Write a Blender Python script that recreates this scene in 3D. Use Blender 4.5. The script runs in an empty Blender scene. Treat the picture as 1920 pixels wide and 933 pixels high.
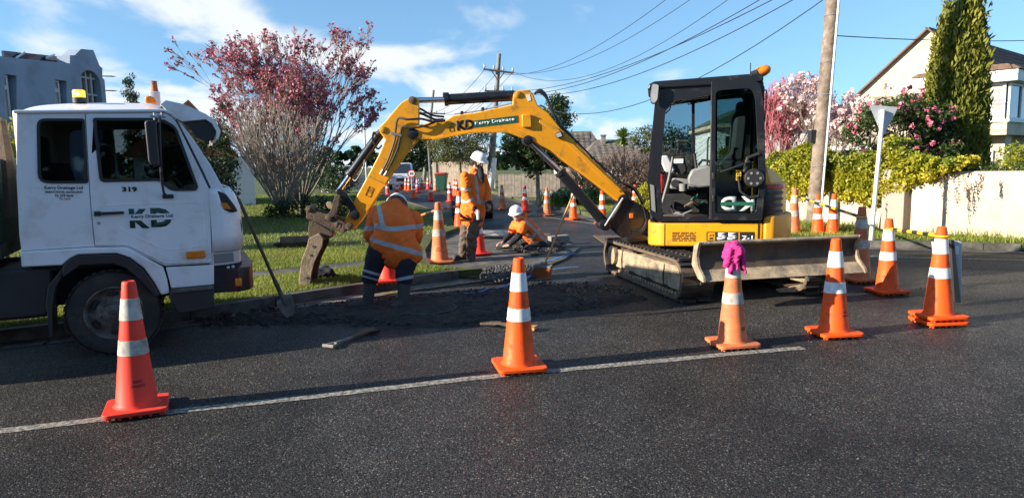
import bpy, bmesh, math, random
import numpy as np
from mathutils import Matrix, Vector
from mathutils.geometry import tessellate_polygon

# ---------------------------------------------------------------- camera, sky, sun, exposure
S = bpy.context.scene
COL = S.collection
F, CAM_H = 1300.0, 1.63                       # focal length in photo pixels, eye height in metres
PITCH, ROLL = math.radians(6.95), math.radians(-1.1)
cam_rot = Matrix.Rotation(math.pi / 2 - PITCH, 4, 'X') @ Matrix.Rotation(ROLL, 4, 'Z')
cd = bpy.data.cameras.new('camera'); cam = bpy.data.objects.new('camera', cd); COL.objects.link(cam)
cam.matrix_world = Matrix.Translation((0, 0, CAM_H)) @ cam_rot
cd.sensor_width = 36.0; cd.lens = 36.0 * F / 1920.0; cd.clip_start = 0.05; cd.clip_end = 5000
S.camera = cam
CR = np.array(cam_rot.to_3x3()); CO = np.array([0, 0, CAM_H])

SUN_EL = math.radians(20.0)
TO_SUN = np.array([-0.955 * math.cos(SUN_EL), -0.296 * math.cos(SUN_EL), math.sin(SUN_EL)])
sl = bpy.data.lights.new('sun', 'SUN'); sun = bpy.data.objects.new('sun', sl); COL.objects.link(sun)
sl.energy = 5.0; sl.angle = math.radians(0.53); sl.color = (1.0, 0.90, 0.74)
sun.rotation_euler = Vector(TO_SUN).to_track_quat('Z', 'Y').to_euler(); sun.location = (-30, -10, 20)

W = bpy.data.worlds.new('World'); S.world = W; W.use_nodes = True
wn, wl = W.node_tree.nodes, W.node_tree.links
wn.clear()
def wnode(t, **k):
    n = wn.new(t)
    for a, b in k.items(): setattr(n, a, b)
    return n
wo = wnode('ShaderNodeOutputWorld'); bg = wnode('ShaderNodeBackground'); bg.inputs['Strength'].default_value = 0.092
sky = wnode('ShaderNodeTexSky', sky_type='NISHITA', sun_disc=False)
sky.sun_elevation = SUN_EL; sky.sun_rotation = math.atan2(TO_SUN[0], TO_SUN[1])
sky.air_density = 1.0; sky.dust_density = 0.15; sky.ozone_density = 2.6; sky.altitude = 20
tc = wnode('ShaderNodeTexCoord'); sep = wnode('ShaderNodeSeparateXYZ'); wl.new(tc.outputs['Generated'], sep.inputs[0])
def wmath(op, a, b=None, c=None, clamp=False):
    n = wnode('ShaderNodeMath', operation=op, use_clamp=clamp)
    for i, v in enumerate((a, b, c)):
        if v is None: continue
        if isinstance(v, (int, float)): n.inputs[i].default_value = v
        else: wl.new(v, n.inputs[i])
    return n.outputs[0]
# the ray handed to the sky is lifted a little, so the haze band of the model's horizon stays below the roofs
lift = wnode('ShaderNodeCombineXYZ'); wl.new(sep.outputs[0], lift.inputs[0]); wl.new(sep.outputs[1], lift.inputs[1])
wl.new(wmath('ADD', wmath('MULTIPLY', wmath('MAXIMUM', sep.outputs[2], 0.0), 0.86), 0.15), lift.inputs[2])
nrmz = wnode('ShaderNodeVectorMath', operation='NORMALIZE'); wl.new(lift.outputs[0], nrmz.inputs[0]); wl.new(nrmz.outputs[0], sky.inputs[0])
# flat cloud layer: project the view ray on a plane overhead, so clouds shrink towards the horizon
zc = wmath('MAXIMUM', sep.outputs[2], 0.0)
den = wmath('ADD', zc, 0.22)
comb = wnode('ShaderNodeCombineXYZ')
wl.new(wmath('DIVIDE', sep.outputs[0], den), comb.inputs[0]); wl.new(wmath('DIVIDE', sep.outputs[1], den), comb.inputs[1])
mp = wnode('ShaderNodeMapping'); wl.new(comb.outputs[0], mp.inputs[0]); mp.inputs['Location'].default_value = (8.1, 2.7, 0)
mp.inputs['Scale'].default_value = (1.0, 0.8, 1)
ns = wnode('ShaderNodeTexNoise'); ns.inputs['Scale'].default_value = 2.0; ns.inputs['Detail'].default_value = 7; ns.inputs['Roughness'].default_value = 0.50
ns.inputs['Distortion'].default_value = 0.35
wl.new(mp.outputs[0], ns.inputs['Vector'])
west = wmath('MULTIPLY', wmath('SUBTRACT', sep.outputs[0], 0.08), -0.55)          # the cloud bank lies to the west (left)
low = wmath('SUBTRACT', 0.05, wmath('MULTIPLY', zc, 0.40))
cov = wmath('ADD', wmath('ADD', ns.outputs[0], wmath('MINIMUM', west, 0.06)), low)
cmask = wnode('ShaderNodeMapRange', interpolation_type='SMOOTHSTEP'); wl.new(cov, cmask.inputs[0])
cmask.inputs[1].default_value = 0.50; cmask.inputs[2].default_value = 0.66
cm = wmath('MULTIPLY', cmask.outputs[0], 0.88)
tint = wnode('ShaderNodeMix', data_type='RGBA', blend_type='MULTIPLY'); tint.inputs[0].default_value = 1.0
wl.new(sky.outputs[0], tint.inputs[6]); tint.inputs[7].default_value = (1.0, 1.17, 1.17, 1)
mx = wnode('ShaderNodeMix', data_type='RGBA'); wl.new(cm, mx.inputs[0]); wl.new(tint.outputs[2], mx.inputs[6])
mx.inputs[7].default_value = (5.0, 5.15, 5.3, 1)
wl.new(mx.outputs[2], bg.inputs['Color']); wl.new(bg.outputs[0], wo.inputs[0])

S.view_settings.view_transform = 'Standard'; S.view_settings.look = 'None'
S.view_settings.gamma = 1.0; S.view_settings.exposure = 1.18; S.view_settings.use_curve_mapping = False
S.render.engine = 'CYCLES'
S.cycles.max_bounces = 6; S.cycles.transparent_max_bounces = 12; S.cycles.use_denoising = True
S.cycles.caustics_reflective = False; S.cycles.caustics_refractive = False

# ---------------------------------------------------------------- projection helpers (photo pixel -> place)
def ray(px, py): return CR @ np.array([(px - 960) / F, -(py - 466.5) / F, -1.0])
def G(px, py, z=0.0):
    d = ray(px, py); return CO + d * ((z - CAM_H) / d[2])
def at(px, py, Y):
    d = ray(px, py); return CO + d * (Y / d[1])
class Loc:
    """A local frame: origin on the ground, turned about z. Gives local points for photo pixels on a plane y = const."""
    def __init__(s, o, deg=0.0):
        a = math.radians(deg); s.deg = deg; s.o = np.array([o[0], o[1], o[2] if len(o) > 2 else 0.0], float)
        s.R = np.array([[math.cos(a), -math.sin(a), 0], [math.sin(a), math.cos(a), 0], [0, 0, 1.0]])
    def p(s, px, py, y=0.0):
        c = s.R.T @ (CO - s.o); d = s.R.T @ ray(px, py)
        return c + d * ((y - c[1]) / d[1])
    def xz(s, pts, y=0.0): return [(q[0], q[2]) for q in (s.p(a, b, y) for a, b in pts)]
    def inv(s, w): return s.R.T @ (np.array(w) - s.o)
    def world(s, v): return s.o + s.R @ np.array(v)
WORLD = Loc((0, 0, 0))

# ---------------------------------------------------------------- materials
def lin(r, g, b):
    f = lambda c: (c / 255) / 12.92 if c / 255 <= 0.04045 else ((c / 255 + 0.055) / 1.055) ** 2.4
    return (f(r), f(g), f(b))
MATS = {}
def M(name, col, rough=0.55, metal=0.0, var=0.12, vs=6.0, bump=0.0, bs=60.0, dirt=None, da=0.3, ds=4.0, coat=0.0, spec=0.5,
      emit=None, es=0.0, alpha=None, transl=0.0, tone=None, subs=0.0):
    m = bpy.data.materials.new(name); m.use_nodes = True; MATS[name] = m
    N, L = m.node_tree.nodes, m.node_tree.links
    b = N['Principled BSDF']
    b.inputs['Roughness'].default_value = rough; b.inputs['Metallic'].default_value = metal
    b.inputs['Coat Weight'].default_value = coat; b.inputs['Specular IOR Level'].default_value = spec
    t = N.new('ShaderNodeTexCoord'); src = t.outputs['Object']
    def noise(sc, det=5, rg=0.6):
        n = N.new('ShaderNodeTexNoise'); n.inputs['Scale'].default_value = sc; n.inputs['Detail'].default_value = det
        n.inputs['Roughness'].default_value = rg; L.new(src, n.inputs['Vector']); return n.outputs[0]
    def mixc(f, a, c):
        k = N.new('ShaderNodeMix'); k.data_type = 'RGBA'
        for i, v in ((0, f), (6, a), (7, c)):
            if hasattr(v, 'is_linked'): L.new(v, k.inputs[i])
            elif isinstance(v, tuple): k.inputs[i].default_value = (*v, 1)
            else: k.inputs[i].default_value = v
        return k.outputs[2]
    def rng(v, a, c, lo=0.0, hi=1.0):
        k = N.new('ShaderNodeMapRange'); L.new(v, k.inputs[0]); k.inputs[1].default_value = a; k.inputs[2].default_value = c
        k.inputs[3].default_value = lo; k.inputs[4].default_value = hi; return k.outputs[0]
    c = tuple(col)
    if tone:                                     # per-leaf tone, two natural leaf colours
        at_ = N.new('ShaderNodeAttribute'); at_.attribute_name = 'tone'
        c = mixc(at_.outputs['Fac'], tuple(col), tuple(tone))
    if var:
        dk = N.new('ShaderNodeMix'); dk.data_type = 'RGBA'; dk.blend_type = 'MULTIPLY'; dk.inputs[0].default_value = 1.0
        if isinstance(c, tuple): dk.inputs[6].default_value = (*c, 1)
        else: L.new(c, dk.inputs[6])
        g = rng(noise(vs), 0.3, 0.7, 1 - var, 1 + var)
        cc = N.new('ShaderNodeCombineXYZ')
        for i in range(3): L.new(g, cc.inputs[i])
        L.new(cc.outputs[0], dk.inputs[7]); c = dk.outputs[2]
    if dirt:
        f = rng(noise(ds, 8, 0.65), 0.62 - da * 0.5, 0.8 - da * 0.35)
        c = mixc(f, c, tuple(dirt))
        rr = rng(f, 0, 1, rough, 0.85); L.new(rr, b.inputs['Roughness'])
    elif var:
        rr = rng(noise(vs * 2.3), 0.3, 0.7, max(rough - 0.08, 0.02), min(rough + 0.08, 1)); L.new(rr, b.inputs['Roughness'])
    if isinstance(c, tuple): b.inputs['Base Color'].default_value = (*c, 1)
    else: L.new(c, b.inputs['Base Color'])
    if bump:
        bp = N.new('ShaderNodeBump'); bp.inputs['Strength'].default_value = 1.0; bp.inputs['Distance'].default_value = bump
        L.new(noise(bs, 4), bp.inputs['Height']); L.new(bp.outputs[0], b.inputs['Normal'])
    if emit:
        b.inputs['Emission Color'].default_value = (*emit, 1); b.inputs['Emission Strength'].default_value = es
    if transl:
        o = N['Material Output']; tr = N.new('ShaderNodeBsdfTranslucent'); ms = N.new('ShaderNodeMixShader'); ms.inputs[0].default_value = transl
        if isinstance(c, tuple): tr.inputs[0].default_value = (*c, 1)
        else: L.new(c, tr.inputs[0])
        L.new(b.outputs[0], ms.inputs[1]); L.new(tr.outputs[0], ms.inputs[2]); L.new(ms.outputs[0], o.inputs[0])
    return m
def glass_mat(name, tint=(0.75, 0.85, 0.88), refl=0.03, dark=0.75):
    m = bpy.data.materials.new(name); m.use_nodes = True; N, L = m.node_tree.nodes, m.node_tree.links; N.clear()
    o = N.new('ShaderNodeOutputMaterial'); t = N.new('ShaderNodeBsdfTransparent'); g = N.new('ShaderNodeBsdfGlossy'); x = N.new('ShaderNodeMixShader')
    fr = N.new('ShaderNodeFresnel'); fr.inputs[0].default_value = 1.5
    ad = N.new('ShaderNodeMath'); ad.operation = 'ADD'; ad.inputs[1].default_value = refl; L.new(fr.outputs[0], ad.inputs[0])
    t.inputs[0].default_value = (*[c * dark for c in tint], 1); g.inputs['Roughness'].default_value = 0.03
    L.new(ad.outputs[0], x.inputs[0]); L.new(t.outputs[0], x.inputs[1]); L.new(g.outputs[0], x.inputs[2]); L.new(x.outputs[0], o.inputs[0])
    return m

# ---------------------------------------------------------------- mesh building
class B:
    """Collects shapes in a local frame; obj() turns it into one mesh object."""
    def __init__(s, loc=WORLD): s.loc = loc; s.v = []; s.f = []; s.mi = []; s.cur = 0
    def mat(s, i): s.cur = i; return s
    def add(s, vs, fs):
        n = len(s.v); s.v += [tuple(map(float, v)) for v in vs]
        for f in fs: s.f.append(tuple(i + n for i in f)); s.mi.append(s.cur)
        return s
    def box(s, x0, x1, y0, y1, z0, z1):
        return s.add([(x0,y0,z0),(x1,y0,z0),(x1,y1,z0),(x0,y1,z0),(x0,y0,z1),(x1,y0,z1),(x1,y1,z1),(x0,y1,z1)],
                     [(0,3,2,1),(4,5,6,7),(0,1,5,4),(1,2,6,5),(2,3,7,6),(3,0,4,7)])
    def obox(s, c, u, v, w, a, b, d):
        """box centred on c with half sizes a, b, d along the axes u, v, w"""
        c, u, v, w = (np.array(q, float) for q in (c, u, v, w)); P = []
        for k in (-1, 1):
            for (i, j) in ((-1,-1),(1,-1),(1,1),(-1,1)): P.append(c + u*a*i + v*b*j + w*d*k)
        return s.add(P, [(0,3,2,1),(4,5,6,7),(0,1,5,4),(1,2,6,5),(2,3,7,6),(3,0,4,7)])
    def prism(s, loops, d0, d1, axis='y'):
        """outline (first loop) with holes (other loops) in (x,z), extruded along y; axis 'x': (y,z) along x; axis 'z': (x,y) along z"""
        if not isinstance(loops[0][0], (tuple, list, np.ndarray)): loops = [loops]
        mk = {'y': lambda a, b, d: (a, d, b), 'x': lambda a, b, d: (d, a, b), 'z': lambda a, b, d: (a, b, d)}[axis]
        flat = [p for l in loops for p in l]; n = len(flat)
        if len(loops) == 1: tris = [tuple(range(n))]
        else: tris = [tuple(t) for t in tessellate_polygon([[Vector((a, b, 0)) for a, b in l] for l in loops])]
        vs = [mk(a, b, d0) for a, b in flat] + [mk(a, b, d1) for a, b in flat]
        fs = list(tris) + [tuple(i + n for i in reversed(t)) for t in tris]
        k = 0
        for l in loops:
            m = len(l)
            for i in range(m):
                a, b = k + i, k + (i + 1) % m; fs.append((a, b, b + n, a + n))
            k += m
        return s.add(vs, fs)
    def tube(s, pts, r, n=8, cap=True, squash=None):
        pts = [np.array(p, float) for p in pts]; m = len(pts)
        rs = [r] * m if np.isscalar(r) else list(r)
        ref = None; vs = []
        for i in range(m):
            t = pts[min(i+1, m-1)] - pts[max(i-1, 0)]; t = t / (np.linalg.norm(t) + 1e-9)
            if ref is None:
                ref = np.array([0, 0, 1.0]) if abs(t[2]) < 0.9 else np.array([1.0, 0, 0])
            a = np.cross(t, ref); a /= np.linalg.norm(a) + 1e-9; b = np.cross(a, t); ref = b
            for k in range(n):
                q = 2 * math.pi * k / n; vs.append(pts[i] + rs[i] * (a * math.cos(q) + b * math.sin(q)))
        fs = [(i*n+k, i*n+(k+1) % n, (i+1)*n+(k+1) % n, (i+1)*n+k) for i in range(m-1) for k in range(n)]
        if cap: fs += [tuple(reversed(range(n))), tuple((m-1)*n + k for k in range(n))]
        return s.add(vs, fs)
    def lathe(s, prof, n=16, c=(0, 0, 0), axis='z', cap=True):
        """profile of (radius, height) round an axis through c"""
        mk = {'z': lambda r, q, h: (c[0]+r*math.cos(q), c[1]+r*math.sin(q), c[2]+h), 'y': lambda r, q, h: (c[0]+r*math.cos(q), c[1]+h, c[2]+r*math.sin(q)),
              'x': lambda r, q, h: (c[0]+h, c[1]+r*math.cos(q), c[2]+r*math.sin(q))}[axis]
        m = len(prof); vs = [mk(r, 2*math.pi*k/n, h) for r, h in prof for k in range(n)]
        fs = [(i*n+k, i*n+(k+1) % n, (i+1)*n+(k+1) % n, (i+1)*n+k) for i in range(m-1) for k in range(n)]
        if cap:
            if prof[0][0] > 1e-6: fs.append(tuple(reversed(range(n))))
            if prof[-1][0] > 1e-6: fs.append(tuple((m-1)*n+k for k in range(n)))
        return s.add(vs, fs)
    def sphere(s, c, r, nu=12, nv=8, sc=(1, 1, 1), h0=-1.0):
        vs, fs = [], []
        a0 = math.asin(max(-1, h0))
        for j in range(nv + 1):
            a = a0 + (math.pi/2 - a0) * j / nv
            for k in range(nu):
                q = 2*math.pi*k/nu; vs.append((c[0]+r*sc[0]*math.cos(a)*math.cos(q), c[1]+r*sc[1]*math.cos(a)*math.sin(q), c[2]+r*sc[2]*math.sin(a)))
        for j in range(nv):
            for k in range(nu): fs.append((j*nu+k, j*nu+(k+1) % nu, (j+1)*nu+(k+1) % nu, (j+1)*nu+k))
        return s.add(vs, fs)
def setp(o, label=None, cat=None, group=None, kind=None):
    if label: o['label'] = label
    if cat: o['category'] = cat
    if group: o['group'] = group
    if kind: o['kind'] = kind
    return o
def thing(name, label, cat, loc, group=None):
    o = bpy.data.objects.new(name, None); COL.objects.link(o); o.empty_display_size = 0.2
    o.location = loc.o; o.rotation_euler = (0, 0, math.radians(loc.deg)); setp(o, label, cat, group)
    FR[o] = loc; return o
FR = {}
def frame_of(o):
    while o is not None:
        if o in FR: return FR[o]
        o = o.parent
    return WORLD
def fin(me, smooth):
    bm = bmesh.new(); bm.from_mesh(me); bmesh.ops.recalc_face_normals(bm, faces=bm.faces); bm.to_mesh(me); bm.free()
    if smooth:
        me.polygons.foreach_set('use_smooth', np.ones(len(me.polygons), bool)); me.set_sharp_from_angle(angle=math.radians(smooth))
def obj(name, b, mats, parent=None, bevel=0.0, smooth=40, seg=2, label=None, cat=None, group=None, kind=None, sub=0):
    fr = frame_of(parent); V = np.array(b.v, float)
    if b.loc is not fr: V = (V @ b.loc.R.T + b.loc.o - fr.o) @ fr.R
    me = bpy.data.meshes.new(name); me.from_pydata(V.tolist(), [], b.f)
    for m in (mats if isinstance(mats, (list, tuple)) else [mats]): me.materials.append(m)
    if any(b.mi): me.polygons.foreach_set('material_index', b.mi)
    fin(me, smooth); me.update()
    o = bpy.data.objects.new(name, me); COL.objects.link(o)
    if parent is not None: o.parent = parent
    if bevel:
        k = o.modifiers.new('bevel', 'BEVEL'); k.width = bevel; k.segments = seg; k.limit_method = 'ANGLE'; k.angle_limit = math.radians(35)
        me.polygons.foreach_set('use_smooth', np.ones(len(me.polygons), bool))
    if sub:
        k = o.modifiers.new('subsurf', 'SUBSURF'); k.levels = sub; k.render_levels = sub
    return setp(o, label, cat, group, kind)
def np_mesh(name, V, Fq, mats, parent=None, tone=None, mi=None, **kw):
    """mesh from numpy arrays: V (n,3) in the parent's frame, Fq (m,k) indices, tone per vertex"""
    V = np.asarray(V, np.float32); Fq = np.asarray(Fq, np.int32); k = Fq.shape[1]
    me = bpy.data.meshes.new(name); me.vertices.add(len(V)); me.vertices.foreach_set('co', V.ravel())
    me.loops.add(Fq.size); me.loops.foreach_set('vertex_index', Fq.ravel())
    me.polygons.add(len(Fq)); me.polygons.foreach_set('loop_start', np.arange(len(Fq), dtype=np.int32) * k)
    for m in (mats if isinstance(mats, (list, tuple)) else [mats]): me.materials.append(m)
    if mi is not None: me.polygons.foreach_set('material_index', np.asarray(mi, np.int32))
    if tone is not None:
        a = me.attributes.new('tone', 'FLOAT', 'POINT'); a.data.foreach_set('value', np.asarray(tone, np.float32))
    me.update(calc_edges=True)
    o = bpy.data.objects.new(name, me); COL.objects.link(o)
    if parent is not None: o.parent = parent
    return setp(o, **kw)
def copy_tree(o, parent=None):
    c = o.copy(); COL.objects.link(c); c.parent = parent
    for ch in list(o.children): copy_tree(ch, c)
    if o in FR: FR[c] = FR[o]
    return c
def text(name, s, parent, o, u, v, width, height, mat, loc=None, bold=0.0, ext=0.0012, thin=None):
    """flat lettering: lower left corner o, text direction u, up v (local), fitted to width x height"""
    cu = bpy.data.curves.new(name, 'FONT'); cu.body = s; cu.size = 1.0; cu.offset = bold; cu.extrude = 0.0; cu.resolution_u = 3
    t = bpy.data.objects.new(name, cu); COL.objects.link(t)
    bpy.context.view_layer.update()
    me = bpy.data.meshes.new_from_object(t.evaluated_get(bpy.context.evaluated_depsgraph_get()))
    bpy.data.objects.remove(t); bpy.data.curves.remove(cu)
    V = np.empty(len(me.vertices) * 3); me.vertices.foreach_get('co', V); V = V.reshape(-1, 3)
    lo, hi = V.min(0), V.max(0); sx = width / max(hi[0]-lo[0], 1e-6); sy = height / max(hi[1]-lo[1], 1e-6)
    o, u, v = (np.array(q, float) for q in (o, u, v)); u /= np.linalg.norm(u); v = v / np.linalg.norm(v)
    P = o + np.outer((V[:, 0]-lo[0]) * sx, u) + np.outer((V[:, 1]-lo[1]) * sy, v)
    fr = frame_of(parent)
    if loc is not None and loc is not fr: P = (P @ loc.R.T + loc.o - fr.o) @ fr.R
    me.vertices.foreach_set('co', P.astype(np.float32).ravel()); me.materials.clear(); me.materials.append(mat); me.update()
    ob = bpy.data.objects.new(name, me); COL.objects.link(ob); ob.parent = parent
    if ext:
        k = ob.modifiers.new('solid', 'SOLIDIFY'); k.thickness = ext; k.offset = 0
    return ob
def in_poly(P, poly):
    x, y = P[:, 0], P[:, 1]; r = np.zeros(len(P), bool); n = len(poly)
    for i in range(n):
        (x1, y1), (x2, y2) = poly[i][:2], poly[(i+1) % n][:2]
        c = ((y1 > y) != (y2 > y)); xi = (x2 - x1) * (y - y1) / ((y2 - y1) if y2 != y1 else 1e-9) + x1
        r ^= c & (x < xi)
    return r
def catmull(pts, n=6):
    P = [np.array(p, float) for p in pts]; out = []
    for i in range(len(P)-1):
        a, b, c, d = P[max(i-1, 0)], P[i], P[i+1], P[min(i+2, len(P)-1)]
        for k in range(n):
            t = k / n; out.append(0.5*((2*b)+(-a+c)*t+(2*a-5*b+4*c-d)*t*t+(-a+3*b-3*c+d)*t**3))
    out.append(P[-1]); return out
def rounded(pts, r, n=4):
    """polygon with its corners rounded; r one radius or one per corner"""
    out = []; m = len(pts)
    for i in range(m):
        p, a, b = (np.array(q, float) for q in (pts[i], pts[i-1], pts[(i+1) % m])); rr = r if np.isscalar(r) else r[i]
        if rr <= 0: out.append(tuple(p)); continue
        da, db = (a-p), (b-p); la, lb = np.linalg.norm(da), np.linalg.norm(db); k = min(rr, la*0.45, lb*0.45)
        s, e = p + da/la*k, p + db/lb*k
        for j in range(n+1):
            t = j/n; out.append(tuple((1-t)**2*s + 2*t*(1-t)*p + t*t*e))
    return out
def leaf_quads(C, rs, size, asp=0.5, up=0.0, out=None, droop=0.0, fold=0.15, jitter=0.5):
    """one folded leaf (two tris as a quad) per centre C; size scalar or array; returns V, F. out: outward direction per leaf to face"""
    n = len(C); d = rs.normal(size=(n, 3)); d[:, 2] += up
    if out is not None: d = d * jitter + out
    d /= np.linalg.norm(d, axis=1, keepdims=True) + 1e-9
    q = rs.normal(size=(n, 3)); s = np.cross(d, q); s /= np.linalg.norm(s, axis=1, keepdims=True) + 1e-9
    nn = np.cross(d, s)
    L = (size * rs.uniform(0.7, 1.3, n))[:, None]; w = L * asp * 0.5
    a = C - d*L*0.5; c = C + d*L*0.5; b = C + s*w + nn*w*fold*2; e = C - s*w + nn*w*fold*2
    V = np.stack([a, b, c, e], 1).reshape(-1, 3); Fq = np.arange(n*4).reshape(n, 4)
    return V, Fq
# ---------------------------------------------------------------- material library
def asphalt_mat(name, wet=True, base=0.066, scale=102.0):
    m = bpy.data.materials.new(name); m.use_nodes = True; N, L = m.node_tree.nodes, m.node_tree.links; b = N['Principled BSDF']
    t = N.new('ShaderNodeTexCoord'); src = t.outputs['Object']
    v = N.new('ShaderNodeTexVoronoi'); v.inputs['Scale'].default_value = scale; v.inputs['Randomness'].default_value = 1.0; L.new(src, v.inputs['Vector'])
    def noise(sc, d=4, dist=0.0):
        n = N.new('ShaderNodeTexNoise'); n.inputs['Scale'].default_value = sc; n.inputs['Detail'].default_value = d; n.inputs['Distortion'].default_value = dist
        L.new(src, n.inputs['Vector']); return n.outputs[0]
    def rng(x, a, c, lo, hi):
        k = N.new('ShaderNodeMapRange'); L.new(x, k.inputs[0])
        for i, q in enumerate((a, c, lo, hi)): k.inputs[i+1].default_value = q
        return k.outputs[0]
    def math_(op, a, c):
        k = N.new('ShaderNodeMath'); k.operation = op
        for i, q in enumerate((a, c)):
            if isinstance(q, (int, float)): k.inputs[i].default_value = q
            else: L.new(q, k.inputs[i])
        return k.outputs[0]
    sp = N.new('ShaderNodeSeparateColor'); L.new(v.outputs['Color'], sp.inputs[0])
    stone = rng(sp.outputs[0], 0, 1, 0.4, 1.65)                     # every chip its own grey
    bright = rng(sp.outputs[1], 0.88, 1.0, 0.0, 3.6)                 # a few pale chips
    gap = rng(v.outputs['Distance'], 0.0, 0.62, 1.0, 0.30)           # bitumen between chips
    patch = rng(noise(0.45, 6, 0.6), 0.3, 0.7, 0.58, 1.42)
    patch2 = rng(noise(3.1, 5, 0.4), 0.3, 0.7, 0.82, 1.18)
    val = math_('MULTIPLY', math_('MULTIPLY', math_('ADD', stone, bright), gap), math_('MULTIPLY', patch, patch2))
    val = math_('MULTIPLY', val, base)
    cb = N.new('ShaderNodeCombineColor')
    for i, k in enumerate((1.10, 1.0, 0.90)): L.new(math_('MULTIPLY', val, k), cb.inputs[i])
    L.new(cb.outputs[0], b.inputs['Base Color'])
    damp = rng(noise(0.33, 4, 0.8), 0.40, 0.62, 0.0, 1.0)
    ro = math_('SUBTRACT', 0.68, math_('MULTIPLY', damp, 0.22 if wet else 0.1))
    L.new(math_('ADD', ro, rng(sp.outputs[2], 0, 1, -0.16, 0.16)), b.inputs['Roughness'])
    b.inputs['Specular IOR Level'].default_value = 0.20
    bp = N.new('ShaderNodeBump'); bp.inputs['Distance'].default_value = 0.0062; bp.inputs['Strength'].default_value = 0.75
    h = math_('SUBTRACT', math_('MULTIPLY', sp.outputs[2], 0.45), math_('MULTIPLY', v.outputs['Distance'], 0.8))
    L.new(h, bp.inputs['Height']); L.new(bp.outputs[0], b.inputs['Normal'])
    return m
M_ASPH = asphalt_mat('asphalt')
M_ASPH2 = asphalt_mat('side_asphalt', base=0.062, scale=110)
M_SOIL = M('soil', (0.022, 0.018, 0.015), 0.9, var=0.5, vs=9, bump=0.03, bs=40, dirt=(0.055, 0.035, 0.022), da=0.4, ds=3)
M_STONE = M('broken_stone', (0.07, 0.068, 0.068), 0.85, var=0.6, vs=8, bump=0.004, bs=120)
M_SOILS = M('dark_stone', (0.04, 0.034, 0.03), 0.85, var=0.6, vs=8)
M_CONC = M('concrete', (0.27, 0.255, 0.23), 0.85, var=0.18, vs=5, bump=0.003, bs=150, dirt=(0.08, 0.07, 0.055), da=0.5, ds=2.5)
M_CONCD = M('old_concrete', (0.16, 0.15, 0.135), 0.85, var=0.25, vs=4, bump=0.004, bs=120, dirt=(0.05, 0.045, 0.035), da=0.6, ds=3)
M_GROUND = M('lawn_ground', (0.075, 0.098, 0.018), 0.95, var=0.4, vs=1.6, bump=0.03, bs=35, dirt=(0.06, 0.05, 0.022), da=0.3, ds=1.2)
M_GRASS = M('grass_blade', (0.145, 0.205, 0.022), 0.6, var=0.25, vs=0.8, transl=0.35, tone=(0.33, 0.33, 0.06))
M_WHITEL = M('road_paint_white', (0.50, 0.46, 0.38), 0.7, var=0.25, vs=60, bump=0.003, bs=160, dirt=(0.09, 0.085, 0.08), da=0.62, ds=30)
M_YELL = M('road_paint_yellow', (0.55, 0.34, 0.03), 0.7, var=0.25, vs=12, dirt=(0.12, 0.1, 0.08), da=0.7, ds=14)
M_BLUE = M('marking_spray_blue', (0.06, 0.22, 0.62), 0.75, var=0.3, vs=10)
M_BARK = M('bark_grey', (0.17, 0.145, 0.12), 0.9, var=0.35, vs=14, bump=0.012, bs=45)
M_BARKD = M('bark_dark', (0.07, 0.055, 0.045), 0.9, var=0.35, vs=14, bump=0.01, bs=45)
M_TWIG = M('twig_grey', (0.30, 0.25, 0.21), 0.85, var=0.3, vs=3)
M_TWIGP = M('twig_coral', (0.52, 0.17, 0.20), 0.7, var=0.25, vs=3)
M_TWIGB = M('twig_brown', (0.22, 0.15, 0.12), 0.85, var=0.3, vs=3)
M_PETR = M('petal_crimson', (0.38, 0.075, 0.12), 0.7, var=0.2, vs=2, transl=0.2, tone=(0.62, 0.28, 0.34))
M_PETW = M('petal_blush', (0.80, 0.55, 0.56), 0.6, var=0.1, vs=2, transl=0.25, tone=(0.88, 0.74, 0.72))
M_PETP = M('petal_pink', (0.66, 0.15, 0.25), 0.6, var=0.15, vs=3, transl=0.2, tone=(0.76, 0.30, 0.38))
def leafm(n, a, b, tr=0.3, ro=0.5): return M(n, a, ro, var=0.25, vs=1.4, transl=tr, tone=b)
M_LFD = leafm('leaf_dark', (0.018, 0.042, 0.012), (0.05, 0.085, 0.022), 0.2, 0.4)
M_LFM = leafm('leaf_glossy', (0.032, 0.065, 0.014), (0.11, 0.13, 0.03), 0.2, 0.35)
M_LFO = leafm('leaf_olive', (0.09, 0.11, 0.035), (0.17, 0.17, 0.06), 0.3)
M_LFY = leafm('leaf_golden', (0.16, 0.20, 0.012), (0.60, 0.50, 0.035), 0.35)
M_LFC = leafm('leaf_cypress', (0.10, 0.125, 0.013), (0.36, 0.32, 0.035), 0.25, 0.7)
M_LFA = leafm('leaf_strap', (0.08, 0.16, 0.02), (0.20, 0.28, 0.05), 0.3, 0.4)
M_LFR = leafm('leaf_russet', (0.13, 0.075, 0.05), (0.26, 0.16, 0.11), 0.3, 0.7)
M_CREAM = M('cream_render', (0.58, 0.485, 0.365), 0.85, var=0.05, vs=1.2, bump=0.004, bs=40, dirt=(0.40, 0.33, 0.24), da=0.32, ds=1.1)
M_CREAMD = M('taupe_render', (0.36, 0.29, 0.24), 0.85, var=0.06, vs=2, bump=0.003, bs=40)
M_BLUEG = M('blue_grey_render', (0.27, 0.33, 0.42), 0.85, var=0.12, vs=1.2, bump=0.005, bs=25, dirt=(0.17, 0.19, 0.22), da=0.25, ds=0.9)
M_ROOF = M('roof_tile_brown', (0.13, 0.075, 0.055), 0.8, var=0.25, vs=3, dirt=(0.2, 0.14, 0.1), da=0.3, ds=5)
M_ROOFG = M('roof_tile_grey', (0.12, 0.10, 0.085), 0.85, var=0.25, vs=3, dirt=(0.2, 0.18, 0.14), da=0.3, ds=4)
M_ROOFGR = M('roof_tile_green', (0.09, 0.125, 0.085), 0.85, var=0.25, vs=3)
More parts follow.
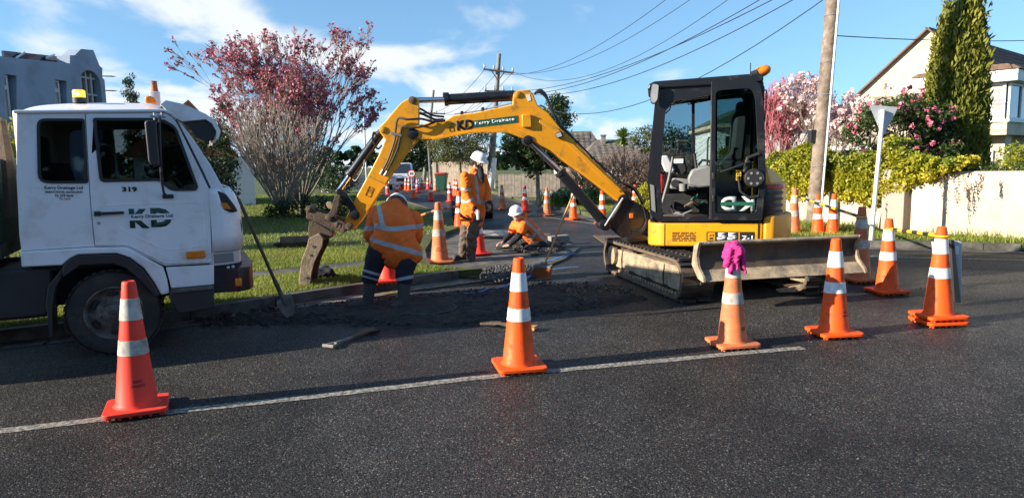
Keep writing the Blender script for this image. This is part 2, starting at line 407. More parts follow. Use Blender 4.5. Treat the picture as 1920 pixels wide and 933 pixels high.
M_ROOFO = M('roof_tile_orange', (0.38, 0.13, 0.055), 0.85, var=0.2, vs=3)
M_WFRAME = M('white_joinery', (0.78, 0.78, 0.76), 0.5, var=0.04)
M_WIN = M('house_glass', (0.03, 0.04, 0.05), 0.08, var=0.1, spec=0.8)
M_BLIND = M('drawn_blind', (0.42, 0.41, 0.38), 0.8, var=0.08)
M_FENCE = M('fence_timber', (0.36, 0.29, 0.22), 0.9, var=0.25, vs=3, bump=0.004, bs=30)
M_WOOD = M('weathered_pole', (0.25, 0.195, 0.155), 0.9, var=0.35, vs=5, bump=0.012, bs=22, dirt=(0.12, 0.085, 0.06), da=0.4, ds=6)
M_POLEC = M('concrete_pole', (0.20, 0.19, 0.17), 0.85, var=0.15, vs=3)
M_HANDLE = M('ash_handle', (0.50, 0.28, 0.11), 0.6, var=0.2, vs=9)
M_WHITE = M('white_plastic', (0.78, 0.78, 0.76), 0.45, var=0.04)
M_WPAINT = M('white_truck_paint', (0.82, 0.82, 0.83), 0.30, var=0.035, vs=2.5, coat=0.3, dirt=(0.60, 0.56, 0.50), da=0.22, ds=3.2)
M_RUST = M('rust', (0.16, 0.06, 0.025), 0.9, var=0.4, vs=12)
M_RUBBER = M('rubber', (0.022, 0.021, 0.021), 0.85, var=0.25, vs=8, bump=0.003, bs=70, dirt=(0.06, 0.05, 0.04), da=0.4, ds=5)
M_BLACK = M('black_plastic', (0.022, 0.022, 0.024), 0.5, var=0.2, vs=5)
M_BLACKP = M('black_steel', (0.010, 0.011, 0.014), 0.34, var=0.2, vs=5, coat=0.1, dirt=(0.05, 0.045, 0.04), da=0.12, ds=5)
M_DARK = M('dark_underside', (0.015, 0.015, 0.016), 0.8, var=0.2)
M_STEELG = M('grey_steel', (0.17, 0.165, 0.155), 0.6, metal=0.3, var=0.2, vs=6, dirt=(0.10, 0.08, 0.06), da=0.5, ds=5)
M_RIM = M('wheel_rim', (0.22, 0.21, 0.19), 0.6, metal=0.2, var=0.2, vs=6, dirt=(0.07, 0.055, 0.04), da=0.6, ds=7)
M_CHROME = M('chrome_rod', (0.75, 0.75, 0.76), 0.12, metal=1.0, var=0.03)
M_JCB = M('machine_yellow', (0.86, 0.35, 0.006), 0.42, var=0.06, vs=3, coat=0.12, dirt=(0.30, 0.14, 0.02), da=0.20, ds=6)
M_JCBD = M('cover_yellow', (0.80, 0.34, 0.015), 0.45, var=0.07, vs=3, coat=0.1, dirt=(0.34, 0.2, 0.06), da=0.2, ds=4)
M_MUD = M('muddy_steel', (0.17, 0.115, 0.075), 0.85, metal=0.0, var=0.3, vs=6, bump=0.008, bs=40, dirt=(0.07, 0.05, 0.035), da=0.5, ds=6)
M_MUDL = M('dry_clay_steel', (0.46, 0.345, 0.215), 0.9, var=0.2, vs=6, bump=0.006, bs=40, dirt=(0.16, 0.13, 0.10), da=0.45, ds=5)
M_BLADE = M('blade_steel', (0.055, 0.042, 0.033), 0.6, metal=0.25, var=0.35, vs=4, bump=0.004, bs=30, dirt=(0.15, 0.10, 0.06), da=0.42, ds=3)
M_GLASS = glass_mat('cab_glass'); M_GLASSD = glass_mat('cab_glass_tinted', (0.66, 0.84, 0.84), 0.03, 0.75)
M_GLASST = glass_mat('truck_glass', (0.66, 0.72, 0.74), 0.0, 0.78)
M_GREEN = M('sign_green', (0.012, 0.105, 0.065), 0.5, var=0.05)
M_GREEND = M('lettering_dark_green', (0.010, 0.055, 0.04), 0.5, var=0.05)
M_INK = M('black_ink', (0.015, 0.015, 0.017), 0.6, var=0.0)
M_LETW = M('white_ink', (0.82, 0.82, 0.80), 0.5, var=0.0)
M_LETG = M('pale_vinyl', (0.42, 0.46, 0.46), 0.5, var=0.05)
M_RED = M('red_lens', (0.45, 0.02, 0.015), 0.3, var=0.05)
M_REDP = M('red_plastic', (0.55, 0.025, 0.02), 0.4, var=0.08)
M_AMBER = M('amber_lens', (0.75, 0.20, 0.015), 0.25, var=0.08)
M_AMBERL = M('amber_lens_lit', (0.9, 0.3, 0.02), 0.3, var=0.05, emit=(1.0, 0.32, 0.03), es=1.1)
M_LAMP = M('beacon_bulb', (1, 0.8, 0.4), 0.3, var=0.0, emit=(1.0, 0.72, 0.25), es=9)
M_LENS = M('clear_lens', (0.55, 0.55, 0.55), 0.15, var=0.1)
M_GREYP = M('grey_plastic', (0.20, 0.20, 0.195), 0.55, var=0.1, vs=6)
M_SEAT = M('seat_cloth', (0.035, 0.036, 0.04), 0.9, var=0.2)
M_ORN = M('cone_orange', (0.95, 0.10, 0.008), 0.5, spec=0.3, var=0.05, vs=6, dirt=(0.50, 0.085, 0.03), da=0.26, ds=9)
M_ORR = M('cone_red_faded', (0.88, 0.055, 0.03), 0.55, spec=0.3, var=0.06, vs=6, dirt=(0.45, 0.06, 0.04), da=0.15, ds=7)
M_ORD = M('cone_orange_dirty', (0.80, 0.19, 0.06), 0.62, var=0.12, vs=5, dirt=(0.34, 0.13, 0.06), da=0.42, ds=6)
M_REFL = M('reflective_white', (0.78, 0.77, 0.76), 0.35, var=0.06, vs=8, dirt=(0.5, 0.47, 0.44), da=0.25, ds=13)
M_REFLD = M('reflective_worn', (0.50, 0.48, 0.43), 0.5, var=0.12, vs=9, dirt=(0.26, 0.22, 0.18), da=0.4, ds=12)
M_CLOTH = M('magenta_cloth', (0.60, 0.03, 0.20), 0.85, var=0.15, vs=10, bump=0.003, bs=60)
M_SKIN = M('skin', (0.40, 0.21, 0.14), 0.55, var=0.08, vs=12)
M_SKIN2 = M('skin_fair', (0.48, 0.27, 0.19), 0.55, var=0.08, vs=12)
M_HAIR = M('black_hair', (0.014, 0.011, 0.010), 0.7, var=0.2, vs=30, bump=0.006, bs=120)
M_HELM = M('helmet_white', (0.80, 0.80, 0.78), 0.3, var=0.04, coat=0.2)
M_PANTS = M('brown_trousers', (0.115, 0.083, 0.066), 0.9, var=0.25, vs=7, bump=0.01, bs=16)
M_NAVY = M('navy_cloth', (0.013, 0.014, 0.022), 0.9, var=0.2, vs=8, bump=0.008, bs=18)
M_BOOT = M('gumboot', (0.040, 0.046, 0.045), 0.55, var=0.3, vs=6, dirt=(0.06, 0.05, 0.04), da=0.5, ds=6)
M_BOOTB = M('work_boot', (0.07, 0.055, 0.045), 0.8, var=0.25, vs=9)
M_BIN = M('bin_green', (0.012, 0.07, 0.05), 0.5, var=0.1)
M_SIGNB = M('sign_back_grey', (0.52, 0.53, 0.55), 0.5, metal=0.1, var=0.08)
M_SIGNBL = M('sign_blue', (0.025, 0.10, 0.40), 0.45, var=0.05)
M_GALV = M('galvanised', (0.40, 0.41, 0.42), 0.5, metal=0.5, var=0.1)
M_WIRE = M('wire_black', (0.03, 0.03, 0.035), 0.6, var=0.0)
M_BARY = M('bar_yellow', (0.80, 0.46, 0.015), 0.5, var=0.06)
M_IRON = M('cast_iron', (0.07, 0.062, 0.055), 0.8, metal=0.2, var=0.3, vs=9, dirt=(0.03, 0.025, 0.02), da=0.75, ds=7)
def hivis_mat(name, col, tape=(0.42, 0.43, 0.44)):
    """orange work cloth; the reflective tape is printed where the mesh attribute 'tape' is above zero"""
    m = M(name, col, 0.8, var=0.1, vs=5, bump=0.012, bs=13); N, L = m.node_tree.nodes, m.node_tree.links; b = N['Principled BSDF']
    a = N.new('ShaderNodeAttribute'); a.attribute_name = 'tape'
    k = N.new('ShaderNodeMapRange'); L.new(a.outputs['Fac'], k.inputs[0]); k.inputs[1].default_value = -0.002; k.inputs[2].default_value = 0.002
    src = b.inputs['Base Color'].links[0].from_socket
    x = N.new('ShaderNodeMix'); x.data_type = 'RGBA'; L.new(k.outputs[0], x.inputs[0]); L.new(src, x.inputs[6]); x.inputs[7].default_value = (*tape, 1)
    L.new(x.outputs[2], b.inputs['Base Color']); return m
M_HIVIS = hivis_mat('hivis_orange', (0.93, 0.16, 0.012))
M_HIVIS2 = hivis_mat('hivis_amber', (0.95, 0.185, 0.012))
M_NAVYT = hivis_mat('navy_taped', (0.013, 0.014, 0.022), (0.40, 0.41, 0.44))

# ---------------------------------------------------------------- ground, road, verges
VZ = 0.12                                                        # height of the verge above the road
def sheet(name, pts, z, mat, kind='structure', parent=None, thick=0.0, **kw):
    b = B(); P = [(p[0], p[1]) for p in pts]
    if thick: b.prism(P, z - thick, z, 'z')
    else: b.add([(x, y, z) for x, y in P], [tuple(range(len(P)))])
    return obj(name, b, mat, parent, smooth=0, kind=kind, **kw)
sheet('ground', [(-900, -300), (900, -300), (900, 1600), (-900, 1600)], -0.05, M_GROUND)
sheet('road', [(-70, -40), (70, -40), (70, 26), (-70, 26)], 0.0, M_ASPH)
kl = [G(*p) for p in [(860, 522), (760, 538), (620, 559), (450, 586), (330, 604), (120, 629), (0, 643)]]
kerb_left = [(-26, -5.6), (-14, 1.2), (-8, 4.75)] + [(p[0], p[1]) for p in reversed(kl)]
side_left = [G(*p)[:2] for p in [(880, 426), (846, 411), (805, 398), (757, 381), (720, 369), (655, 354)]]
sl_far = (side_left[-1][0] - 22, side_left[-1][1] + 80)
lawn_end = [G(905, 518)[:2], G(890, 506, .1)[:2], G(806, 497, .1)[:2], G(797, 470, .1)[:2], G(812, 446, .1)[:2], G(858, 428, .1)[:2]]
lawn_poly = kerb_left + lawn_end + side_left[1:] + [sl_far, (-120, 150), (-120, -5)]
sheet('lawn', lawn_poly, VZ, M_GROUND, thick=0.10)
rk = [G(*p)[:2] for p in [(860, 354), (930, 364), (1000, 384), (1080, 400), (1125, 413)]]
kerb_right = [(rk[0][0] - 25, rk[0][1] + 95)] + rk + [(3.0, 17.4), (3.9, 15.2), (5.0, 13.6), (6.53, 12.55), (8.64, 11.65), (14, 9.6), (30, 4.0)]
verge_poly = kerb_right + [(60, 0), (60, 150), (0, 170)]
sheet('verge', verge_poly, VZ, M_GROUND, thick=0.10)
side_road = [s for s in side_left] + [sl_far] + [kerb_right[0]] + rk + [(3.0, 17.4), (3.3, 16.4), (1.6, 14.6)]
sheet('side_road', side_road, 0.004, M_ASPH2)
ramp = [G(*p, .03)[:2] for p in [(797, 470), (812, 446), (862, 428), (950, 438), (1055, 452), (1088, 463), (1060, 484), (1012, 504), (950, 521), (905, 521), (890, 506), (806, 497)]]
sheet('pavement', ramp, 0.032, M_CONCD, thick=0.05)
def strip(pts, w, z, name, mat, side=0.0, parent=None, h=0.0, kind='structure', **kw):
    """flat ribbon (h = 0) or kerb of height h along a polyline; side shifts it left (+) or right (-)"""
    P = [np.array(p[:2], float) for p in pts]; b = B(); L_, R_ = [], []
    for i in range(len(P)):
        t = P[min(i+1, len(P)-1)] - P[max(i-1, 0)]; t /= np.linalg.norm(t); n = np.array([-t[1], t[0]])
        L_.append(P[i] + n*(side + w/2)); R_.append(P[i] + n*(side - w/2))
    for i in range(len(P)-1):
        q = [L_[i], R_[i], R_[i+1], L_[i+1]]
        if h: b.add([(x, y, z) for x, y in q] + [(x, y, z+h) for x, y in q], [(3,2,1,0),(4,5,6,7),(0,1,5,4),(1,2,6,5),(2,3,7,6),(3,0,4,7)])
        else: b.add([(x, y, z) for x, y in q], [(0, 1, 2, 3)])
    return obj(name, b, mat, parent, smooth=0, kind=kind, **kw)
def resample(pts, step):
    P = [np.array(p[:2], float) for p in pts]; out = [P[0]]
    for a, b_ in zip(P[:-1], P[1:]):
        n = max(1, int(round(np.linalg.norm(b_-a)/step)))
        for k in range(1, n+1): out.append(a + (b_-a)*k/n)
    return out
def kerb_line(pts, name='kerb', step=1.6, side=0.035, z=0.0):
    """kerb laid stone by stone: an Empty with one child per stone"""
    root = bpy.data.objects.new(name, None); COL.objects.link(root); root['kind'] = 'structure'; FR[root] = WORLD
    P = resample(catmull(pts, 5), 0.25); rs = random.Random(4); i = 0; n = max(1, int(step/0.25))
    while i < len(P)-1:
        seg = P[i:i+n+1]
        if len(seg) < 2: break
        seg = [np.array(s) for s in seg]; seg[-1] = seg[-1] + (seg[-2]-seg[-1]) * 0.05
        strip(seg, 0.10 + rs.uniform(-.005, .005), -0.02, 'kerbstone', M_CONCD, side, root, 0.147 + rs.uniform(-0.004, 0.004), kind=None)
        i += n
    return root
kerb_line(kerb_left)
kerb_line(kerb_right[1:-2], step=1.8)
kerb_line([p for p in reversed(side_left)], step=2.0)
strip(resample(catmull(kerb_left, 5), .3), 0.32, 0.006, 'gutter', M_CONC, -0.17)
strip(resample(catmull(kerb_right[1:-2], 5), .5), 0.32, 0.008, 'gutter', M_CONCD, -0.17)
sheet('footpath', [G(*p, VZ)[:2] for p in [(-60, 590), (200, 553), (480, 519), (600, 507), (690, 497), (800, 484), (799, 476), (690, 488), (600, 498), (480, 509), (200, 540), (-60, 574)]], VZ + 0.004, M_CONCD)
# painted lines
rs0 = np.random.RandomState(1)
wlp = [G(*p)[:2] for p in [(-120, 822), (0, 808), (300, 774), (600, 742), (930, 705), (1200, 680), (1400, 661), (1505, 652)]]
strip([np.array(p)+rs0.normal(0, .004, 2) for p in resample(catmull(wlp, 6), .12)], 0.10, 0.004, 'painted_line', M_WHITEL)
strip([G(1600, 480)[:2], G(1920, 488)[:2], G(2300, 497)[:2]], 0.11, 0.004, 'painted_line', M_WHITEL)
strip([G(975, 401)[:2], G(1050, 411)[:2], G(1108, 419)[:2], G(1150, 426)[:2]], 0.10, 0.008, 'painted_line', M_WHITEL)
strip(resample([G(*p)[:2] for p in [(716, 552), (800, 541), (880, 530), (940, 523)]], .3), 0.13, 0.0125, 'painted_line', M_YELL, 0.0)
strip(resample([G(*p)[:2] for p in [(748, 380), (790, 394), (806, 400)]], .5), 0.16, 0.133, 'painted_line', M_YELL, 0.05)
for pts in ([(985, 500), (1010, 496), (1045, 484), (1080, 474)], [(930, 541), (955, 533), (985, 523), (1000, 512)], [(870, 551), (900, 547), (915, 541)], [(1035, 505), (1060, 502), (1085, 500)]):
    strip(catmull([G(*p, .03)[:2] for p in pts], 4), 0.035, 0.037, 'painted_line', M_BLUE)

# ---------------------------------------------------------------- spoil, loose stones, grass
rs = np.random.RandomState(7)
def edge_dist(P, poly):
    d = np.full(len(P), 1e9); n = len(poly)
    for i in range(n):
        a, b_ = np.array(poly[i][:2]), np.array(poly[(i+1) % n][:2]); ab = b_-a
        t = np.clip(((P-a)@ab)/(ab@ab), 0, 1); d = np.minimum(d, np.linalg.norm(P-(a+t[:, None]*ab), axis=1))
    return d
def vnoise(P, s, seed):
    r = np.random.RandomState(seed); T = r.rand(64, 64); q = P*s; i = np.floor(q).astype(int); f = q-i; f = f*f*(3-2*f)
    g = lambda a, c: T[a % 64, c % 64]
    x, y = i[:, 0], i[:, 1]
    return (g(x, y)*(1-f[:, 0])+g(x+1, y)*f[:, 0])*(1-f[:, 1])+(g(x, y+1)*(1-f[:, 0])+g(x+1, y+1)*f[:, 0])*f[:, 1]
def mound(name, poly, hmax, step, mat, seed=1, base=0.0, ramp_w=0.5, **kw):
    P = np.array([p[:2] for p in poly]); lo, hi = P.min(0)-.2, P.max(0)+.2
    nx, ny = int((hi[0]-lo[0])/step)+2, int((hi[1]-lo[1])/step)+2
    X, Y = np.meshgrid(lo[0]+np.arange(nx)*step, lo[1]+np.arange(ny)*step, indexing='ij'); Q = np.stack([X.ravel(), Y.ravel()], 1)
    d = edge_dist(Q, poly)*np.where(in_poly(Q, poly), 1, -1)
    nz = vnoise(Q, 1.7, seed)*.5+vnoise(Q, 5, seed+1)*.3+vnoise(Q, 14, seed+2)*.25
    h = np.clip(d/ramp_w + (nz-.5)*1.1, -1, 1)*hmax*(0.45+nz) + (vnoise(Q, 26, seed+3)-.5)*.028
    Z = base + h - 0.006
    idx = np.arange(nx*ny).reshape(nx, ny); Fq = np.stack([idx[:-1, :-1], idx[1:, :-1], idx[1:, 1:], idx[:-1, 1:]], -1).reshape(-1, 4)
    keep = (Z[Fq] > base-.02).any(1); 
    return np_mesh(name, np.c_[Q, Z], Fq[keep], mat, **kw)
soil_poly = [G(*p)[:2] for p in [(345, 612), (470, 588), (640, 568), (760, 557), (900, 543), (990, 533), (1080, 532), (1175, 540), (1215, 562), (1130, 582), (1010, 592), (940, 604), (860, 612), (700, 616), (560, 612), (430, 616)]]
mound('soil_patch', soil_poly, 0.045, 0.025, M_SOIL, 3, 0.0, 0.4, kind='stuff', label='dark dug soil along the kerb', )
ICO = None
def rocks(name, C, sizes, mat, seed, **kw):
    """irregular little stones joined into one mesh"""
    global ICO
    bm = bmesh.new(); bmesh.ops.create_icosphere(bm, subdivisions=1, radius=1.0); V0 = np.array([v.co[:] for v in bm.verts]); F0 = np.array([[v.index for v in f.verts] for f in bm.faces]); bm.free()
    r = np.random.RandomState(seed); n = len(C); V = np.repeat(V0[None], n, 0)*(0.6+0.8*r.rand(n, len(V0), 1))
    a = r.rand(n)*6.28; sc = r.uniform(.6, 1.3, (n, 3)); sc[:, 2] *= .6; V = V*sc[:, None, :]
    x = V[..., 0]*np.cos(a)[:, None]-V[..., 1]*np.sin(a)[:, None]; y = V[..., 0]*np.sin(a)[:, None]+V[..., 1]*np.cos(a)[:, None]
    V = np.stack([x, y, V[..., 2]], -1)*np.asarray(sizes)[:, None, None]+C[:, None, :]
    Fq = (F0[None]+(np.arange(n)*len(V0))[:, None, None]).reshape(-1, 3)
    return np_mesh(name, V.reshape(-1, 3), Fq, mat, **kw)
def sample_poly(poly, n, seed):
    r = np.random.RandomState(seed); P = np.array([p[:2] for p in poly]); lo, hi = P.min(0), P.max(0); out = []
    while sum(map(len, out)) < n:
        q = r.uniform(lo, hi, (n*2, 2)); out.append(q[in_poly(q, poly)])
    return np.concatenate(out)[:n]
q = sample_poly(soil_poly, 4200, 5); s_ = rs.gamma(1.5, .0045, len(q))+.004
rocks('loose_stones', np.c_[q, .015+vnoise(q, 2, 4)*.03], np.minimum(s_, .034), M_SOILS, 8, kind='stuff')
gp = [G(*p, .05)[:2] for p in [(900, 525), (905, 505), (960, 496), (1000, 500), (985, 517), (940, 528)]]
q = sample_poly(gp, 900, 6); rocks('gravel_pile', np.c_[q, .05+rs.rand(len(q))*.03], rs.uniform(.008, .026, len(q)), M_STONE, 9, kind='stuff')
gp = [G(*p)[:2] for p in [(1040, 538), (1170, 535), (1205, 556), (1100, 572)]]
q = sample_poly(gp, 300, 16); rocks('rubble', np.c_[q, .02+rs.rand(len(q))*.02], rs.uniform(.006, .03, len(q)), M_MUD, 19, kind='stuff')
q = rs.uniform((-4.5, 3), (5.5, 11), (260, 2)); rocks('road_grit', np.c_[q, np.full(len(q), .004)], rs.uniform(.003, .010, len(q)), M_STONE, 10, kind='stuff')
def grass(name, P, h, seed, z=VZ, wid=0.005):
    r = np.random.RandomState(seed); n = len(P); a = r.rand(n)*6.28; L = h*r.uniform(.5, 1.3, n)
    lean = r.normal(0, .5, (n, 2))*L[:, None]; w = wid*r.uniform(.7, 1.4, n)
    dx = np.c_[np.cos(a)*w, np.sin(a)*w]; z0 = np.full(n, z-.005)
    A = np.c_[P-dx, z0]; C_ = np.c_[P+dx, z0]; T = np.c_[P+lean, z+L]
    V = np.stack([A, C_, T], 1).reshape(-1, 3); tone = np.repeat(np.clip(vnoise(P, 1.1, 3)*.7+r.normal(0, .22, n)+.05, 0, 1), 3)
    return np_mesh(name, V, np.arange(n*3).reshape(n, 3), M_GRASS, tone=tone, kind='stuff')
def clear(P):                                                     # keep grass off the footpath
    fp = [G(*p, VZ)[:2] for p in [(-60, 590), (200, 553), (480, 519), (600, 507), (690, 497), (800, 484), (799, 476), (690, 488), (600, 498), (480, 509), (200, 540), (-60, 574)]]
    return P[~in_poly(P, fp)]
def inset_kerb(P, d=0.15): return P[edge_dist(P, lawn_poly) > d]
near = [(-8, 4.4), (-0.2, 10.0), (-0.5, 13), (-8, 13)]
q = sample_poly(near, 120000, 21); q = q[in_poly(q, lawn_poly)]; q = inset_kerb(clear(q)); grass('grass', q, .042, 22)
far_ = [(-16, 6), (-8, 13), (-0.5, 13), (-0.5, 18), (-3, 24), (-9, 40), (-24, 40)]
q = sample_poly(far_, 90000, 23); q = q[in_poly(q, lawn_poly)]; q = inset_kerb(q, .3); grass('grass', q, .055, 24, wid=.011)
vp_ = [(3.3, 17.6), (5, 14), (8.6, 11.9), (15, 9.6), (15, 13), (7, 18), (5, 24), (3, 30), (1, 30), (1.5, 24.5)]
q = sample_poly(vp_, 90000, 25); q = q[in_poly(q, verge_poly)]; q = q[edge_dist(q, kerb_right + [(60, 0), (60, 150)]) > .18]; grass('grass', q, .06, 26, wid=.009)
# long tufts at the wall and pole foot
tuf = np.concatenate([np.array(c)+rs.normal(0, s, (n, 2)) for c, s, n in [((6.55, 15.1), .22, 500), ((7.15, 14.6), .3, 400), ((8.6, 12.75), .35, 350), ((9.6, 12.0), .3, 350), ((6.2, 16.2), .3, 400), ((-4.5, 8.0), .2, 120)]])
grass('tall_grass', tuf, .19, 27, wid=.008)
# fallen leaves in the gutter and on the lawn
q = np.concatenate([np.array([(1-t)*np.array(kerb_left[i])+t*np.array(kerb_left[i+1]) for i in range(2, len(kerb_left)-3) for t in rs.rand(26)])+np.array([.12, -.16])+rs.normal(0, .06, ((len(kerb_left)-5)*26, 2)), inset_kerb(sample_poly(near, 160, 31))])
zz = np.where(in_poly(q, lawn_poly), VZ+.045, .012)
V, Fq = leaf_quads(np.c_[q, zz], rs, .055, .55); V[:, 2] = np.maximum(V[:, 2]*.35+np.repeat(zz, 4)*.65, .009)
np_mesh('fallen_leaves', V, Fq, M_LFR, tone=np.repeat(rs.rand(len(q)), 4), kind='stuff')

# ---------------------------------------------------------------- plants
def seg_mesh(segs, n=3):
    A = np.array([s[0] for s in segs]); Bp = np.array([s[1] for s in segs]); r0 = np.array([s[2] for s in segs]); r1 = np.array([s[3] for s in segs])
    d = Bp-A; d /= np.linalg.norm(d, axis=1, keepdims=True)+1e-9
    ref = np.where(np.abs(d[:, 2:3]) < .9, np.array([[0, 0, 1.0]]), np.array([[1.0, 0, 0]])); u = np.cross(d, ref); u /= np.linalg.norm(u, axis=1, keepdims=True); v = np.cross(d, u)
    ring = lambda P, r: np.stack([P+r[:, None]*(u*math.cos(2*math.pi*k/n)+v*math.sin(2*math.pi*k/n)) for k in range(n)], 1)
    V = np.concatenate([ring(A, r0), ring(Bp, r1)], 1); m = len(segs); base = np.arange(m)[:, None]*2*n
    Fq = np.stack([np.concatenate([base+k, base+(k+1) % n, base+n+(k+1) % n, base+n+k], 1) for k in range(n)], 1).reshape(-1, 4)
    return V.reshape(-1, 3), Fq
def grow(segs, tips, p, d, length, r, level, R, steps=4, wob=.12, up=.05, kids=(3, 4), spread=.5, shrink=.62, minr=.004, tipmin=0):
    p = np.array(p, float); d = np.array(d, float); d /= np.linalg.norm(d)
    for i in range(steps):
        r1 = r*(1-.45*(i+1)/steps); q = p+d*length/steps; segs.append((p, q, max(r*(1-.45*i/steps), minr), max(r1, minr))); p = q
        d = d+np.array([R.gauss(0, wob), R.gauss(0, wob), R.gauss(0, wob)+up]); d /= np.linalg.norm(d)
        if level > 0 and i >= 1:
            for _ in range(max(0, int(R.uniform(kids[0], kids[1]+1)/(steps-1)+R.random()*.6))):
                e = d+np.array([R.gauss(0, spread), R.gauss(0, spread), R.gauss(0, spread*.6)]); grow(segs, tips, p, e, length*shrink*R.uniform(.7, 1.15), r1*.6, level-1, R, max(2, steps-1), wob, up, kids, spread, shrink, minr)
    if level > 0:
        for _ in range(2):
            e = d+np.array([R.gauss(0, spread*.7), R.gauss(0, spread*.7), R.gauss(0, spread*.4)]); grow(segs, tips, p, e, length*shrink*R.uniform(.7, 1.1), r*.5, level-1, R, max(2, steps-1), wob, up, kids, spread, shrink, minr)
    tips.append(p)
def plant(name, label, cat, base, group=None): return thing(name, label, cat, Loc((base[0], base[1], base[2] if len(base) > 2 else VZ)), group)
def wood(name, segs, mat, t, n=4):
    if not len(segs): return None
    V, Fq = seg_mesh(segs, n); return np_mesh(name, V, Fq, mat, t, kind=None if name in ('trunk', 'branches') else 'stuff')
def foliage(name, C, mat, t, size, asp, seed, up=0.0, out=None, tone=None, jitter=.5, fold=.15, **kw):
    r = np.random.RandomState(seed); C = np.asarray(C); V, Fq = leaf_quads(C, r, size, asp, up, out, fold=fold, jitter=jitter)
    tn = np.clip(r.beta(1.5, 2.5, len(C)) if tone is None else tone+r.normal(0, .12, len(C)), 0, 1)
    return np_mesh(name, V, Fq, mat, t, tone=np.repeat(tn, 4), **kw)
def clumps(C, r, n, seed, flat=.8):
    """n points around every clump centre"""
    R = np.random.RandomState(seed); q = R.normal(size=(len(C)*n, 3)); q /= np.linalg.norm(q, axis=1, keepdims=True); q *= (R.rand(len(q), 1)**.45)*r; q[:, 2] *= flat
    return np.repeat(np.asarray(C), n, 0)+q
# ---------------------------------------------------------------- boundary wall and plants on it
wall_pts = [(5.4, 21.0), (6.9, 16.75), (7.72, 14.3), (7.92, 13.72), (8.41, 12.95), (9.2, 12.2), (14.5, 8.2), (24, 1.0)]
wl_root = thing('boundary_wall', 'long cream rendered garden wall along the verge below the gabled house', 'wall', Loc((7.9, 13.9)))
def wall_run(pts, w, z0, z1, name, mat, parent):
    P = [np.array(p) for p in pts]; b = B()
    L_, R_ = [], []
    for i in range(len(P)):
        t = P[min(i+1, len(P)-1)]-P[max(i-1, 0)]; t /= np.linalg.norm(t); n = np.array([-t[1], t[0]]); L_.append(P[i]+n*w); R_.append(P[i])
    vs = [(x, y, z) for z in (z0, z1) for x, y in L_+R_]; m = len(P); fs = []
    for i in range(m-1):
        a, c = i, i+1; fs += [(a, c, c+2*m, a+2*m), (m+c, m+a, 3*m+a, 3*m+c), (2*m+a, 2*m+c, 3*m+c, 3*m+a)]
    fs += [(0, 2*m, 3*m, m), (m-1, 2*m-1, 4*m-1, 3*m-1)]
    b.add(vs, fs); return obj(name, b, mat, parent, smooth=0, bevel=.012)
wall_run(wall_pts[:3], .2, -.02, 1.30, 'wall_panel', M_CREAM, wl_root)
wall_run(wall_pts[3:], .2, -.02, 1.34, 'wall_panel', M_CREAM, wl_root)
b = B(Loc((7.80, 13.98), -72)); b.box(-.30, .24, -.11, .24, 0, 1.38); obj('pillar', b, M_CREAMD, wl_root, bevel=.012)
def along(pts, t):
    P = [np.array(p) for p in pts]; L_ = [np.linalg.norm(b_-a) for a, b_ in zip(P[:-1], P[1:])]; s = t*sum(L_)
    for a, b_, l in zip(P[:-1], P[1:], L_):
        if s <= l: return a+(b_-a)*s/l, (b_-a)/l
        s -= l
    return P[-1], (P[-1]-P[-2])/L_[-1]
# golden variegated hedge draped over the left run of wall
hg = plant('golden_hedge', 'golden green variegated hedge spilling over the garden wall', 'hedge', (7.4, 15.4, 1.0))
R_ = np.random.RandomState(41); cs = []; tn = []
hp = [(5.95, 19.6), (6.9, 16.75), (7.72, 14.3), (7.92, 13.72), (8.45, 12.9)]
for _ in range(1500):
    t = R_.rand(); p, d = along(hp, t); n = np.array([-d[1], d[0]])
    top = 1.78+.14*math.sin(t*17)+.08*math.sin(t*41) if t < .82 else 1.78-(t-.82)*2.2
    bot = .70+.12*math.sin(t*23+1)+.07*math.sin(t*57) if t < .82 else .80+(t-.82)*3.2
    bot += .10
    z = R_.uniform(bot, max(top, bot+.12)); k = (z-bot)/(top-bot+1e-6)
    off = R_.uniform(-.16, .02) if z < 1.32 else R_.uniform(-.24, .34)
    q = p+n*(off-.02*k); cs.append((q[0], q[1], z)); tn.append(.54-.40*k+R_.normal(0, .16)+(.12 if k < .3 else 0))
cs = np.array(cs); C = clumps(cs, .13, 26, 42); tone = np.repeat(tn, 26)
r_ = np.random.RandomState(43); V, Fq = leaf_quads(C-np.array([7.4, 15.4, 1.0]), r_, .078, .62, .2)
np_mesh('leaves', V, Fq, M_LFY, hg, tone=np.repeat(np.clip(tone+r_.normal(0, .2, len(C)), 0, 1), 4))
segs = []
for _ in range(60):
    p, d = along(hp, R_.rand()*.85); segs.append((np.array([p[0]-7.4, p[1]-15.4, -.9]), np.array([p[0]-7.4+R_.normal(0, .1), p[1]-15.4+R_.normal(0, .1), .5]), .012, .006))
for s in segs:
    s[0][:2] += np.array([.30, .12]); s[1][:2] += np.array([.28, .12])
wood('stems', segs, M_BARKD, hg)
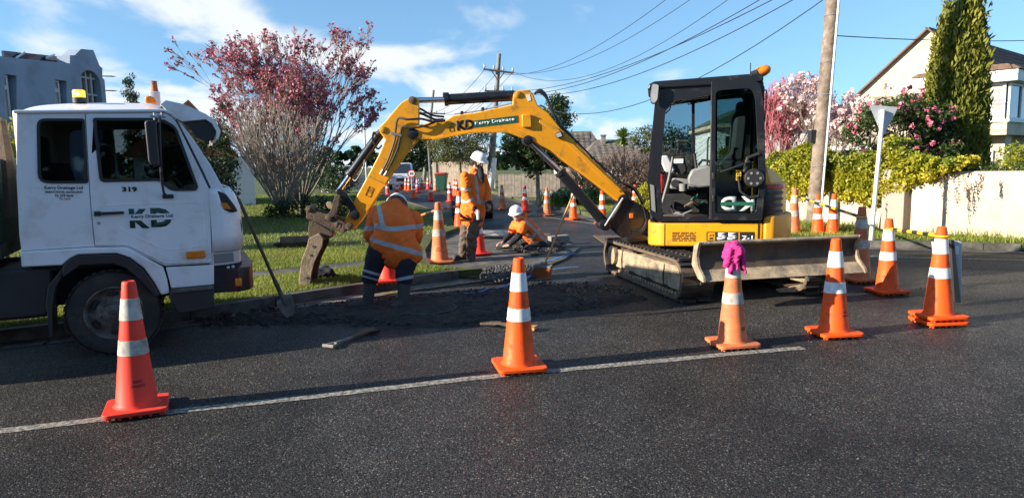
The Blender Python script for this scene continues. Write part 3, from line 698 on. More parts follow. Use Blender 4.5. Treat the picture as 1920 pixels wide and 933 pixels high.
# bare tendrils hanging over the right run
tv = plant('hanging_creeper', 'thin bare creeper strands hanging down the cream wall', 'creeper', (8.35, 12.9, 1.3)); segs = []; lf = []
RR = random.Random(3)
for px, y0, y1 in ((1772, 330, 372), (1780, 328, 400), (1788, 328, 386), (1796, 330, 380), (1768, 332, 352), (1806, 326, 366), (1838, 324, 356), (1843, 323, 350), (1640, 372, 402), (1762, 330, 345)):
    yy = 12.72 if px < 1820 else 12.42
    if px < 1700: yy = 14.05
    p = at(px, y0, yy); e = at(px+RR.uniform(-9, 6), y1, yy-.03); pr = p-np.array([8.35, 12.9, 1.3]); n = 9
    for i in range(1, n+1):
        c = p+(e-p)*i/n+np.array([math.sin(i*1.3+px)*.025, -.01, 0])-np.array([8.35, 12.9, 1.3]); segs.append((pr, c, .006, .005)); pr = c; lf += [c+np.array([RR.uniform(-.03, .03), RR.uniform(-.03, 0), 0]) for _ in range(2)]
wood('strands', segs, M_TWIGB, tv); foliage('leaves', lf, M_LFR, tv, .045, .6, 9)
edge = [np.r_[along(wall_pts[3:6], t)[0]+np.array([.06, .08]), 1.36+RR.uniform(-.02, .05)]-np.array([8.35, 12.9, 1.3]) for t in np.linspace(0, .9, 34)]
foliage('trailing_leaves', clumps(np.array(edge), .07, 14, 4), M_LFM, tv, .05, .6, 5, tone=.4)

# cypress
cy = at(1768, 318, 17.0); cyp = plant('cypress_tree', 'tall narrow yellow green cypress in front of the gabled house', 'tree', (cy[0], 17.0, .1))
segs = [(np.array([0, 0, 0.0]), np.array([0.02, 0, 2.2]), .12, .08), (np.array([.02, 0, 2.2]), np.array([.1, 0, 4.4]), .08, .03)]
wood('trunk', segs, M_BARK, cyp, 6)
R_ = np.random.RandomState(12); Cs, O, T = [], [], []
spires = [(-.02, 0, 5.02, .46, .02), (.14, -.2, 5.18, .50, .06), (.24, -.1, 5.10, .48, .06), (.40, .1, 5.02, .44, .12), (-.22, -.1, 4.3, .48, -.0), (.42, -.1, 4.2, .44, .14), (.08, -.34, 5.1, .50, .06), (.28, -.36, 4.9, .46, .06), (-.10, -.34, 4.6, .5, .0), (-.44, .0, 2.6, .46, .0), (.05, -.45, 3.4, .55, .0), (-.58, -.05, 1.5, .40, .0), (.5, -.2, 2.4, .40, .1)]
for sx, sy, h, rad, lean in spires:
    for _ in range(int(170*h/5)):
        f = R_.rand()**1.2; z = .15+f*(h-.15); rr = rad*(1-f)**.45*(.55+.45*min(1, f*6))+.03; a = R_.rand()*6.28
        c = np.array([sx+lean*f+rr*math.cos(a), sy+rr*math.sin(a), z]); n = 34; q = R_.normal(size=(n, 3))*np.array([.055, .055, .20]); u = R_.rand(n)-.5
        q[:, 0] += math.cos(a)*u*.06; Cs.append(c+q); o = np.array([math.cos(a)*.32, math.sin(a)*.32, 1.0]); O.append(np.repeat(o[None], n, 0))
        T.append(np.full(n, np.clip(.22+R_.normal(0, .22)+(.30 if f < .22 and R_.rand() < .6 else 0), 0, 1)))
Cs = np.concatenate(Cs); O = np.concatenate(O); T = np.concatenate(T); r_ = np.random.RandomState(5); V, Fq = leaf_quads(Cs, r_, .16, .30, 0, O, jitter=.42)
np_mesh('crown', V, Fq, M_LFC, cyp, tone=np.repeat(np.clip(T+r_.normal(0, .12, len(T)), 0, 1), 4))

# camellia with pink flowers
ca = at(1688, 300, 16.4); cam_ = plant('camellia_bush', 'dark green camellia with pink flowers beside the cypress', 'bush', (ca[0], 16.4, .1)); R = random.Random(8)
segs, tips = [], []
for k in range(9): grow(segs, tips, (R.uniform(-.25, .25), R.uniform(-.2, .2), .0), (R.uniform(-.42, .42), R.uniform(-.3, .3), 1), 1.75, .03, 2, R, 4, .12, .04, (2, 3), .55, .5)
wood('branches', segs, M_BARKD, cam_)
tp = np.array([t for t in tips if t[2] > .9]); tp[:, 0] = np.clip(tp[:, 0], -1.15, .95); tp[:, 2] = np.minimum(tp[:, 2], 2.95-.5*np.abs(tp[:, 0]))
foliage('leaves', clumps(tp, .2, 34, 6), M_LFM, cam_, .085, .5, 7, tone=.18)
R_ = np.random.RandomState(4); fl = tp[R_.permutation(len(tp))[:105]]+R_.normal(0, .12, (min(105, len(tp)), 3)); d_ = fl-np.array([0, 0, 1.8]); fl = fl+d_/np.linalg.norm(d_, axis=1, keepdims=True)*.10; fl[:, 1] -= .08
foliage('flowers', clumps(fl, .05, 9, 8), M_PETP, cam_, .085, .9, 9, fold=.3)

# coral bark maple and pale magnolia behind the hedge
def bare_tree(name, label, cat, base, mats, nst, ln, rad, lvl, sp, seed, flower=None, fz=1.4, trunk=.7, kids=(2, 3), spread=.35, shrink=.62, wob=.08, up=.07, keep=1.0, fsize=.05, fn=4, fasp=.8, minr=.004, inner=.35):
    t = plant(name, label, cat, base); R = random.Random(seed); segs, tips = [], []
    if trunk: segs.append((np.zeros(3), np.array([.02, 0, trunk]), rad*1.5, rad*1.2))
    for k in range(nst):
        a = 6.28*k/nst+R.uniform(-.3, .3); m = R.uniform(inner, 1)*sp
        grow(segs, tips, (math.cos(a)*rad, math.sin(a)*rad, trunk), (math.cos(a)*m, math.sin(a)*m, 1), ln*R.uniform(.8, 1.1), rad*.6, lvl, R, 5, wob, up, kids, spread, shrink, minr)
    big = [s for s in segs if s[2] > rad*.25]; fine = [s for s in segs if s[2] <= rad*.25]
    wood('trunk', big, mats[0], t, 6); wood('twigs', fine, mats[1], t, 3)
    if flower:
        tp = np.array([q for q in tips if q[2] > fz+R.gauss(0, .25) and R.random() < keep])
        foliage('blossom', clumps(tp, fsize*.9, fn, seed), flower, t, fsize, fasp, seed+1, up=.6)
    return t, np.array(tips)
mp_ = at(1462, 300, 19.0); bare_tree('coral_maple', 'bare maple with coral red twigs behind the golden hedge', 'tree', (mp_[0], 19.0, .1), (M_TWIGB, M_TWIGP), 14, 1.36, .05, 3, .34, 5, trunk=.72, kids=(3, 5), spread=.27, shrink=.6, up=.10, minr=.0062)
mg_ = at(1545, 300, 18.2); bare_tree('pale_magnolia', 'leafless magnolia with blush white blooms beside the leaning timber pole', 'tree', (mg_[0], 18.2, .1), (M_BARK, M_TWIG), 8, 1.25, .045, 3, .32, 6, M_PETW, 1.2, trunk=.7, kids=(2, 3), spread=.30, fsize=.105, fn=6, fasp=.8, keep=.42, minr=.006)

# the big vase-shaped crimson tree and the grey shrub at its foot
tb = G(548, 404, VZ)
t_, tips = bare_tree('crimson_tree', 'tall vase shaped tree with crimson blossom on bare grey branches', 'tree', (tb[0], tb[1]+1.0), (M_BARK, M_TWIGB), 22, 2.75, .06, 4, .80, 11, M_PETR, 2.3, trunk=.30, kids=(2, 3), spread=.30, shrink=.54, wob=.06, up=.02, fsize=.085, fn=3, fasp=.8, keep=.44, minr=.0055, inner=.05)
t_, tips = bare_tree('twiggy_shrub', 'dense grey leafless shrub at the foot of the crimson tree', 'shrub', (tb[0]-.12, tb[1]-.55), (M_TWIG, M_TWIG), 60, 1.9, .024, 2, .66, 12, None, trunk=0, kids=(3, 4), spread=.16, shrink=.55, wob=.05, up=.04, minr=.0065)
g_ = plant('undergrowth', 'few green leaves growing at the shrub base', 'plant', (tb[0]-.1, tb[1]-.9)); foliage('leaves', clumps(np.random.RandomState(3).normal(0, 1, (30, 3))*np.array([.4, .2, .15])+np.array([0, 0, .3]), .12, 10, 2), M_LFY, g_, .09, .25, 4, tone=.3)

def leafy(name, label, cat, base, crown, r, n, per, lm, bm, seed, size=.09, asp=.5, tone=.3, trunk_r=.07, lean=(0, 0), limbs=5, group=None, cr=.35, shell=.35, flat=.85, up=0.0):
    """leafy tree or bush: trunk with limbs into a crown of leaf clumps; crown = centre height, r = (rx, ry, rz)"""
    t = plant(name, label, cat, base, group); R = np.random.RandomState(seed)
    q = R.normal(size=(n, 3)); q /= np.linalg.norm(q, axis=1, keepdims=True); q *= (shell+(1-shell)*R.rand(n, 1)**.5)*(.78+.3*R.rand(n, 1)); cl = q*np.array(r)+np.array([lean[0], lean[1], crown])
    if bm:
        segs = []; top = np.array([lean[0]*.55, lean[1]*.55, max(crown-r[2]*.75, .15)]); pr = np.zeros(3)
        for i in range(1, 5):
            c = top*i/4+np.array([R.normal(0, .03), 0, 0]); segs.append((pr, c, trunk_r*(1-.1*(i-1)), trunk_r*(1-.1*i))); pr = c
        for k in range(limbs):
            e = cl[R.randint(n)]; mid = (top+e)/2+R.normal(0, .1, 3); segs += [(top, mid, trunk_r*.5, trunk_r*.3), (mid, e, trunk_r*.3, trunk_r*.12)]
            for _ in range(4):
                e2 = cl[R.randint(n)]
                if np.linalg.norm(e2-mid) < max(r)*1.0: segs.append((mid, e2, trunk_r*.2, trunk_r*.07))
        wood('trunk', segs, bm, t, 6)
    C = clumps(cl, cr, per, seed+1, flat); cz = np.repeat(np.clip(tone+R.normal(0, .16, n), 0, 1), per)
    r_ = np.random.RandomState(seed+2); V, Fq = leaf_quads(C, r_, size, asp, up)
    np_mesh('crown', V, Fq, lm, t, tone=np.repeat(np.clip(cz+r_.normal(0, .14, len(C)), 0, 1), 4)); return t
def ground_at(px, py): p = G(px, py, VZ); return (p[0], p[1])
leafy('evergreen_magnolia', 'round glossy evergreen tree with pale trunk on the far verge', 'tree', ground_at(1010, 388), 2.2, (1.3, 1.2, 1.05), 190, 36, M_LFM, M_CONC, 51, .15, .5, .30, .10, cr=.27, lean=(-.05, 0))
leafy('olive_tree', 'loose olive green street tree with leaning pale trunk by the fence', 'tree', (-2.9, 41), 2.75, (2.05, 1.6, 1.35), 230, 50, M_LFO, M_BARK, 52, .14, .34, .35, .13, lean=(-.1, 0), cr=.42)
leafy('dark_tree', 'dense dark evergreen behind the speed sign', 'tree', (-8.4, 60), 3.1, (2.3, 2.0, 1.9), 170, 50, M_LFD, M_BARKD, 53, .22, .5, .25, .2, cr=.55)
leafy('tall_tree', 'tall broadleaf crown showing above the boom elbow', 'tree', (2.5, 36), 4.0, (.85, .8, 1.1), 46, 42, M_LFM, M_BARK, 54, .17, .5, .25, .1, cr=.34)
leafy('distant_tree', 'grey green treetop beyond the roof left of the cab', 'tree', (9.3, 48), 2.75, (1.3, 1.2, 1.3), 70, 40, M_LFO, M_BARK, 55, .16, .45, .15, .15, cr=.45)
leafy('distant_tree', 'dark green treetop seen through the cab opening', 'tree', (11.2, 47), 2.3, (2.0, 1.6, 1.5), 110, 44, M_LFD, M_BARK, 56, .17, .5, .45, .15, cr=.5)
leafy('round_bush', 'dark bush between the truck nose and grey shrub', 'bush', (-8.1, 17.5), .9, (1.1, .8, 1.0), 90, 44, M_LFD, M_BARKD, 57, .11, .5, .25, .05, cr=.3)
leafy('round_bush', 'dark green bush at the white house corner', 'bush', (-9.5, 20.5), 1.35, (1.2, .9, 1.4), 100, 44, M_LFD, M_BARKD, 58, .13, .5, .2, .05, cr=.32)
leafy('conifer', 'pointed dark conifer behind the truck visor', 'tree', (-9.0, 22.0), 1.9, (.42, .42, 1.75), 70, 44, M_LFD, M_BARKD, 59, .12, .3, .3, .06, cr=.26, up=.8)
leafy('conifer', 'slim dark cypress tip above the cab roof', 'tree', (-16.6, 31), 3.0, (.32, .32, 2.75), 130, 44, M_LFD, M_BARKD, 60, .14, .3, .2, .06, cr=.24, up=.8)
leafy('roadside_tree', 'dark leafy tree at the street edge behind the bucket cylinder', 'tree', (-13.2, 48), 1.6, (1.1, 1.1, 1.3), 70, 44, M_LFD, M_BARKD, 78, .16, .5, .2, .08, cr=.38)
leafy('round_bush', 'dark bush at the far left kerb of the side street', 'bush', (-10.2, 41), .8, (1.2, .9, .95), 70, 44, M_LFD, M_BARKD, 79, .13, .5, .2, .05, cr=.34)
leafy('low_hedge', 'low dark clipped hedge behind the bucket arm', 'hedge', (-6.1, 21.4), .30, (1.6, .4, .36), 80, 44, M_LFD, None, 61, .08, .5, .3, cr=.2)
leafy('golden_bush', 'golden leaved bush behind the truck cab', 'bush', (-8.95, 12.2), 1.55, (.75, .6, .85), 80, 44, M_LFY, M_BARKD, 62, .10, .55, .4, .04, cr=.26)
leafy('verge_shrub', 'brown green shrub beside the strap leaved clump', 'shrub', (2.95, 26.2), .65, (.9, .6, .55), 60, 40, M_LFO, M_BARKD, 63, .09, .4, .1, .03, cr=.25)
leafy('verge_shrub', 'dark russet shrub behind the boom cylinder', 'shrub', (4.1, 24.2), .75, (.9, .7, .65), 70, 44, M_LFR, M_BARKD, 64, .09, .4, .1, .03, cr=.26)
leafy('garden_hedge', 'dark hedge behind the boom foot', 'hedge', (6.2, 27.0), .5, (2.2, .6, .62), 110, 44, M_LFD, None, 65, .1, .5, .15, cr=.28)
leafy('garden_shrub', 'yellowing shrub left of the cab', 'shrub', (4.1, 20.8), .42, (.36, .3, .5), 34, 40, M_LFY, M_BARKD, 66, .10, .35, .35, .02, cr=.2, up=.5)
for i, (x, y, sc) in enumerate([(4.6, 27.6, 1.0), (6.4, 28.0, 1.05), (3.2, 28.6, .85)]):
    bare_tree('twig_bush', ['leafless russet twig bush below the tiled roof', 'leafless twig bush right of the cabbage tree', 'leafless twig bush left of the boom cylinder'][i], 'bush', (x, y), (M_TWIGB, M_TWIGB), 16, 1.05*sc, .03, 2, .8, 70+i, None, trunk=.15, kids=(3, 4), spread=.45, shrink=.6, minr=.008)
lb = at(1898, 320, 13.2); leafy('garden_bush', 'golden green bush above the right end of the wall', 'bush', (lb[0]+.25, 13.4), 1.30, (.55, .4, .42), 50, 44, M_LFY, M_BARKD, 77, .06, .5, .12, .03, cr=.16)
# distant tree lines: one beyond the houses, one added unseen behind the viewer to darken glass reflections and cut horizon fill
def treeline(name, pts, h, n, per, seed, size):
    R = np.random.RandomState(seed); C = []
    for _ in range(n):
        p, d = along(pts, R.rand()); hh = h*(.55+.45*vnoise(np.array([[p[0]*.04, p[1]*.04]]), 1, seed)[0]+.25*R.rand()); C.append((p[0]+R.normal(0, 1.5), p[1]+R.normal(0, 1.5), hh*R.rand()**.6))
    C = np.array(C); q = clumps(C, h*.22, per, seed); r = np.random.RandomState(seed+1); V, Fq = leaf_quads(q, r, size, .8); return np_mesh(name, V, Fq, M_LFD, tone=np.repeat(r.rand(len(q)), 4), kind='stuff')
treeline('distant_treeline', [(-260, 150), (-120, 190), (0, 210), (140, 190), (280, 150)], 6.0, 700, 26, 81, 2.2)
treeline('added_rear_treeline', [(-18, -19), (10, -21), (34, -16)], 5.5, 330, 26, 83, .9)
# strap-leaved clump
ag = plant('strap_leaf_clump', 'bright green strap leaved clump beside the pale trunk', 'plant', (2.2, 25.3)); R_ = np.random.RandomState(9)
b_, Fs = [], []
for _ in range(300):
    c = np.array([R_.normal(0, .42), R_.normal(0, .3), 0]); a = R_.rand()*6.28; d = np.array([math.cos(a), math.sin(a), 0]); s = np.array([-d[1], d[0], 0])*.028; L = R_.uniform(.45, .8); n = len(b_)*6
    b_.append([c-s*.7, c+s*.7, c+d*L*.35+s+np.array([0, 0, L*.75]), c+d*L*.35-s+np.array([0, 0, L*.75]), c+d*L*.95+s*.3+np.array([0, 0, L*.55]), c+d*L*.95-s*.3+np.array([0, 0, L*.55])]); Fs += [(n, n+1, n+2, n+3), (n+3, n+2, n+4, n+5)]
np_mesh('leaves', np.array(b_).reshape(-1, 3), Fs, M_LFA, ag, tone=np.repeat(R_.rand(300), 6))
# cabbage tree
cb = at(1168, 330, 30.0); ct = plant('cabbage_tree', 'spiky headed cabbage tree in front of the tiled roofs', 'tree', (cb[0], 30.0))
b = B(); b.loc = FR[ct]; b.tube([(0, 0, 0), (.03, 0, 1.2), (0, 0, 2.45)], [.11, .09, .08], 7); obj('trunk', b, M_BARKD, ct)
Vv, Ff, Tn = [], [], []
for _ in range(330):
    d = R_.normal(size=3); d[2] = d[2]*.9+.25; d /= np.linalg.norm(d); s = np.cross(d, [0, 0, 1.0]); s /= np.linalg.norm(s)+1e-6; L = R_.uniform(.55, .85); o = np.array([0, 0, 2.55]); dr = np.array([0, 0, -.18*L if d[2] < .5 else 0]); n = len(Vv)
    Vv += [o-s*.02, o+s*.02, o+d*L*.55+s*.03, o+d*L*.55-s*.03, o+d*L+dr]; Ff.append((n, n+1, n+2, n+3)); Ff.append((n+3, n+2, n+4, n+4)); Tn += [R_.rand()]*5
np_mesh('crown', np.array(Vv), Ff, M_LFA, ct, tone=Tn).data.validate()

# ---------------------------------------------------------------- houses
def tile_roof(t, o, u, v, nu, nv, su, sv, mat, name='roof', th=.03, clip=None):
    """overlapping courses of roof tiles from the eave o, u along the eave, v up the slope (world axes, unit)"""
    o, u, v = (np.array(q, float) for q in (o, u, v)); n = np.cross(u, v); n /= np.linalg.norm(n); n = n*(1 if n[2] > 0 else -1); b = B()
    for j in range(nv):
        i0, i1 = (0, nu) if clip is None else clip(j)
        for i in range(i0, i1):
            a = o+u*su*i+v*sv*j; c = [a+n*th, a+u*su*.5+n*(th+.028), a+u*su*.98+n*th, a+u*su*.98+v*sv*1.06+n*.004, a+u*su*.5+v*sv*1.06+n*.03, a+v*sv*1.06+n*.004]
            b.add(c+[a-n*.01, a+u*su*.98-n*.01], [(0, 1, 4, 5), (1, 2, 3, 4), (6, 7, 2, 1, 0)])
    return obj(name, b, mat, t, smooth=0)
# gabled cream house on the right
hx = at(1742, 55, 22.0); HL = Loc((hx[0], 22.0), -50)
ho = thing('gabled_house', 'cream two storey house with steep gable and brown tiled roof', 'house', HL)
ap = HL.p(1742, 57); zA = ap[2]; lf_ = HL.p(1592, 196); rt = HL.p(1862, 143)
slp = (zA-lf_[2])/(-lf_[0]); xr = 3.6; zr = zA-slp*xr*.62
rr_ = HL.p(1868, 150); xr, zr = rr_[0], rr_[2]
xl = -5.4; zl = zA-slp*5.4
b = B(HL); b.prism([(xl, 0), (xr, 0), (xr, zr), (0, zA), (xl, zl)], 0, 11); obj('wall', b, M_CREAM, ho, smooth=0)
b = B(HL)
for (x0, z0, x1, z1) in ((xl-.3, zl-.3*slp, 0, zA), (0, zA, xr+.35, zr-.35*(zA-zr)/xr)):
    d = np.array([x1-x0, z1-z0]); d /= np.linalg.norm(d); n = np.array([-d[1], d[0]])*.07
    b.prism([(x0, z0+.01), (x1, z1+.01), (x1+n[0]*.5, z1+n[1]), (x0+n[0]*.5, z0+n[1])], -.16, 0.0)
obj('barge_tiles', b, M_ROOF, ho, smooth=0)
d = np.array([xr, 0, zr-zA]); ln_ = np.linalg.norm(d); vv = -d/ln_; e0 = HL.world((xr-vv[0]*.4, -.15, zr-vv[2]*.4)); uu = HL.R@np.array([0, 1, 0]); vw = HL.R@vv
tile_roof(ho, e0, uu, vw, 36, int((ln_+.5)/.30), .31, .30, M_ROOF)
d = np.array([xl, 0, zl-zA]); ln_ = np.linalg.norm(d); vv = -d/ln_; b = B(HL); b.prism([(xl-.3, zl-.3*slp), (0, zA), (0, zA+.1), (xl-.3, zl-.3*slp+.1)], 0.0, 11.0); obj('rear_slope', b, M_ROOF, ho, smooth=0)
def win(t, loc, x0, x1, z0, z1, y, mat=None, nx=1, nz=1, fr=.06, fm=None, name='window', depth=.10):
    b = B(loc); hol = []; w, h = (x1-x0-fr*(nx+1))/nx, (z1-z0-fr*(nz+1))/nz
    for i in range(nx):
        for j in range(nz):
            a, c = x0+fr+(w+fr)*i, z0+fr+(h+fr)*j; hol.append([(a, c), (a+w, c), (a+w, c+h), (a, c+h)])
    b.prism([[(x0, z0), (x1, z0), (x1, z1), (x0, z1)]]+hol, y-depth*.5, y+.02); f = obj(name, b, fm or M_WFRAME, t, smooth=0)
    for l in hol:
        b = B(loc); (a, c), (a2, c2) = l[0], l[2]; b.box(a-.01, a2+.01, y-.012, y+.008, c-.01, c2+.01); obj('pane', b, mat or M_WIN, f, smooth=0)
    return f
yb = -1.15
P = lambda px, py: HL.p(px, py, yb)
bx0, bx1, bz1, bz0 = P(1742, 168)[0], P(1890, 150)[0], P(1870, 155)[2], P(1870, 253)[2]
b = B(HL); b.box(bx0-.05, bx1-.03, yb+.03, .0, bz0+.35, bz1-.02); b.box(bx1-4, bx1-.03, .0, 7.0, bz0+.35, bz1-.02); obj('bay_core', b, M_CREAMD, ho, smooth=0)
b = B(HL); b.box(bx0-.35, bx1+.3, yb-.3, .02, bz1, bz1+.30); b.box(bx1+.0, bx1+.301, .02, 8, bz1, bz1+.299); obj('fascia', b, M_WFRAME, ho, smooth=0, bevel=.01)
b = B(HL); b.prism([(bx0-.4, bz1+.30), (bx1+.36, bz1+.30), (bx1-.1, bz1+.52), (bx0+.2, bz1+.52)], yb+.2, yb+.9); b.prism([(bx0-.4, bz1+.31), (bx1+.36, bz1+.31), (bx1+.2, bz1+.42), (bx0-.2, bz1+.42)], yb-.35, yb+.25); obj('bay_roof', b, M_ROOF, ho, smooth=0)
sw0 = bz0+.42
win(ho, HL, bx0+.05, bx1-1.1, sw0, bz1-.02, yb, M_BLIND, 2, 1); win(ho, HL, bx1-1.08, bx1-.02, sw0, bz1-.02, yb, M_BLIND, 1, 1)
HR = Loc(HL.world((bx1, yb, 0)), HL.deg+90)
win(ho, HR, .04, 2.2, sw0, bz1-.02, -.02, M_WIN, 2, 1); win(ho, HR, 2.2, 4.6, sw0, bz1-.02, -.02, M_WIN, 2, 1)
b = B(HL); b.box(bx0-.1, bx1+.12, yb-.12, .0, sw0-.07, sw0+.0); b.box(bx1-.02, bx1+.121, 0, 7, sw0-.07, sw0-.001); obj('sill', b, M_WFRAME, ho, smooth=0)
b = B(HL); b.box(bx0-.06, bx1+.06, yb-.06, .0, bz0, sw0-.07); b.box(bx1-.02, bx1+.061, 0, 7, bz0, sw0-.071); obj('balcony_apron', b, M_CREAM, ho, smooth=0)
b = B(HL); b.box(bx0+.2, bx1-.12, yb+.55, 0, 0, bz0); obj('lower_wall', b, M_CREAM, ho, smooth=0)
wa, wb = HL.p(1831, 282, yb+.5), HL.p(1860, 322, yb+.5); win(ho, HL, wa[0], wb[0], wb[2]-.5, wa[2], yb+.52, M_LENS, 1, 1)

# low garage behind the hedge
GL = Loc((at(1500, 300, 21.5)[0], 21.5), -8); ga = thing('garage', 'low taupe garage with tiled roof behind the pale magnolia', 'garage', GL)
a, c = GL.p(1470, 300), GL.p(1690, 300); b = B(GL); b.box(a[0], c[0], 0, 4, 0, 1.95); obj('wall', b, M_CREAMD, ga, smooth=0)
tile_roof(ga, GL.world((a[0]+1.2, -.25, 1.98)), GL.R@np.array([1, 0, 0]), GL.R@np.array([0, .88, .36]), int((c[0]-a[0]-1.2)/.32), 7, .32, .30, M_CREAM)
b = B(GL); b.box(a[0]+1.2, c[0], -.27, -.2, 1.86, 1.99); obj('gutter', b, M_WFRAME, ga, smooth=0)

# house seen through the cab door
ML = Loc((at(1345, 300, 30.0)[0], 30.0), -6); mh = thing('weatherboard_house', 'white weatherboard house seen through the cab door glass', 'house', ML)
b = B(ML); b.box(0, 4.6, 0, 6, 0, 3.0); obj('wall', b, M_WFRAME, mh, smooth=0)
b = B(ML); b.box(-.3, 4.9, -.35, 6.3, 3.0, 3.16); obj('eave', b, M_CREAM, mh, smooth=0)
b = B(ML); b.prism([(-.35, 3.16), (4.95, 3.16), (3.2, 4.0), (1.4, 4.0)], -.3, 6.3); obj('roof', b, M_ROOFGR, mh, smooth=0)
win(mh, ML, .25, 1.35, 1.3, 2.7, -.03, M_WIN, 2, 1)
# tiled houses in the middle distance
def hip_house(name, label, px0, px1, eave, ridge, Y, mat, deg=0, depth=6, rpx=None, chim=None, wallm=None):
    L_ = Loc((at(px0, 300, Y)[0], Y), deg); h = thing(name, label, 'house', L_); a = L_.p(px0, eave); c = L_.p(px1, eave); r0, r1 = rpx or ((px0*.6+px1*.4), (px0*.4+px1*.6))
    w = c[0]-a[0]; ez = (a[2]+c[2])/2; q0, q1 = L_.p(r0, ridge, depth/2), L_.p(r1, ridge, depth/2)
    b = B(L_); b.box(a[0]+.3, c[0]-.3, .3, depth-.3, 0, ez); obj('wall', b, wallm or M_CREAMD, h, smooth=0)
    V = [(a[0], 0, ez), (c[0], 0, ez), (c[0], depth, ez), (a[0], depth, ez), (q0[0], depth/2, q0[2]), (q1[0], depth/2, q0[2])]
    b = B(L_); b.add(V, [(0, 3, 2, 1), (2, 3, 4, 5), (3, 0, 4), (1, 2, 5), (0, 1, 5, 4)]); rf = obj('roof', b, mat, h, smooth=0)
    sl = np.array([0, depth/2, q0[2]-ez]); ls = np.linalg.norm(sl); nv = int(ls/.38)
    def clip(j):
        f = (j+.5)/nv; l = a[0]+(q0[0]-a[0])*f; r = c[0]+(q1[0]-c[0])*f; return int((l-a[0])/.36)+1, int((r-a[0])/.36)
    tile_roof(h, L_.world((a[0], 0, ez+.03)), L_.R@np.array([1, 0, 0]), L_.R@(sl/ls), 0, nv, .36, .38, mat, 'roof_tiles', .03, clip)
    if chim:
        for (cx, cy0, cy1, w_) in chim:
            p0, p1 = L_.p(cx, cy0, depth*.4), L_.p(cx, cy1, depth*.4); b = B(L_); b.box(p0[0]-w_, p0[0]+w_, depth*.4-w_, depth*.4+w_, p1[2], p0[2]); b.box(p0[0]-w_*1.3, p0[0]+w_*1.3, depth*.4-w_*1.3, depth*.4+w_*1.3, p0[2], p0[2]+w_*.5); obj('chimney', b, M_CONC, h, smooth=0)
    return h, L_
h1, L1 = hip_house('tiled_house', 'house with steep grey brown tiled roof above the boom', 1040, 1150, 305, 247, 44, M_ROOFG, rpx=(1040, 1108), wallm=M_CREAM)
h2, L2 = hip_house('tiled_house', 'low hipped house with pipe chimney behind the cabbage tree', 1085, 1230, 306, 262, 38, M_ROOFG, rpx=(1118, 1170), chim=[(1131, 255, 275, .13)])
win(h2, L2, L2.p(1148, 310)[0], L2.p(1166, 310)[0], .9, 1.55, .27, M_WIN, 2, 1)
hip_house('tiled_house', 'house with green grey tiled roof seen through the cab opening', 1225, 1345, 310, 279, 36, M_ROOFGR, rpx=(1262, 1305), chim=[(1279, 266, 305, .22)])
# blue grey house on the left
BL = Loc((-11.1, 15.0), 84); bh = thing('rendered_house', 'blue grey rendered house with arched window and stepped parapet', 'house', BL)
def bx(px, py, y=0): q = BL.p(px, py, y); return (q[0], q[2])
top = [bx(-80, 88), bx(8, 107), bx(131, 119), bx(131, 104), bx(140, 104), bx(152, 92), bx(175, 94), bx(187, 124), bx(192, 128), bx(192, 146), bx(196, 150)]
bot = [(top[-1][0], 0), (top[0][0], 0)]
ax0, ax1 = bx(152, 170)[0], bx(190, 170)[0]; az = bx(171, 150)[1]; am = (ax0+ax1)/2; ar = (ax1-ax0)/2
arch = [(ax0, az-1.6), (ax1, az-1.6)]+[(am+ar*math.cos(q), az-.1+ar*.9*math.sin(q)) for q in np.linspace(0, math.pi, 12)]
w1 = [bx(9, 230), bx(31, 226), bx(31, 142), bx(9, 139)]; w2 = [bx(103, 222), bx(125, 222), bx(125, 152), bx(103, 149)]
b = B(BL); b.prism([top+bot, arch, w1, w2], 0, .35); obj('wall', b, M_BLUEG, bh, smooth=0)
b = B(BL); b.box(top[0][0], top[-1][0]-.05, .36, 7, 0, bx(131, 117)[1]-.3); obj('core', b, M_BLUEG, bh, smooth=0)
for w_, nz in ((w1, 2), (w2, 2)):
    x0, x1, z0, z1 = w_[0][0], w_[1][0], w_[0][1], w_[2][1]; win(bh, BL, x0, x1, z0, z0+(z1-z0)*.74, .16, M_BLIND, 1, 1, .05, M_SIGNB); win(bh, BL, x0, x1, z0+(z1-z0)*.74, z1, .161, M_BLIND, 1, 1, .05, M_SIGNB)
b = B(BL); b.prism(arch, .20, .22); f = obj('arched_window', b, M_WIN, bh, smooth=0)
b = B(BL); n_ = 4
for i in range(1, n_): x = ax0+(ax1-ax0)*i/n_; b.box(x-.03, x+.03, .12, .19, az-1.6, az-.1+ar*.9*math.sqrt(max(0, 1-((x-am)/ar)**2)))
for z in np.arange(az-1.2, az+ar*.8, .42): 
    h_ = ar*math.sqrt(max(0.02, 1-max(0, (z-az+.1)/(ar*.9))**2)); b.box(am-h_, am+h_, .125, .185, z-.025, z+.025)
obj('glazing_bars', b, M_BLIND, f, smooth=0)
b = B(BL); k0, k1 = bx(6, 95, .55), bx(130, 108, .55); b.prism([(k0[0], k0[1]-.75), (k1[0], k1[1]-.75), (k1[0], k1[1]), (k0[0], k0[1])], .55, .60); sk = obj('glazed_screen', b, M_WIN, bh, smooth=0)
for px in (30, 86):
    q, q2 = bx(px, 109+.1*px*0, .5), bx(px+16, 98+.08*(px-30), .5); b = B(BL); b.tube([(q[0], .5, q[1]), (q2[0], .5, q2[1])], .025, 5); obj('strut', b, M_WFRAME, sk, smooth=0)
for (px, py) in ((203, 143), (206, 170)):
    q = at(px-11, py, 19.5); b = B(); b.tube([q, at(px+11, py+1, 19.5)], .012, 5)
    for k in range(7): w_ = at(px-8+k*3, py, 19.5); b.tube([w_-np.array([0, .12, 0]), w_+np.array([0, .12, 0])], .006, 4)
    b.tube([q, q-np.array([.25, 0, .3])], .012, 5); obj('aerial', b, M_GALV, bh, smooth=0)
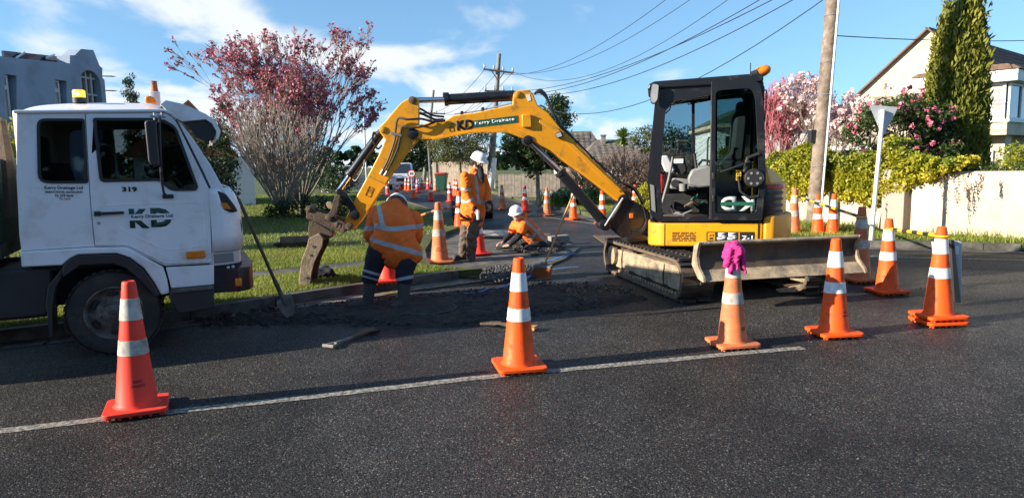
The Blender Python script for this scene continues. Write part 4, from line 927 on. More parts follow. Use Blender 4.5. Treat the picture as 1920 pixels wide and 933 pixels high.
# white house with orange roof
OL = Loc((-15.2, 28.0), 20); oh = thing('white_house', 'white house with orange tiled roof and pot chimney behind the truck', 'house', OL)
a, c = OL.p(250, 300), OL.p(474, 300); b = B(OL); b.box(a[0], c[0], 0, 7, 0, 2.2); obj('wall', b, M_WFRAME, oh, smooth=0)
rz_ = OL.p(360, 200, 3)[2]; b = B(OL); b.prism([(a[0]-.4, 2.2), (a[0]+3.9, 2.2), (a[0]+2.2, rz_)], -.4, 7.4); obj('roof', b, M_ROOFO, oh, smooth=0)
q = OL.p(290, 172, 2.0); b = B(OL); b.box(q[0]-.18, q[0]+.18, 1.85, 2.2, 2.4, q[2]); ch = obj('chimney', b, M_WFRAME, oh, smooth=0, bevel=.01)
b = B(OL); b.lathe([(.15, 0), (.13, .12), (.11, .4), (.14, .44)], 10, (q[0], 2.02, q[2])); obj('chimney_pot', b, M_ROOFO, ch)

# ---------------------------------------------------------------- fences, poles, wires
def paling_fence(name, label, p0, p1, h, n, mat, w=.13):
    p0, p1 = np.array(p0, float), np.array(p1, float); L_ = Loc((p0[0], p0[1], VZ), math.degrees(math.atan2(p1[1]-p0[1], p1[0]-p0[0]))); t = thing(name, label, 'fence', L_); ln = np.linalg.norm(p1-p0)
    R = random.Random(3); me = None
    for i in range(n):
        x = ln*(i+.5)/n; b = B(L_); hh = h+R.uniform(-.03, .03); b.box(x-ln/n*.47, x+ln/n*.47, 0, .02, 0, hh); obj('paling', b, mat, t, smooth=0)
    for z in (.3, h-.25): b = B(L_); b.box(0, ln, .022, .07, z, z+.09); obj('rail', b, mat, t, smooth=0)
    return t
paling_fence('paling_fence', 'weathered timber paling fence behind the olive tree', (-5.2, 46.5), (-1.0, 45.0), 1.75, 26, M_FENCE)
paling_fence('paling_fence', 'low dark timber fence behind the glossy evergreen', (-.6, 33.0), (2.2, 31.0), 1.05, 18, M_ROOFG)
def pole(name, label, base, top, r0, r1, mat, bands=True):
    L_ = Loc(base); t = thing(name, label, 'utility pole', L_); b = B(L_); d = np.array(top)-np.array(base); b.tube([d*k/6 for k in range(7)], [r0+(r1-r0)*k/6 for k in range(7)], 12); obj('shaft', b, mat, t, smooth=60); return t, L_
pb = np.array([6.75, 15.45, VZ]); ptop = at(1562, -2, 15.6); d = ptop-pb; pt_ = pb+d*(9.2/d[2])
bp_, PL = pole('timber_pole', 'leaning weathered timber utility pole with white conduit by the wall', pb, pt_, .165, .125, M_WOOD)
b = B(PL); dd = d/np.linalg.norm(d); side = np.array([.45, -.89, 0]); pts = [dd*z+side*(.172-.004*z) for z in np.linspace(0.02, 8.6, 20)]; b.tube(pts, .024, 8); obj('conduit', b, M_WHITE, bp_)
for z in (1.35, 2.9, 3.6, 4.6): b = B(PL); c = dd*z; R0 = .17-.0045*z; b.tube([c+np.array([R0*math.cos(q), R0*math.sin(q), 0]) for q in np.linspace(0, 6.28, 17)], .008, 5); obj('strap', b, M_GALV, bp_)
b = B(PL); c = dd*6.4; b.obox(c+np.array([-.85, -.38, 0]), (.96, .28, 0), (-.28, .96, 0), (0, 0, 1), 1.15, .05, .06); obj('crossarm', b, M_WOOD, bp_, smooth=0)
b = B(PL); c = dd*5.6; b.obox(c+np.array([.05, -.16, 0]), (.96, .28, 0), (-.28, .96, 0), (0, 0, 1), .05, .03, .62); obj('insulator_rack', b, M_WOOD, bp_, smooth=0)
b = B(PL); c = dd*1.9; b.obox(c+np.array([-.19, .03, .1]), (1, 0, 0), (0, 1, 0), (0, 0, 1), .05, .10, .14); obj('meter_box', b, M_BLACK, bp_, smooth=0)
mb = G(918, 357, VZ); mt = at(936, 101, mb[1]); mpole, ML_ = pole('crossarm_pole', 'dark utility pole with crossarm beyond the boom, white at its foot', (mb[0], mb[1], VZ), mt, .23, .11, M_POLEC)
b = B(ML_); q = at(925, 296, mb[1])-ML_.o; b.tube([(0, 0, .02), q], [.247, .215], 12); obj('white_band', b, M_WHITE, mpole)
def arm(L_, t, pxa, pya, pxb, pyb, Y, s=.07, nins=4):
    a, c = at(pxa, pya, Y)-L_.o, at(pxb, pyb, Y)-L_.o; b = B(L_); u = (c-a)/np.linalg.norm(c-a); b.obox((a+c)/2+np.array([0, -.24, 0]), u, (0, 1, 0), np.cross(u, (0, 1, 0)), np.linalg.norm(c-a)/2, s, s); ar_ = obj('crossarm', b, M_BARKD, t, smooth=0)
    for k in range(nins): p = a+(c-a)*(.03+.94*k/(nins-1))+np.array([0, -.24, s]); b = B(L_); b.lathe([(.03, 0), (.07, .08), (.04, .2), (.05, .26)], 8, p); obj('insulator', b, M_GALV, ar_)
arm(ML_, mpole, 907, 131, 963, 138, mb[1], .05)
b = B(ML_); m_ = at(934, 152, mb[1])-ML_.o
for px in (922, 948): b.tube([m_+np.array([0, -.2, 0]), at(px, 134, mb[1])-ML_.o+np.array([0, -.24, 0])], .03, 5)
obj('brace', b, M_BARKD, mpole)
arm(ML_, mpole, 909, 171, 962, 174, mb[1], .045)
f1 = G(806, 356, 0); fp, FL = pole('crossarm_pole', 'thin distant utility pole behind the boom cylinder', (f1[0]-3.5, f1[1]+25, VZ), at(813, 169, f1[1]+25), .20, .12, M_POLEC); arm(FL, fp, 788, 212, 835, 214, f1[1]+25)
sp = G(801, 347, VZ); sp_, SL = pole('lamp_pole', 'pale slim pole beside the paling fence', (sp[0], 58, VZ), at(803, 262, 58), .13, .10, M_CONC)
def wire(a, c, sag, r, group, label, n=26):
    a, c = np.array(a), np.array(c)
    a, c = np.array(a), np.array(c); b = B(); b.tube([a+(c-a)*t-np.array([0, 0, 4*sag*t*(1-t)]) for t in np.linspace(0, 1, n)], r, 4, cap=False); return obj('power_line', b, M_WIRE, None, smooth=0, label=label, cat='power line', group=group)
# sag is solved so that every wire leaves the top of the frame where it does in the photograph
def wire_to(a, c, px, r, group, label):
    best = None
    for sag in np.linspace(-.5, 4.5, 101):
        P = [a+(c-a)*t-np.array([0, 0, 4*sag*t*(1-t)]) for t in np.linspace(0, 1, 120)]
        for p in P:
            q = CR.T@(p-CO); x, y = 960+F*q[0]/-q[2], 466.5-F*q[1]/-q[2]
            if y <= 0:
                if best is None or abs(x-px) < best[0]: best = (abs(x-px), sag)
                break
    wire(a, c, best[1] if best else 1.0, r, group, label)
for k, (px, sx) in enumerate(((1248, 909), (1300, 940), (1374, 961))):
    wire_to(at(sx, 130+k*2, mb[1]), PL.o+dd*6.46+np.array([-1.85+.72*k, -.62+.2*k, 0]), px, .010, 'upper wires between the two poles', ['thin overhead wire, highest of the three rising from the high crossarm', 'thin overhead wire, middle of the three rising from the high crossarm', 'thin overhead wire, lowest of the three rising from the high crossarm'][k])
for k, (px, sx) in enumerate(((1420, 911), (1460, 928), (1500, 944), (1540, 960))):
    wire_to(at(sx, 169, mb[1]), PL.o+dd*(6.0-.25*k)+np.array([[.1, .2, .1, .2][k], -.08, 0]), px, .013, 'lower wires between the two poles', ['heavier overhead wire, uppermost of the four sweeping over the cab', 'heavier overhead wire, second from the top of the four sweeping over the cab', 'heavier overhead wire, third from the top of the four sweeping over the cab', 'heavier overhead wire, lowest of the four sweeping over the cab'][k])
for k in range(3): wire(at(909+26*k, 130+3*k, mb[1]), at(790+22*k, 211+k, f1[1]+25), .9, .018, 'wires receding down the street', ['left wire of three from the high crossarm down the side street', 'middle wire of three from the high crossarm down the side street', 'right wire of three from the high crossarm down the side street'][k])
for k in range(4): wire(at(911+16*k, 170+k, mb[1]), at(792+12*k, 214+k, f1[1]+25), 1.3, .018, 'low wires receding down the street', 'low distant wire, ' + ['first', 'second', 'third', 'fourth'][k] + ' from the left, running down the side street')
wire(PL.o+dd*((at(1571, 66, 15.5)[2]-VZ)/dd[2])+np.array([.14, 0, 0]), at(2100, 66, 24), .15, .011, None, 'single service wire running from the timber pole over the gabled house')

# ---------------------------------------------------------------- street furniture
sb = G(1633, 450, VZ); GWL = Loc((sb[0], sb[1], VZ)); gw = thing('give_way_sign', 'back of a triangular give way sign on a leaning white post', 'road sign', GWL)
tp_ = at(1656, 206, sb[1]+.05)-GWL.o; b = B(GWL); b.tube([(0, 0, 0), tp_], .038, 10); obj('post', b, M_WHITE, gw)
tri = [at(1630, 197, sb[1]+.08)-GWL.o, at(1684, 201, sb[1]+.08)-GWL.o, at(1655, 257, sb[1]+.08)-GWL.o]; b = B(GWL)
b.prism(rounded([(p[0], p[2]) for p in tri], .05), tri[0][1]-.004, tri[0][1]+.004); pl = obj('plate', b, M_SIGNB, gw, smooth=0)
for f in (.25, .6): b = B(GWL); z = tri[0][2]+(tri[2][2]-tri[0][2])*f; w = .06; x = tp_[0]-(tp_[2]-z)*.1; b.box(x-w, x+w, tri[0][1]-.03, tri[0][1]-.006, z-.018, z+.018); obj('bracket', b, M_SIGNB, pl, smooth=0)
def sign_post(name, label, px, pyb, Y, pyt, r=.03):
    o = at(px, pyb, Y); L_ = Loc((o[0], Y, max(VZ if px < 720 else 0, 0))); t = thing(name, label, 'road sign', L_); b = B(L_); b.tube([(0, 0, 0), (0, 0, at(px, pyt, Y)[2]-L_.o[2])], r, 8); obj('post', b, M_GALV, t); return t, L_
t, L_ = sign_post('parking_sign', 'tall blue parking sign on grey post behind the dipper arm', 688, 350, 45, 214, .06)
a, c = L_.p(685, 213), L_.p(697, 238); b = B(L_); b.box(a[0], c[0], -.10, -.07, c[2], a[2]); pl = obj('plate', b, M_SIGNBL, t, smooth=0)
text('lettering', 'P', pl, (a[0]+.12, -.108, a[2]-.32), (1, 0, 0), (0, 0, 1), .18, .24, M_LETW, L_, .02)
for k in range(4): text('lettering', '- - -', pl, (a[0]+.08, -.108, a[2]-.45-.1*k), (1, 0, 0), (0, 0, 1), .26, .02, M_LETW, L_, .02)
t, L_ = sign_post('speed_sign', 'round red and white 50 speed sign among the far cones', 772, 347, 47, 318, .03); q = L_.p(772, 325.5); b = B(L_); b.lathe([(.02, -.02), (.285, -.02), (.285, 0), (.02, 0)], 24, (q[0], -.05, q[2]), 'y'); pl = obj('plate', b, M_RED, t)
b = B(L_); b.lathe([(.001, -.008), (.205, -.008), (.205, 0), (.001, 0)], 24, (q[0], -.073, q[2]), 'y'); obj('disc', b, M_LETW, pl)
text('lettering', '50', pl, (q[0]-.125, -.088, q[2]-.09), (1, 0, 0), (0, 0, 1), .25, .18, M_INK, L_, .03)
t, L_ = sign_post('arrow_sign', 'blue arrow board standing beside the speed sign', 784, 360, 43.5, 336, .025); a, c = L_.p(779.5, 334), L_.p(788, 352); b = B(L_); b.box(a[0], c[0], -.06, -.03, c[2], a[2]); pl = obj('plate', b, M_SIGNBL, t, smooth=0)
for z in (.28, .62):
    m_ = a[2]+(c[2]-a[2])*z; b = B(L_); b.prism([(a[0]+.05, m_-.02), (a[0]+.08, m_-.08), (c[0]-.05, m_+.06), (c[0]-.06, m_+.12)], -.068, -.061); obj('arrow', b, M_LETW, pl, smooth=0)
# wheelie bin and roadside cabinets
q = G(829, 362, 0); WL_ = Loc((q[0], 41.5, VZ), -8); wb_ = thing('wheelie_bin', 'dark green wheelie bin with red lid beside the far kerb', 'bin', WL_)
b = B(WL_); b.add([(-.24, -.25, .05), (.24, -.25, .05), (.22, .25, .12), (-.22, .25, .12), (-.34, -.36, 1.0), (.34, -.36, 1.0), (.34, .36, 1.0), (-.34, .36, 1.0)], [(0, 3, 2, 1), (4, 5, 6, 7), (0, 1, 5, 4), (1, 2, 6, 5), (2, 3, 7, 6), (3, 0, 4, 7)]); obj('body', b, M_BIN, wb_, bevel=.03)
b = B(WL_); b.box(-.37, .37, -.40, .38, 1.0, 1.06); b.box(-.3, .3, -.3, .3, 1.06, 1.10); obj('lid', b, M_REDP, wb_, bevel=.02)
for x in (-.22, .22): b = B(WL_); b.lathe([(.02, -.03), (.1, -.03), (.1, .03), (.02, .03)], 12, (x, .27, .1), 'x'); obj('wheel', b, M_BLACK, wb_)
for i, (px, py, w, h, lb_) in enumerate([(948, 357, .5, .62, 'low green roadside cabinet left of the glossy evergreen'), (958, 357, .42, .66, 'second green roadside cabinet beside the low timber fence'), (991, 363, .44, .95, 'tall green roadside cabinet beside the pale trunk')]):
    q = G(px, py, VZ); L_ = Loc((q[0], q[1], VZ), 10); t = thing('service_cabinet', lb_, 'cabinet', L_, 'green cabinets on the far verge'); b = B(L_); b.box(-w/2, w/2, -.2, .2, .05, h); obj('body', b, M_BIN, t, bevel=.02); b = B(L_); b.box(-w/2-.02, w/2+.02, -.22, .22, h, h+.05); obj('cap', b, M_BIN, t, bevel=.015); b = B(L_); b.box(-w/2, w/2, -.2, .2, 0, .05); obj('plinth', b, M_CONCD, t, smooth=0)
# white van far down the side street, a second one further back
def van(name, label, o, deg, sc=1.0):
    L_ = Loc((o[0], o[1], 0.004), deg); t = thing(name, label, 'van', L_); b = B(L_)
    side = [(-2.1, .35), (2.3, .35), (2.35, .8), (2.2, 1.0), (1.35, 1.12), (.75, 1.85), (-2.0, 1.9), (-2.15, 1.2)]; b.prism([(x*sc, z*sc) for x, z in side], -.85*sc, .85*sc); obj('body', b, M_WPAINT, t, bevel=.08*sc)
    b = B(L_); b.add([(1.38*sc, -.72*sc, 1.14*sc), (1.38*sc, .72*sc, 1.14*sc), (.80*sc, .66*sc, 1.80*sc), (.80*sc, -.66*sc, 1.80*sc)], [(0, 1, 2, 3)]); b.v = [(x+.02, y, z+.015) for x, y, z in b.v]; obj('windscreen', b, M_WIN, t, smooth=0)
    for y in (-.862, .862): b = B(L_); b.prism([(1.15*sc, 1.16*sc), (.7*sc, 1.72*sc), (-.3*sc, 1.72*sc), (-.3*sc, 1.16*sc)], y*sc-.004, y*sc+.004); obj('side_window', b, M_WIN, t, smooth=0)
    for x in (-1.35, 1.5):
        for y in (-.78, .78): b = B(L_); b.lathe([(.1, -.1), (.30, -.1), (.33, -.06), (.33, .06), (.30, .1), (.1, .1)], 16, (x*sc, y*sc, .33*sc), 'y'); obj('wheel', b, M_RUBBER, t)
    for y in (-.62, .62): b = B(L_); b.box(2.24*sc, 2.37*sc, (y-.16)*sc, (y+.16)*sc, .78*sc, .95*sc); obj('headlight', b, M_LENS, t, bevel=.02)
    b = B(L_); b.box(2.3*sc, 2.375*sc, -.4*sc, .4*sc, .6*sc, .8*sc); obj('grille', b, M_BLACK, t, smooth=0)
    return t
van('parked_van', 'white van behind the 50 sign among the far cones', (-8.15, 51.5), -78)
van('parked_van', 'small white van at the far end of the side street', (-22.5, 95), -80)
# spare digging bucket on the road behind the standing man
q = G(884, 409, 0); DL = Loc((q[0], q[1]+.1, .004), 8); db = thing('spare_bucket', 'dark spare digger bucket lying on the road behind the standing man', 'bucket', DL)
pr = [(.35, 0), (-.25, .0), (-.42, .16), (-.42, .42), (-.2, .55)]; pr2 = [(x*.94+.01, z*.94+.02) for x, z in pr]
b = B(DL); b.prism(pr+pr2[::-1], -.62, .62, 'x'); obj('shell', b, M_BLACKP, db, bevel=.01)
for x in (-.62, .62): b = B(DL); b.prism(pr+[(.1, .30)], x-.02, x+.02, 'x'); obj('cheek', b, M_MUD, db, bevel=.008)
for x in (-.15, .15): b = B(DL); b.prism([(-.2, .5), (-.42, .42), (-.36, .7), (-.22, .72)], x-.025, x+.025, 'x'); obj('lug', b, M_BLACKP, db, bevel=.01)
# ---------------------------------------------------------------- excavator
EX = thing('excavator', 'yellow compact excavator with tracked undercarriage and its boom reaching over the kerb', 'excavator', Loc((2.66, 9.2)))
UL = Loc((2.66, 9.2), 102)                      # undercarriage: x runs to the far end, y to the left track
def stadium(x0, x1, z0, z1, n=9):
    r = (z1-z0)/2; zc = (z0+z1)/2; P = []
    for k in range(n+1): q = -math.pi/2+math.pi*k/n; P.append((x1-r+r*math.cos(q), zc+r*math.sin(q)))
    for k in range(n+1): q = math.pi/2+math.pi*k/n; P.append((x0+r+r*math.cos(q), zc+r*math.sin(q)))
    return P
def track(sgn):
    y0, y1 = (.60, 1.01) if sgn > 0 else (-1.01, -.60)
    b = B(UL); o = stadium(-1.23, 1.42, .02, .50); i = stadium(-1.18, 1.37, .062, .458)
    b.prism([o, i], y0, y1); bt = obj('track_belt', b, M_MUD, EX, bevel=.008)
    # lugs of the rubber belt, joined (moulded in one with it)
    P = catmull([(x, 0, z) for x, z in o+o[:1]], 3); ln = [0]
    for a, c in zip(P[:-1], P[1:]): ln.append(ln[-1]+np.linalg.norm(c-a))
    N_ = 52
    for k in range(N_):
        s = ln[-1]*k/N_; j = max(0, min(len(P)-2, int(np.searchsorted(ln, s))-1)); t = P[j+1]-P[j]; t = t/np.linalg.norm(t); p = P[j]+t*(s-ln[j]); n = np.array([t[2], 0, -t[0]])
        for (ya, yb_, off) in ((y0+.005, (y0+y1)/2-.02, .0), ((y0+y1)/2+.02, y1-.005, .03)):
            b2 = B(UL); c = p+t*off+n*.010; b2.obox(c+np.array([0, (ya+yb_)/2, 0]), t, (0, 1, 0), n, .021, (yb_-ya)/2, .015); obj('lug', b2, M_RUBBER, bt, smooth=0)
    yo = y1 if sgn > 0 else y0; s = sgn
    b = B(UL); b.prism(rounded([(-1.04, .12), (1.05, .12), (1.10, .28), (1.02, .38), (.2, .395), (-.55, .40), (-.98, .41), (-1.06, .28)], .05), yo-s*.30, yo-s*.055); fr_ = obj('track_frame', b, M_MUDL, EX, bevel=.015)
    b = B(UL); b.lathe([(.02, -.05), (.125, -.05), (.135, -.03), (.135, .03), (.10, .045), (.02, .045)], 18, (1.07, yo-s*.03, .29), 'y'); obj('drive_motor', b, M_MUDL, fr_)
    b = B(UL); b.lathe([(.02, -.02), (.19, -.02), (.19, .02), (.02, .02)], 22, (1.12, yo-s*.15, .26), 'y'); obj('sprocket', b, M_MUD, fr_)
    b = B(UL); b.lathe([(.02, -.02), (.19, -.03), (.19, .03), (.02, .02)], 22, (-.98, yo-s*.12, .26), 'y'); obj('idler', b, M_MUD, fr_)
    for x in (-.6, -.2, .2, .6): b = B(UL); b.lathe([(.02, -.06), (.07, -.06), (.07, .06), (.02, .06)], 14, (x, yo-s*.17, .115), 'y'); obj('roller', b, M_MUD, fr_)
    # frame relief: access plate, weld beads, belt guide teeth
    b = B(UL); b.prism(rounded([(-.52, .20), (-.18, .18), (-.17, .35), (-.40, .365)], .05), yo-s*.06, yo-s*.043); obj('access_plate', b, M_MUDL, fr_, bevel=.006)
    for x in (-.62, .78): b = B(UL); b.tube([(x, yo-s*.052, .13), (x, yo-s*.046, .26), (x-.03, yo-s*.052, .39)], .012, 6); obj('weld_rib', b, M_MUD, fr_)
    for x0_ in (-.78, -.28, .30): b = B(UL); b.prism(rounded([(x0_, .105), (x0_+.22, .105), (x0_+.20, .145), (x0_+.03, .145)], .015), yo-s*.058, yo-s*.050); obj('cutout', b, M_DARK, fr_, smooth=0)
    for k in range(22): x = -.95+k*.088; b = B(UL); b.box(x-.018, x+.018, min(yo-s*.09, yo-s*.05), max(yo-s*.09, yo-s*.05), .06, .098); obj('guide_tooth', b, M_MUDL, bt, smooth=0)
track(1); track(-1)
b = B(UL); b.box(-.75, .75, -.62, .62, .24, .46); b.lathe([(.45, .44), (.45, .57)], 24, (0, 0, 0)); obj('car_body', b, M_DARK, EX)
# dozer blade
arc = [(-1.60, .735), (-1.555, .69), (-1.53, .62), (-1.535, .55), (-1.57, .47), (-1.64, .40), (-1.70, .355)]
th_ = [(x+.05, z-.01) for x, z in arc]
b = B(UL); b.prism(arc+th_[::-1], -.985, .985); bl = obj('dozer_blade', b, M_BLADE, EX, bevel=.006, smooth=50)
b = B(UL); b.tube([(-1.585, -.985, .74), (-1.585, .985, .74)], .022, 8); obj('top_rail', b, M_MUDL, bl)
b = B(UL); b.prism([(-1.575, .455), (-1.588, .452), (-1.722, .345), (-1.705, .335)], -.99, .99); obj('cutting_edge', b, M_MUDL, bl, bevel=.003)
for y in (-.99, .99): b = B(UL); b.prism(rounded([(-1.625, .765), (-1.50, .72), (-1.45, .5), (-1.60, .36), (-1.735, .335), (-1.715, .39), (-1.60, .49), (-1.565, .6), (-1.585, .69)], .015), y-.016, y+.016); obj('end_plate', b, M_MUDL, bl, bevel=.005)
for y in (-.42, .42): b = B(UL); b.tube([(-.6, y, .33), (-1.2, y, .36), (-1.52, y, .52)], [.06, .06, .055], 4); obj('push_arm', b, M_MUD, bl)
b = B(UL); b.tube([(-.55, 0, .42), (-1.1, 0, .5)], .055, 10); b.tube([(-1.1, 0, .5), (-1.5, 0, .56)], .03, 10); obj('blade_cylinder', b, M_BLACKP, bl)
# revolving frame
UF = Loc((2.66, 9.2), -11.5)                     # x runs to the tail, y away from the photographed side
YS = -.72
plan = rounded([(-.82, -.60), (-.66, YS), (.55, YS), (.55, .76), (-.70, .76), (-.82, .62)], [.10, .08, .0, .0, .08, .05])
b = B(UF); b.prism(plan, .575, .865, 'z'); sk = obj('side_skirt', b, M_JCB, EX, bevel=.022, seg=3)
b = B(UF); b.prism([(x*.97, y*.97) for x, y in plan], .865, .905, 'z'); obj('cab_floor', b, M_BLACKP, EX, smooth=0)
arcp = [(.99*math.cos(q), .99*math.sin(q)) for q in np.linspace(-.815, .815, 17)]
b = B(UF); b.prism([(.555, YS-.01)]+[(.60, YS-.012)]+arcp+[(.555, .76)], .50, .955, 'z'); cw = obj('counterweight', b, M_JCBD, EX, bevel=.03, seg=3)
b = B(UF); b.prism([(.46, -.70), (.50, -.70)]+[(.99*.93*math.cos(q), .99*.93*math.sin(q)) for q in np.linspace(-.78, .78, 15)]+[(.46, .70)], .96, 1.34, 'z')
b.prism([(.46, -.68)]+[(.90*math.cos(q), .90*math.sin(q)) for q in np.linspace(-.78, .78, 15)]+[(.46, .68)], 1.34, 1.44, 'z')
n0 = len(b.v)-2*17
for i in range(17, 34):                          # engine cover slopes up to the cab
    x, y, z = b.v[n0+i]; b.v[n0+i] = (.46+(x-.46)*.72, y*.95, z+.17*(1-(x-.46)/.5))
obj('engine_cover', b, M_JCBD, EX, bevel=.03, seg=3, smooth=50)
# corner vent with red lamp
vt = [(.53, -.735), (.62, -.72), (.745, -.63), (.745, -.60), (.60, -.60), (.53, -.66)]
b = B(UF); b.prism([(.50, -.735), (.58, -.742), (.70, -.665), (.79, -.555), (.76, -.53), (.50, -.62)], .94, 1.33, 'z'); vn = obj('corner_vent', b, M_BLACKP, EX, bevel=.012)
for k in range(4): z = .985+k*.075; b = B(UF); b.prism([(.60, -.742), (.715, -.675), (.80, -.565), (.78, -.55), (.69, -.65), (.58, -.725)], z, z+.03, 'z'); obj('louvre', b, M_BLACK, vn, bevel=.004)
b = B(UF); b.prism([(.575, -.752), (.715, -.680), (.80, -.572), (.77, -.55), (.58, -.72)], 1.275, 1.325, 'z'); obj('tail_lamp', b, M_RED, vn, bevel=.005)
# right hand cover seen through the cab
b = B(UF); b.prism(rounded([(-.55, .90), (.44, .90), (.44, 1.50), (-.1, 1.47), (-.45, 1.25)], .06), .36, .74); obj('tank_cover', b, M_JCB, EX, bevel=.03)
# name plate with raised lettering, vent slots
def ufp(px, py, y=YS): return UF.p(px, py, y)
a, c = ufp(1324.7, 434.4), ufp(1413.8, 451.5)
b = B(UF); b.box(a[0], c[0], YS-.006, YS+.002, c[2], a[2]); npl = obj('name_plate', b, M_INK, sk, smooth=0)
q0, q1 = ufp(1327, 436), ufp(1340.5, 450); b = B(UF); b.box(q0[0], q1[0], YS-.009, YS-.004, q1[2], q0[2]); obj('badge', b, M_JCB, sk, smooth=0)
w_ = q1[0]-q0[0]; text('badge_lettering', 'JCB', sk, (q0[0]+w_*.15, YS-.0115, (q0[2]+q1[2])/2-.002), (1, 0, .03), (.35, 0, 1), w_*.66, .028, M_INK, UF, .02)
b = B(UF); b.prism([(q0[0]+w_*.2, q1[2]+.012), (q0[0]+w_*.72, q1[2]+.012), (q0[0]+w_*.80, q1[2]+.034), (q0[0]+w_*.28, q1[2]+.034)], YS-.0115, YS-.008); obj('badge_stripe', b, M_INK, sk, smooth=0)
q0, q1 = ufp(1344.5, 436), ufp(1382, 449.5); w5 = (q1[0]-q0[0])*.485
for x5 in (q0[0], q1[0]-w5): text('lettering', '5', sk, (x5, YS-.0085, q1[2]), (1, 0, 0), (0, 0, 1), w5, q0[2]-q1[2], M_LETW, UF, .05)
q0, q1 = ufp(1391, 441.5), ufp(1411.5, 449.5); text('lettering', 'Z-1', sk, (q0[0], YS-.0085, q1[2]), (1, 0, 0), (0, 0, 1), q1[0]-q0[0], q0[2]-q1[2], M_LETW, UF, .03)
q0, q1 = ufp(1385, 435.5), ufp(1386.5, 450.5); b = B(UF); b.box(q0[0], q1[0], YS-.009, YS-.004, q1[2], q0[2]); obj('plate_divider', b, M_JCB, sk, smooth=0)
q0, q1 = ufp(1260.5, 435), ufp(1307, 453); RR = random.Random(2)
for j in range(6):
    z = q0[2]-(q0[2]-q1[2])*(j+.3)/6; x = q0[0]
    while x < q1[0]-.03: l = RR.uniform(.05, .11); l = min(l, q1[0]-x); b = B(UF); b.box(x, x+l-.016, YS-.003, YS+.002, z-.006, z+.006); obj('vent_slot', b, M_DARK, sk, smooth=0); x += l
b = B(UF); x_ = ufp(1246, 440)[0]; b.box(x_-.004, x_+.004, YS-.0025, YS+.002, .58, .86); x_ = ufp(1421, 440)[0]; b.box(x_-.004, x_+.004, YS-.0135, YS+.002, .56, .86); obj('panel_gap', b, M_DARK, sk, smooth=0)
# cab
def ux(pts, y=YS): return UF.xz(pts, y)
outer = rounded(ux([(1234, 415), (1220, 403), (1213.5, 336), (1227, 200), (1229, 168), (1243, 157), (1420, 145), (1432, 152), (1436, 338), (1428, 415)]), [.02, .03, .03, 0, .04, .04, .06, .05, .02, .03])
holeA = rounded(ux([(1243, 406), (1238.5, 336), (1247, 208), (1262, 190), (1333, 178), (1333, 406)]), [.02, .03, .03, .06, .02, .02])
holeB = rounded(ux([(1345, 404), (1345, 180), (1412, 172), (1420, 335), (1415, 404)]), .05)
CF = None
b = B(UF); b.prism([outer, holeA, holeB], YS, YS+.055); CF = obj('cab_frame', b, M_BLACKP, EX, bevel=.012, seg=2)
FY = .24                                          # right side of the cab, with a fixed window in two panes
hA = rounded(ux([(1240, 330), (1250, 200), (1262, 186), (1305, 180), (1305, 330)]), .04); hB = rounded(ux([(1311, 330), (1311, 179), (1412, 170), (1418, 330)]), .05)
b = B(UF); b.prism([outer, hA, hB], FY-.05, FY); obj('right_frame', b, M_BLACKP, EX, bevel=.01)
for h in (hA, hB): b = B(UF); b.prism(h, FY-.028, FY-.022); obj('right_pane', b, M_GLASS, CF, smooth=0)
fx0, fx1 = ux([(1229, 168)])[0], ux([(1216, 336)])[0]
b = B(UF)
for y in (YS+.03, FY-.03): b.tube([(fx1[0]+.05, y, .92), (fx1[0]+.03, y, 1.38), (fx0[0]+.035, y, fx0[1]-.03)], .03, 8)
b.box(fx1[0]+.02, fx1[0]+.08, YS+.03, FY-.03, .90, .97); obj('front_frame', b, M_BLACKP, EX)
b = B(UF); xr_ = ux([(1433, 250)])[0][0]
b.box(xr_-.05, xr_+.002, YS+.06, YS+.12, .92, 2.5); b.box(xr_-.05, xr_+.002, FY-.10, FY-.05, .92, 2.5); b.box(xr_-.05, xr_, YS+.12, FY-.1, .92, 1.50); b.box(xr_-.05, xr_, YS+.12, FY-.10, 2.42, 2.5); obj('rear_frame', b, M_BLACKP, EX, bevel=.01)
b = B(UF); b.box(xr_-.028, xr_-.022, YS+.12, FY-.1, 1.50, 2.42); obj('rear_pane', b, M_GLASS, CF, smooth=0)
rp = rounded(ux([(1214, 168), (1217, 158), (1227, 153), (1400, 139.5), (1424, 138), (1431, 143), (1431, 153), (1415, 156), (1245, 166), (1225, 172)]), .02)
b = B(UF); b.prism(rp, YS-.035, FY+.03); rf = obj('cab_roof', b, M_BLACKP, EX, bevel=.025, seg=3)
b = B(UF); q = ufp(1229.5, 176, YS-.06); pl = rounded(ux([(1223, 156), (1236, 158), (1233, 188), (1227, 196), (1220, 194), (1219, 178)], YS-.07), .025); b.prism(pl, YS-.10, YS-.05); mi = obj('side_mirror', b, M_BLACK, EX, bevel=.015)
b = B(UF); b.prism([(x*.86+q[0]*.14, z*.9+.1*q[2]) for x, z in pl], YS-.104, YS-.099); obj('mirror_glass', b, M_GALV, mi, smooth=0)
bq = ufp(1417, 139, YS+.2); be = ufp(1436, 131, YS+.2); d_ = be-bq; d_ /= np.linalg.norm(d_); b = B(UF); b.tube([bq-d_*.05, bq+d_*.03], .05, 12); obj('beacon_base', b, M_BLACK, rf)
b = B(UF); b.tube([bq+d_*.03, bq+d_*.10, bq+d_*.155, bq+d_*.18], [.066, .066, .052, .02], 14); obj('beacon_lens', b, M_AMBER, rf)
b = B(UF); q = ufp(1407, 139, YS+.1); b.tube([q, q+np.array([0, 0, .13])], .006, 5); obj('aerial', b, M_BLACK, rf)
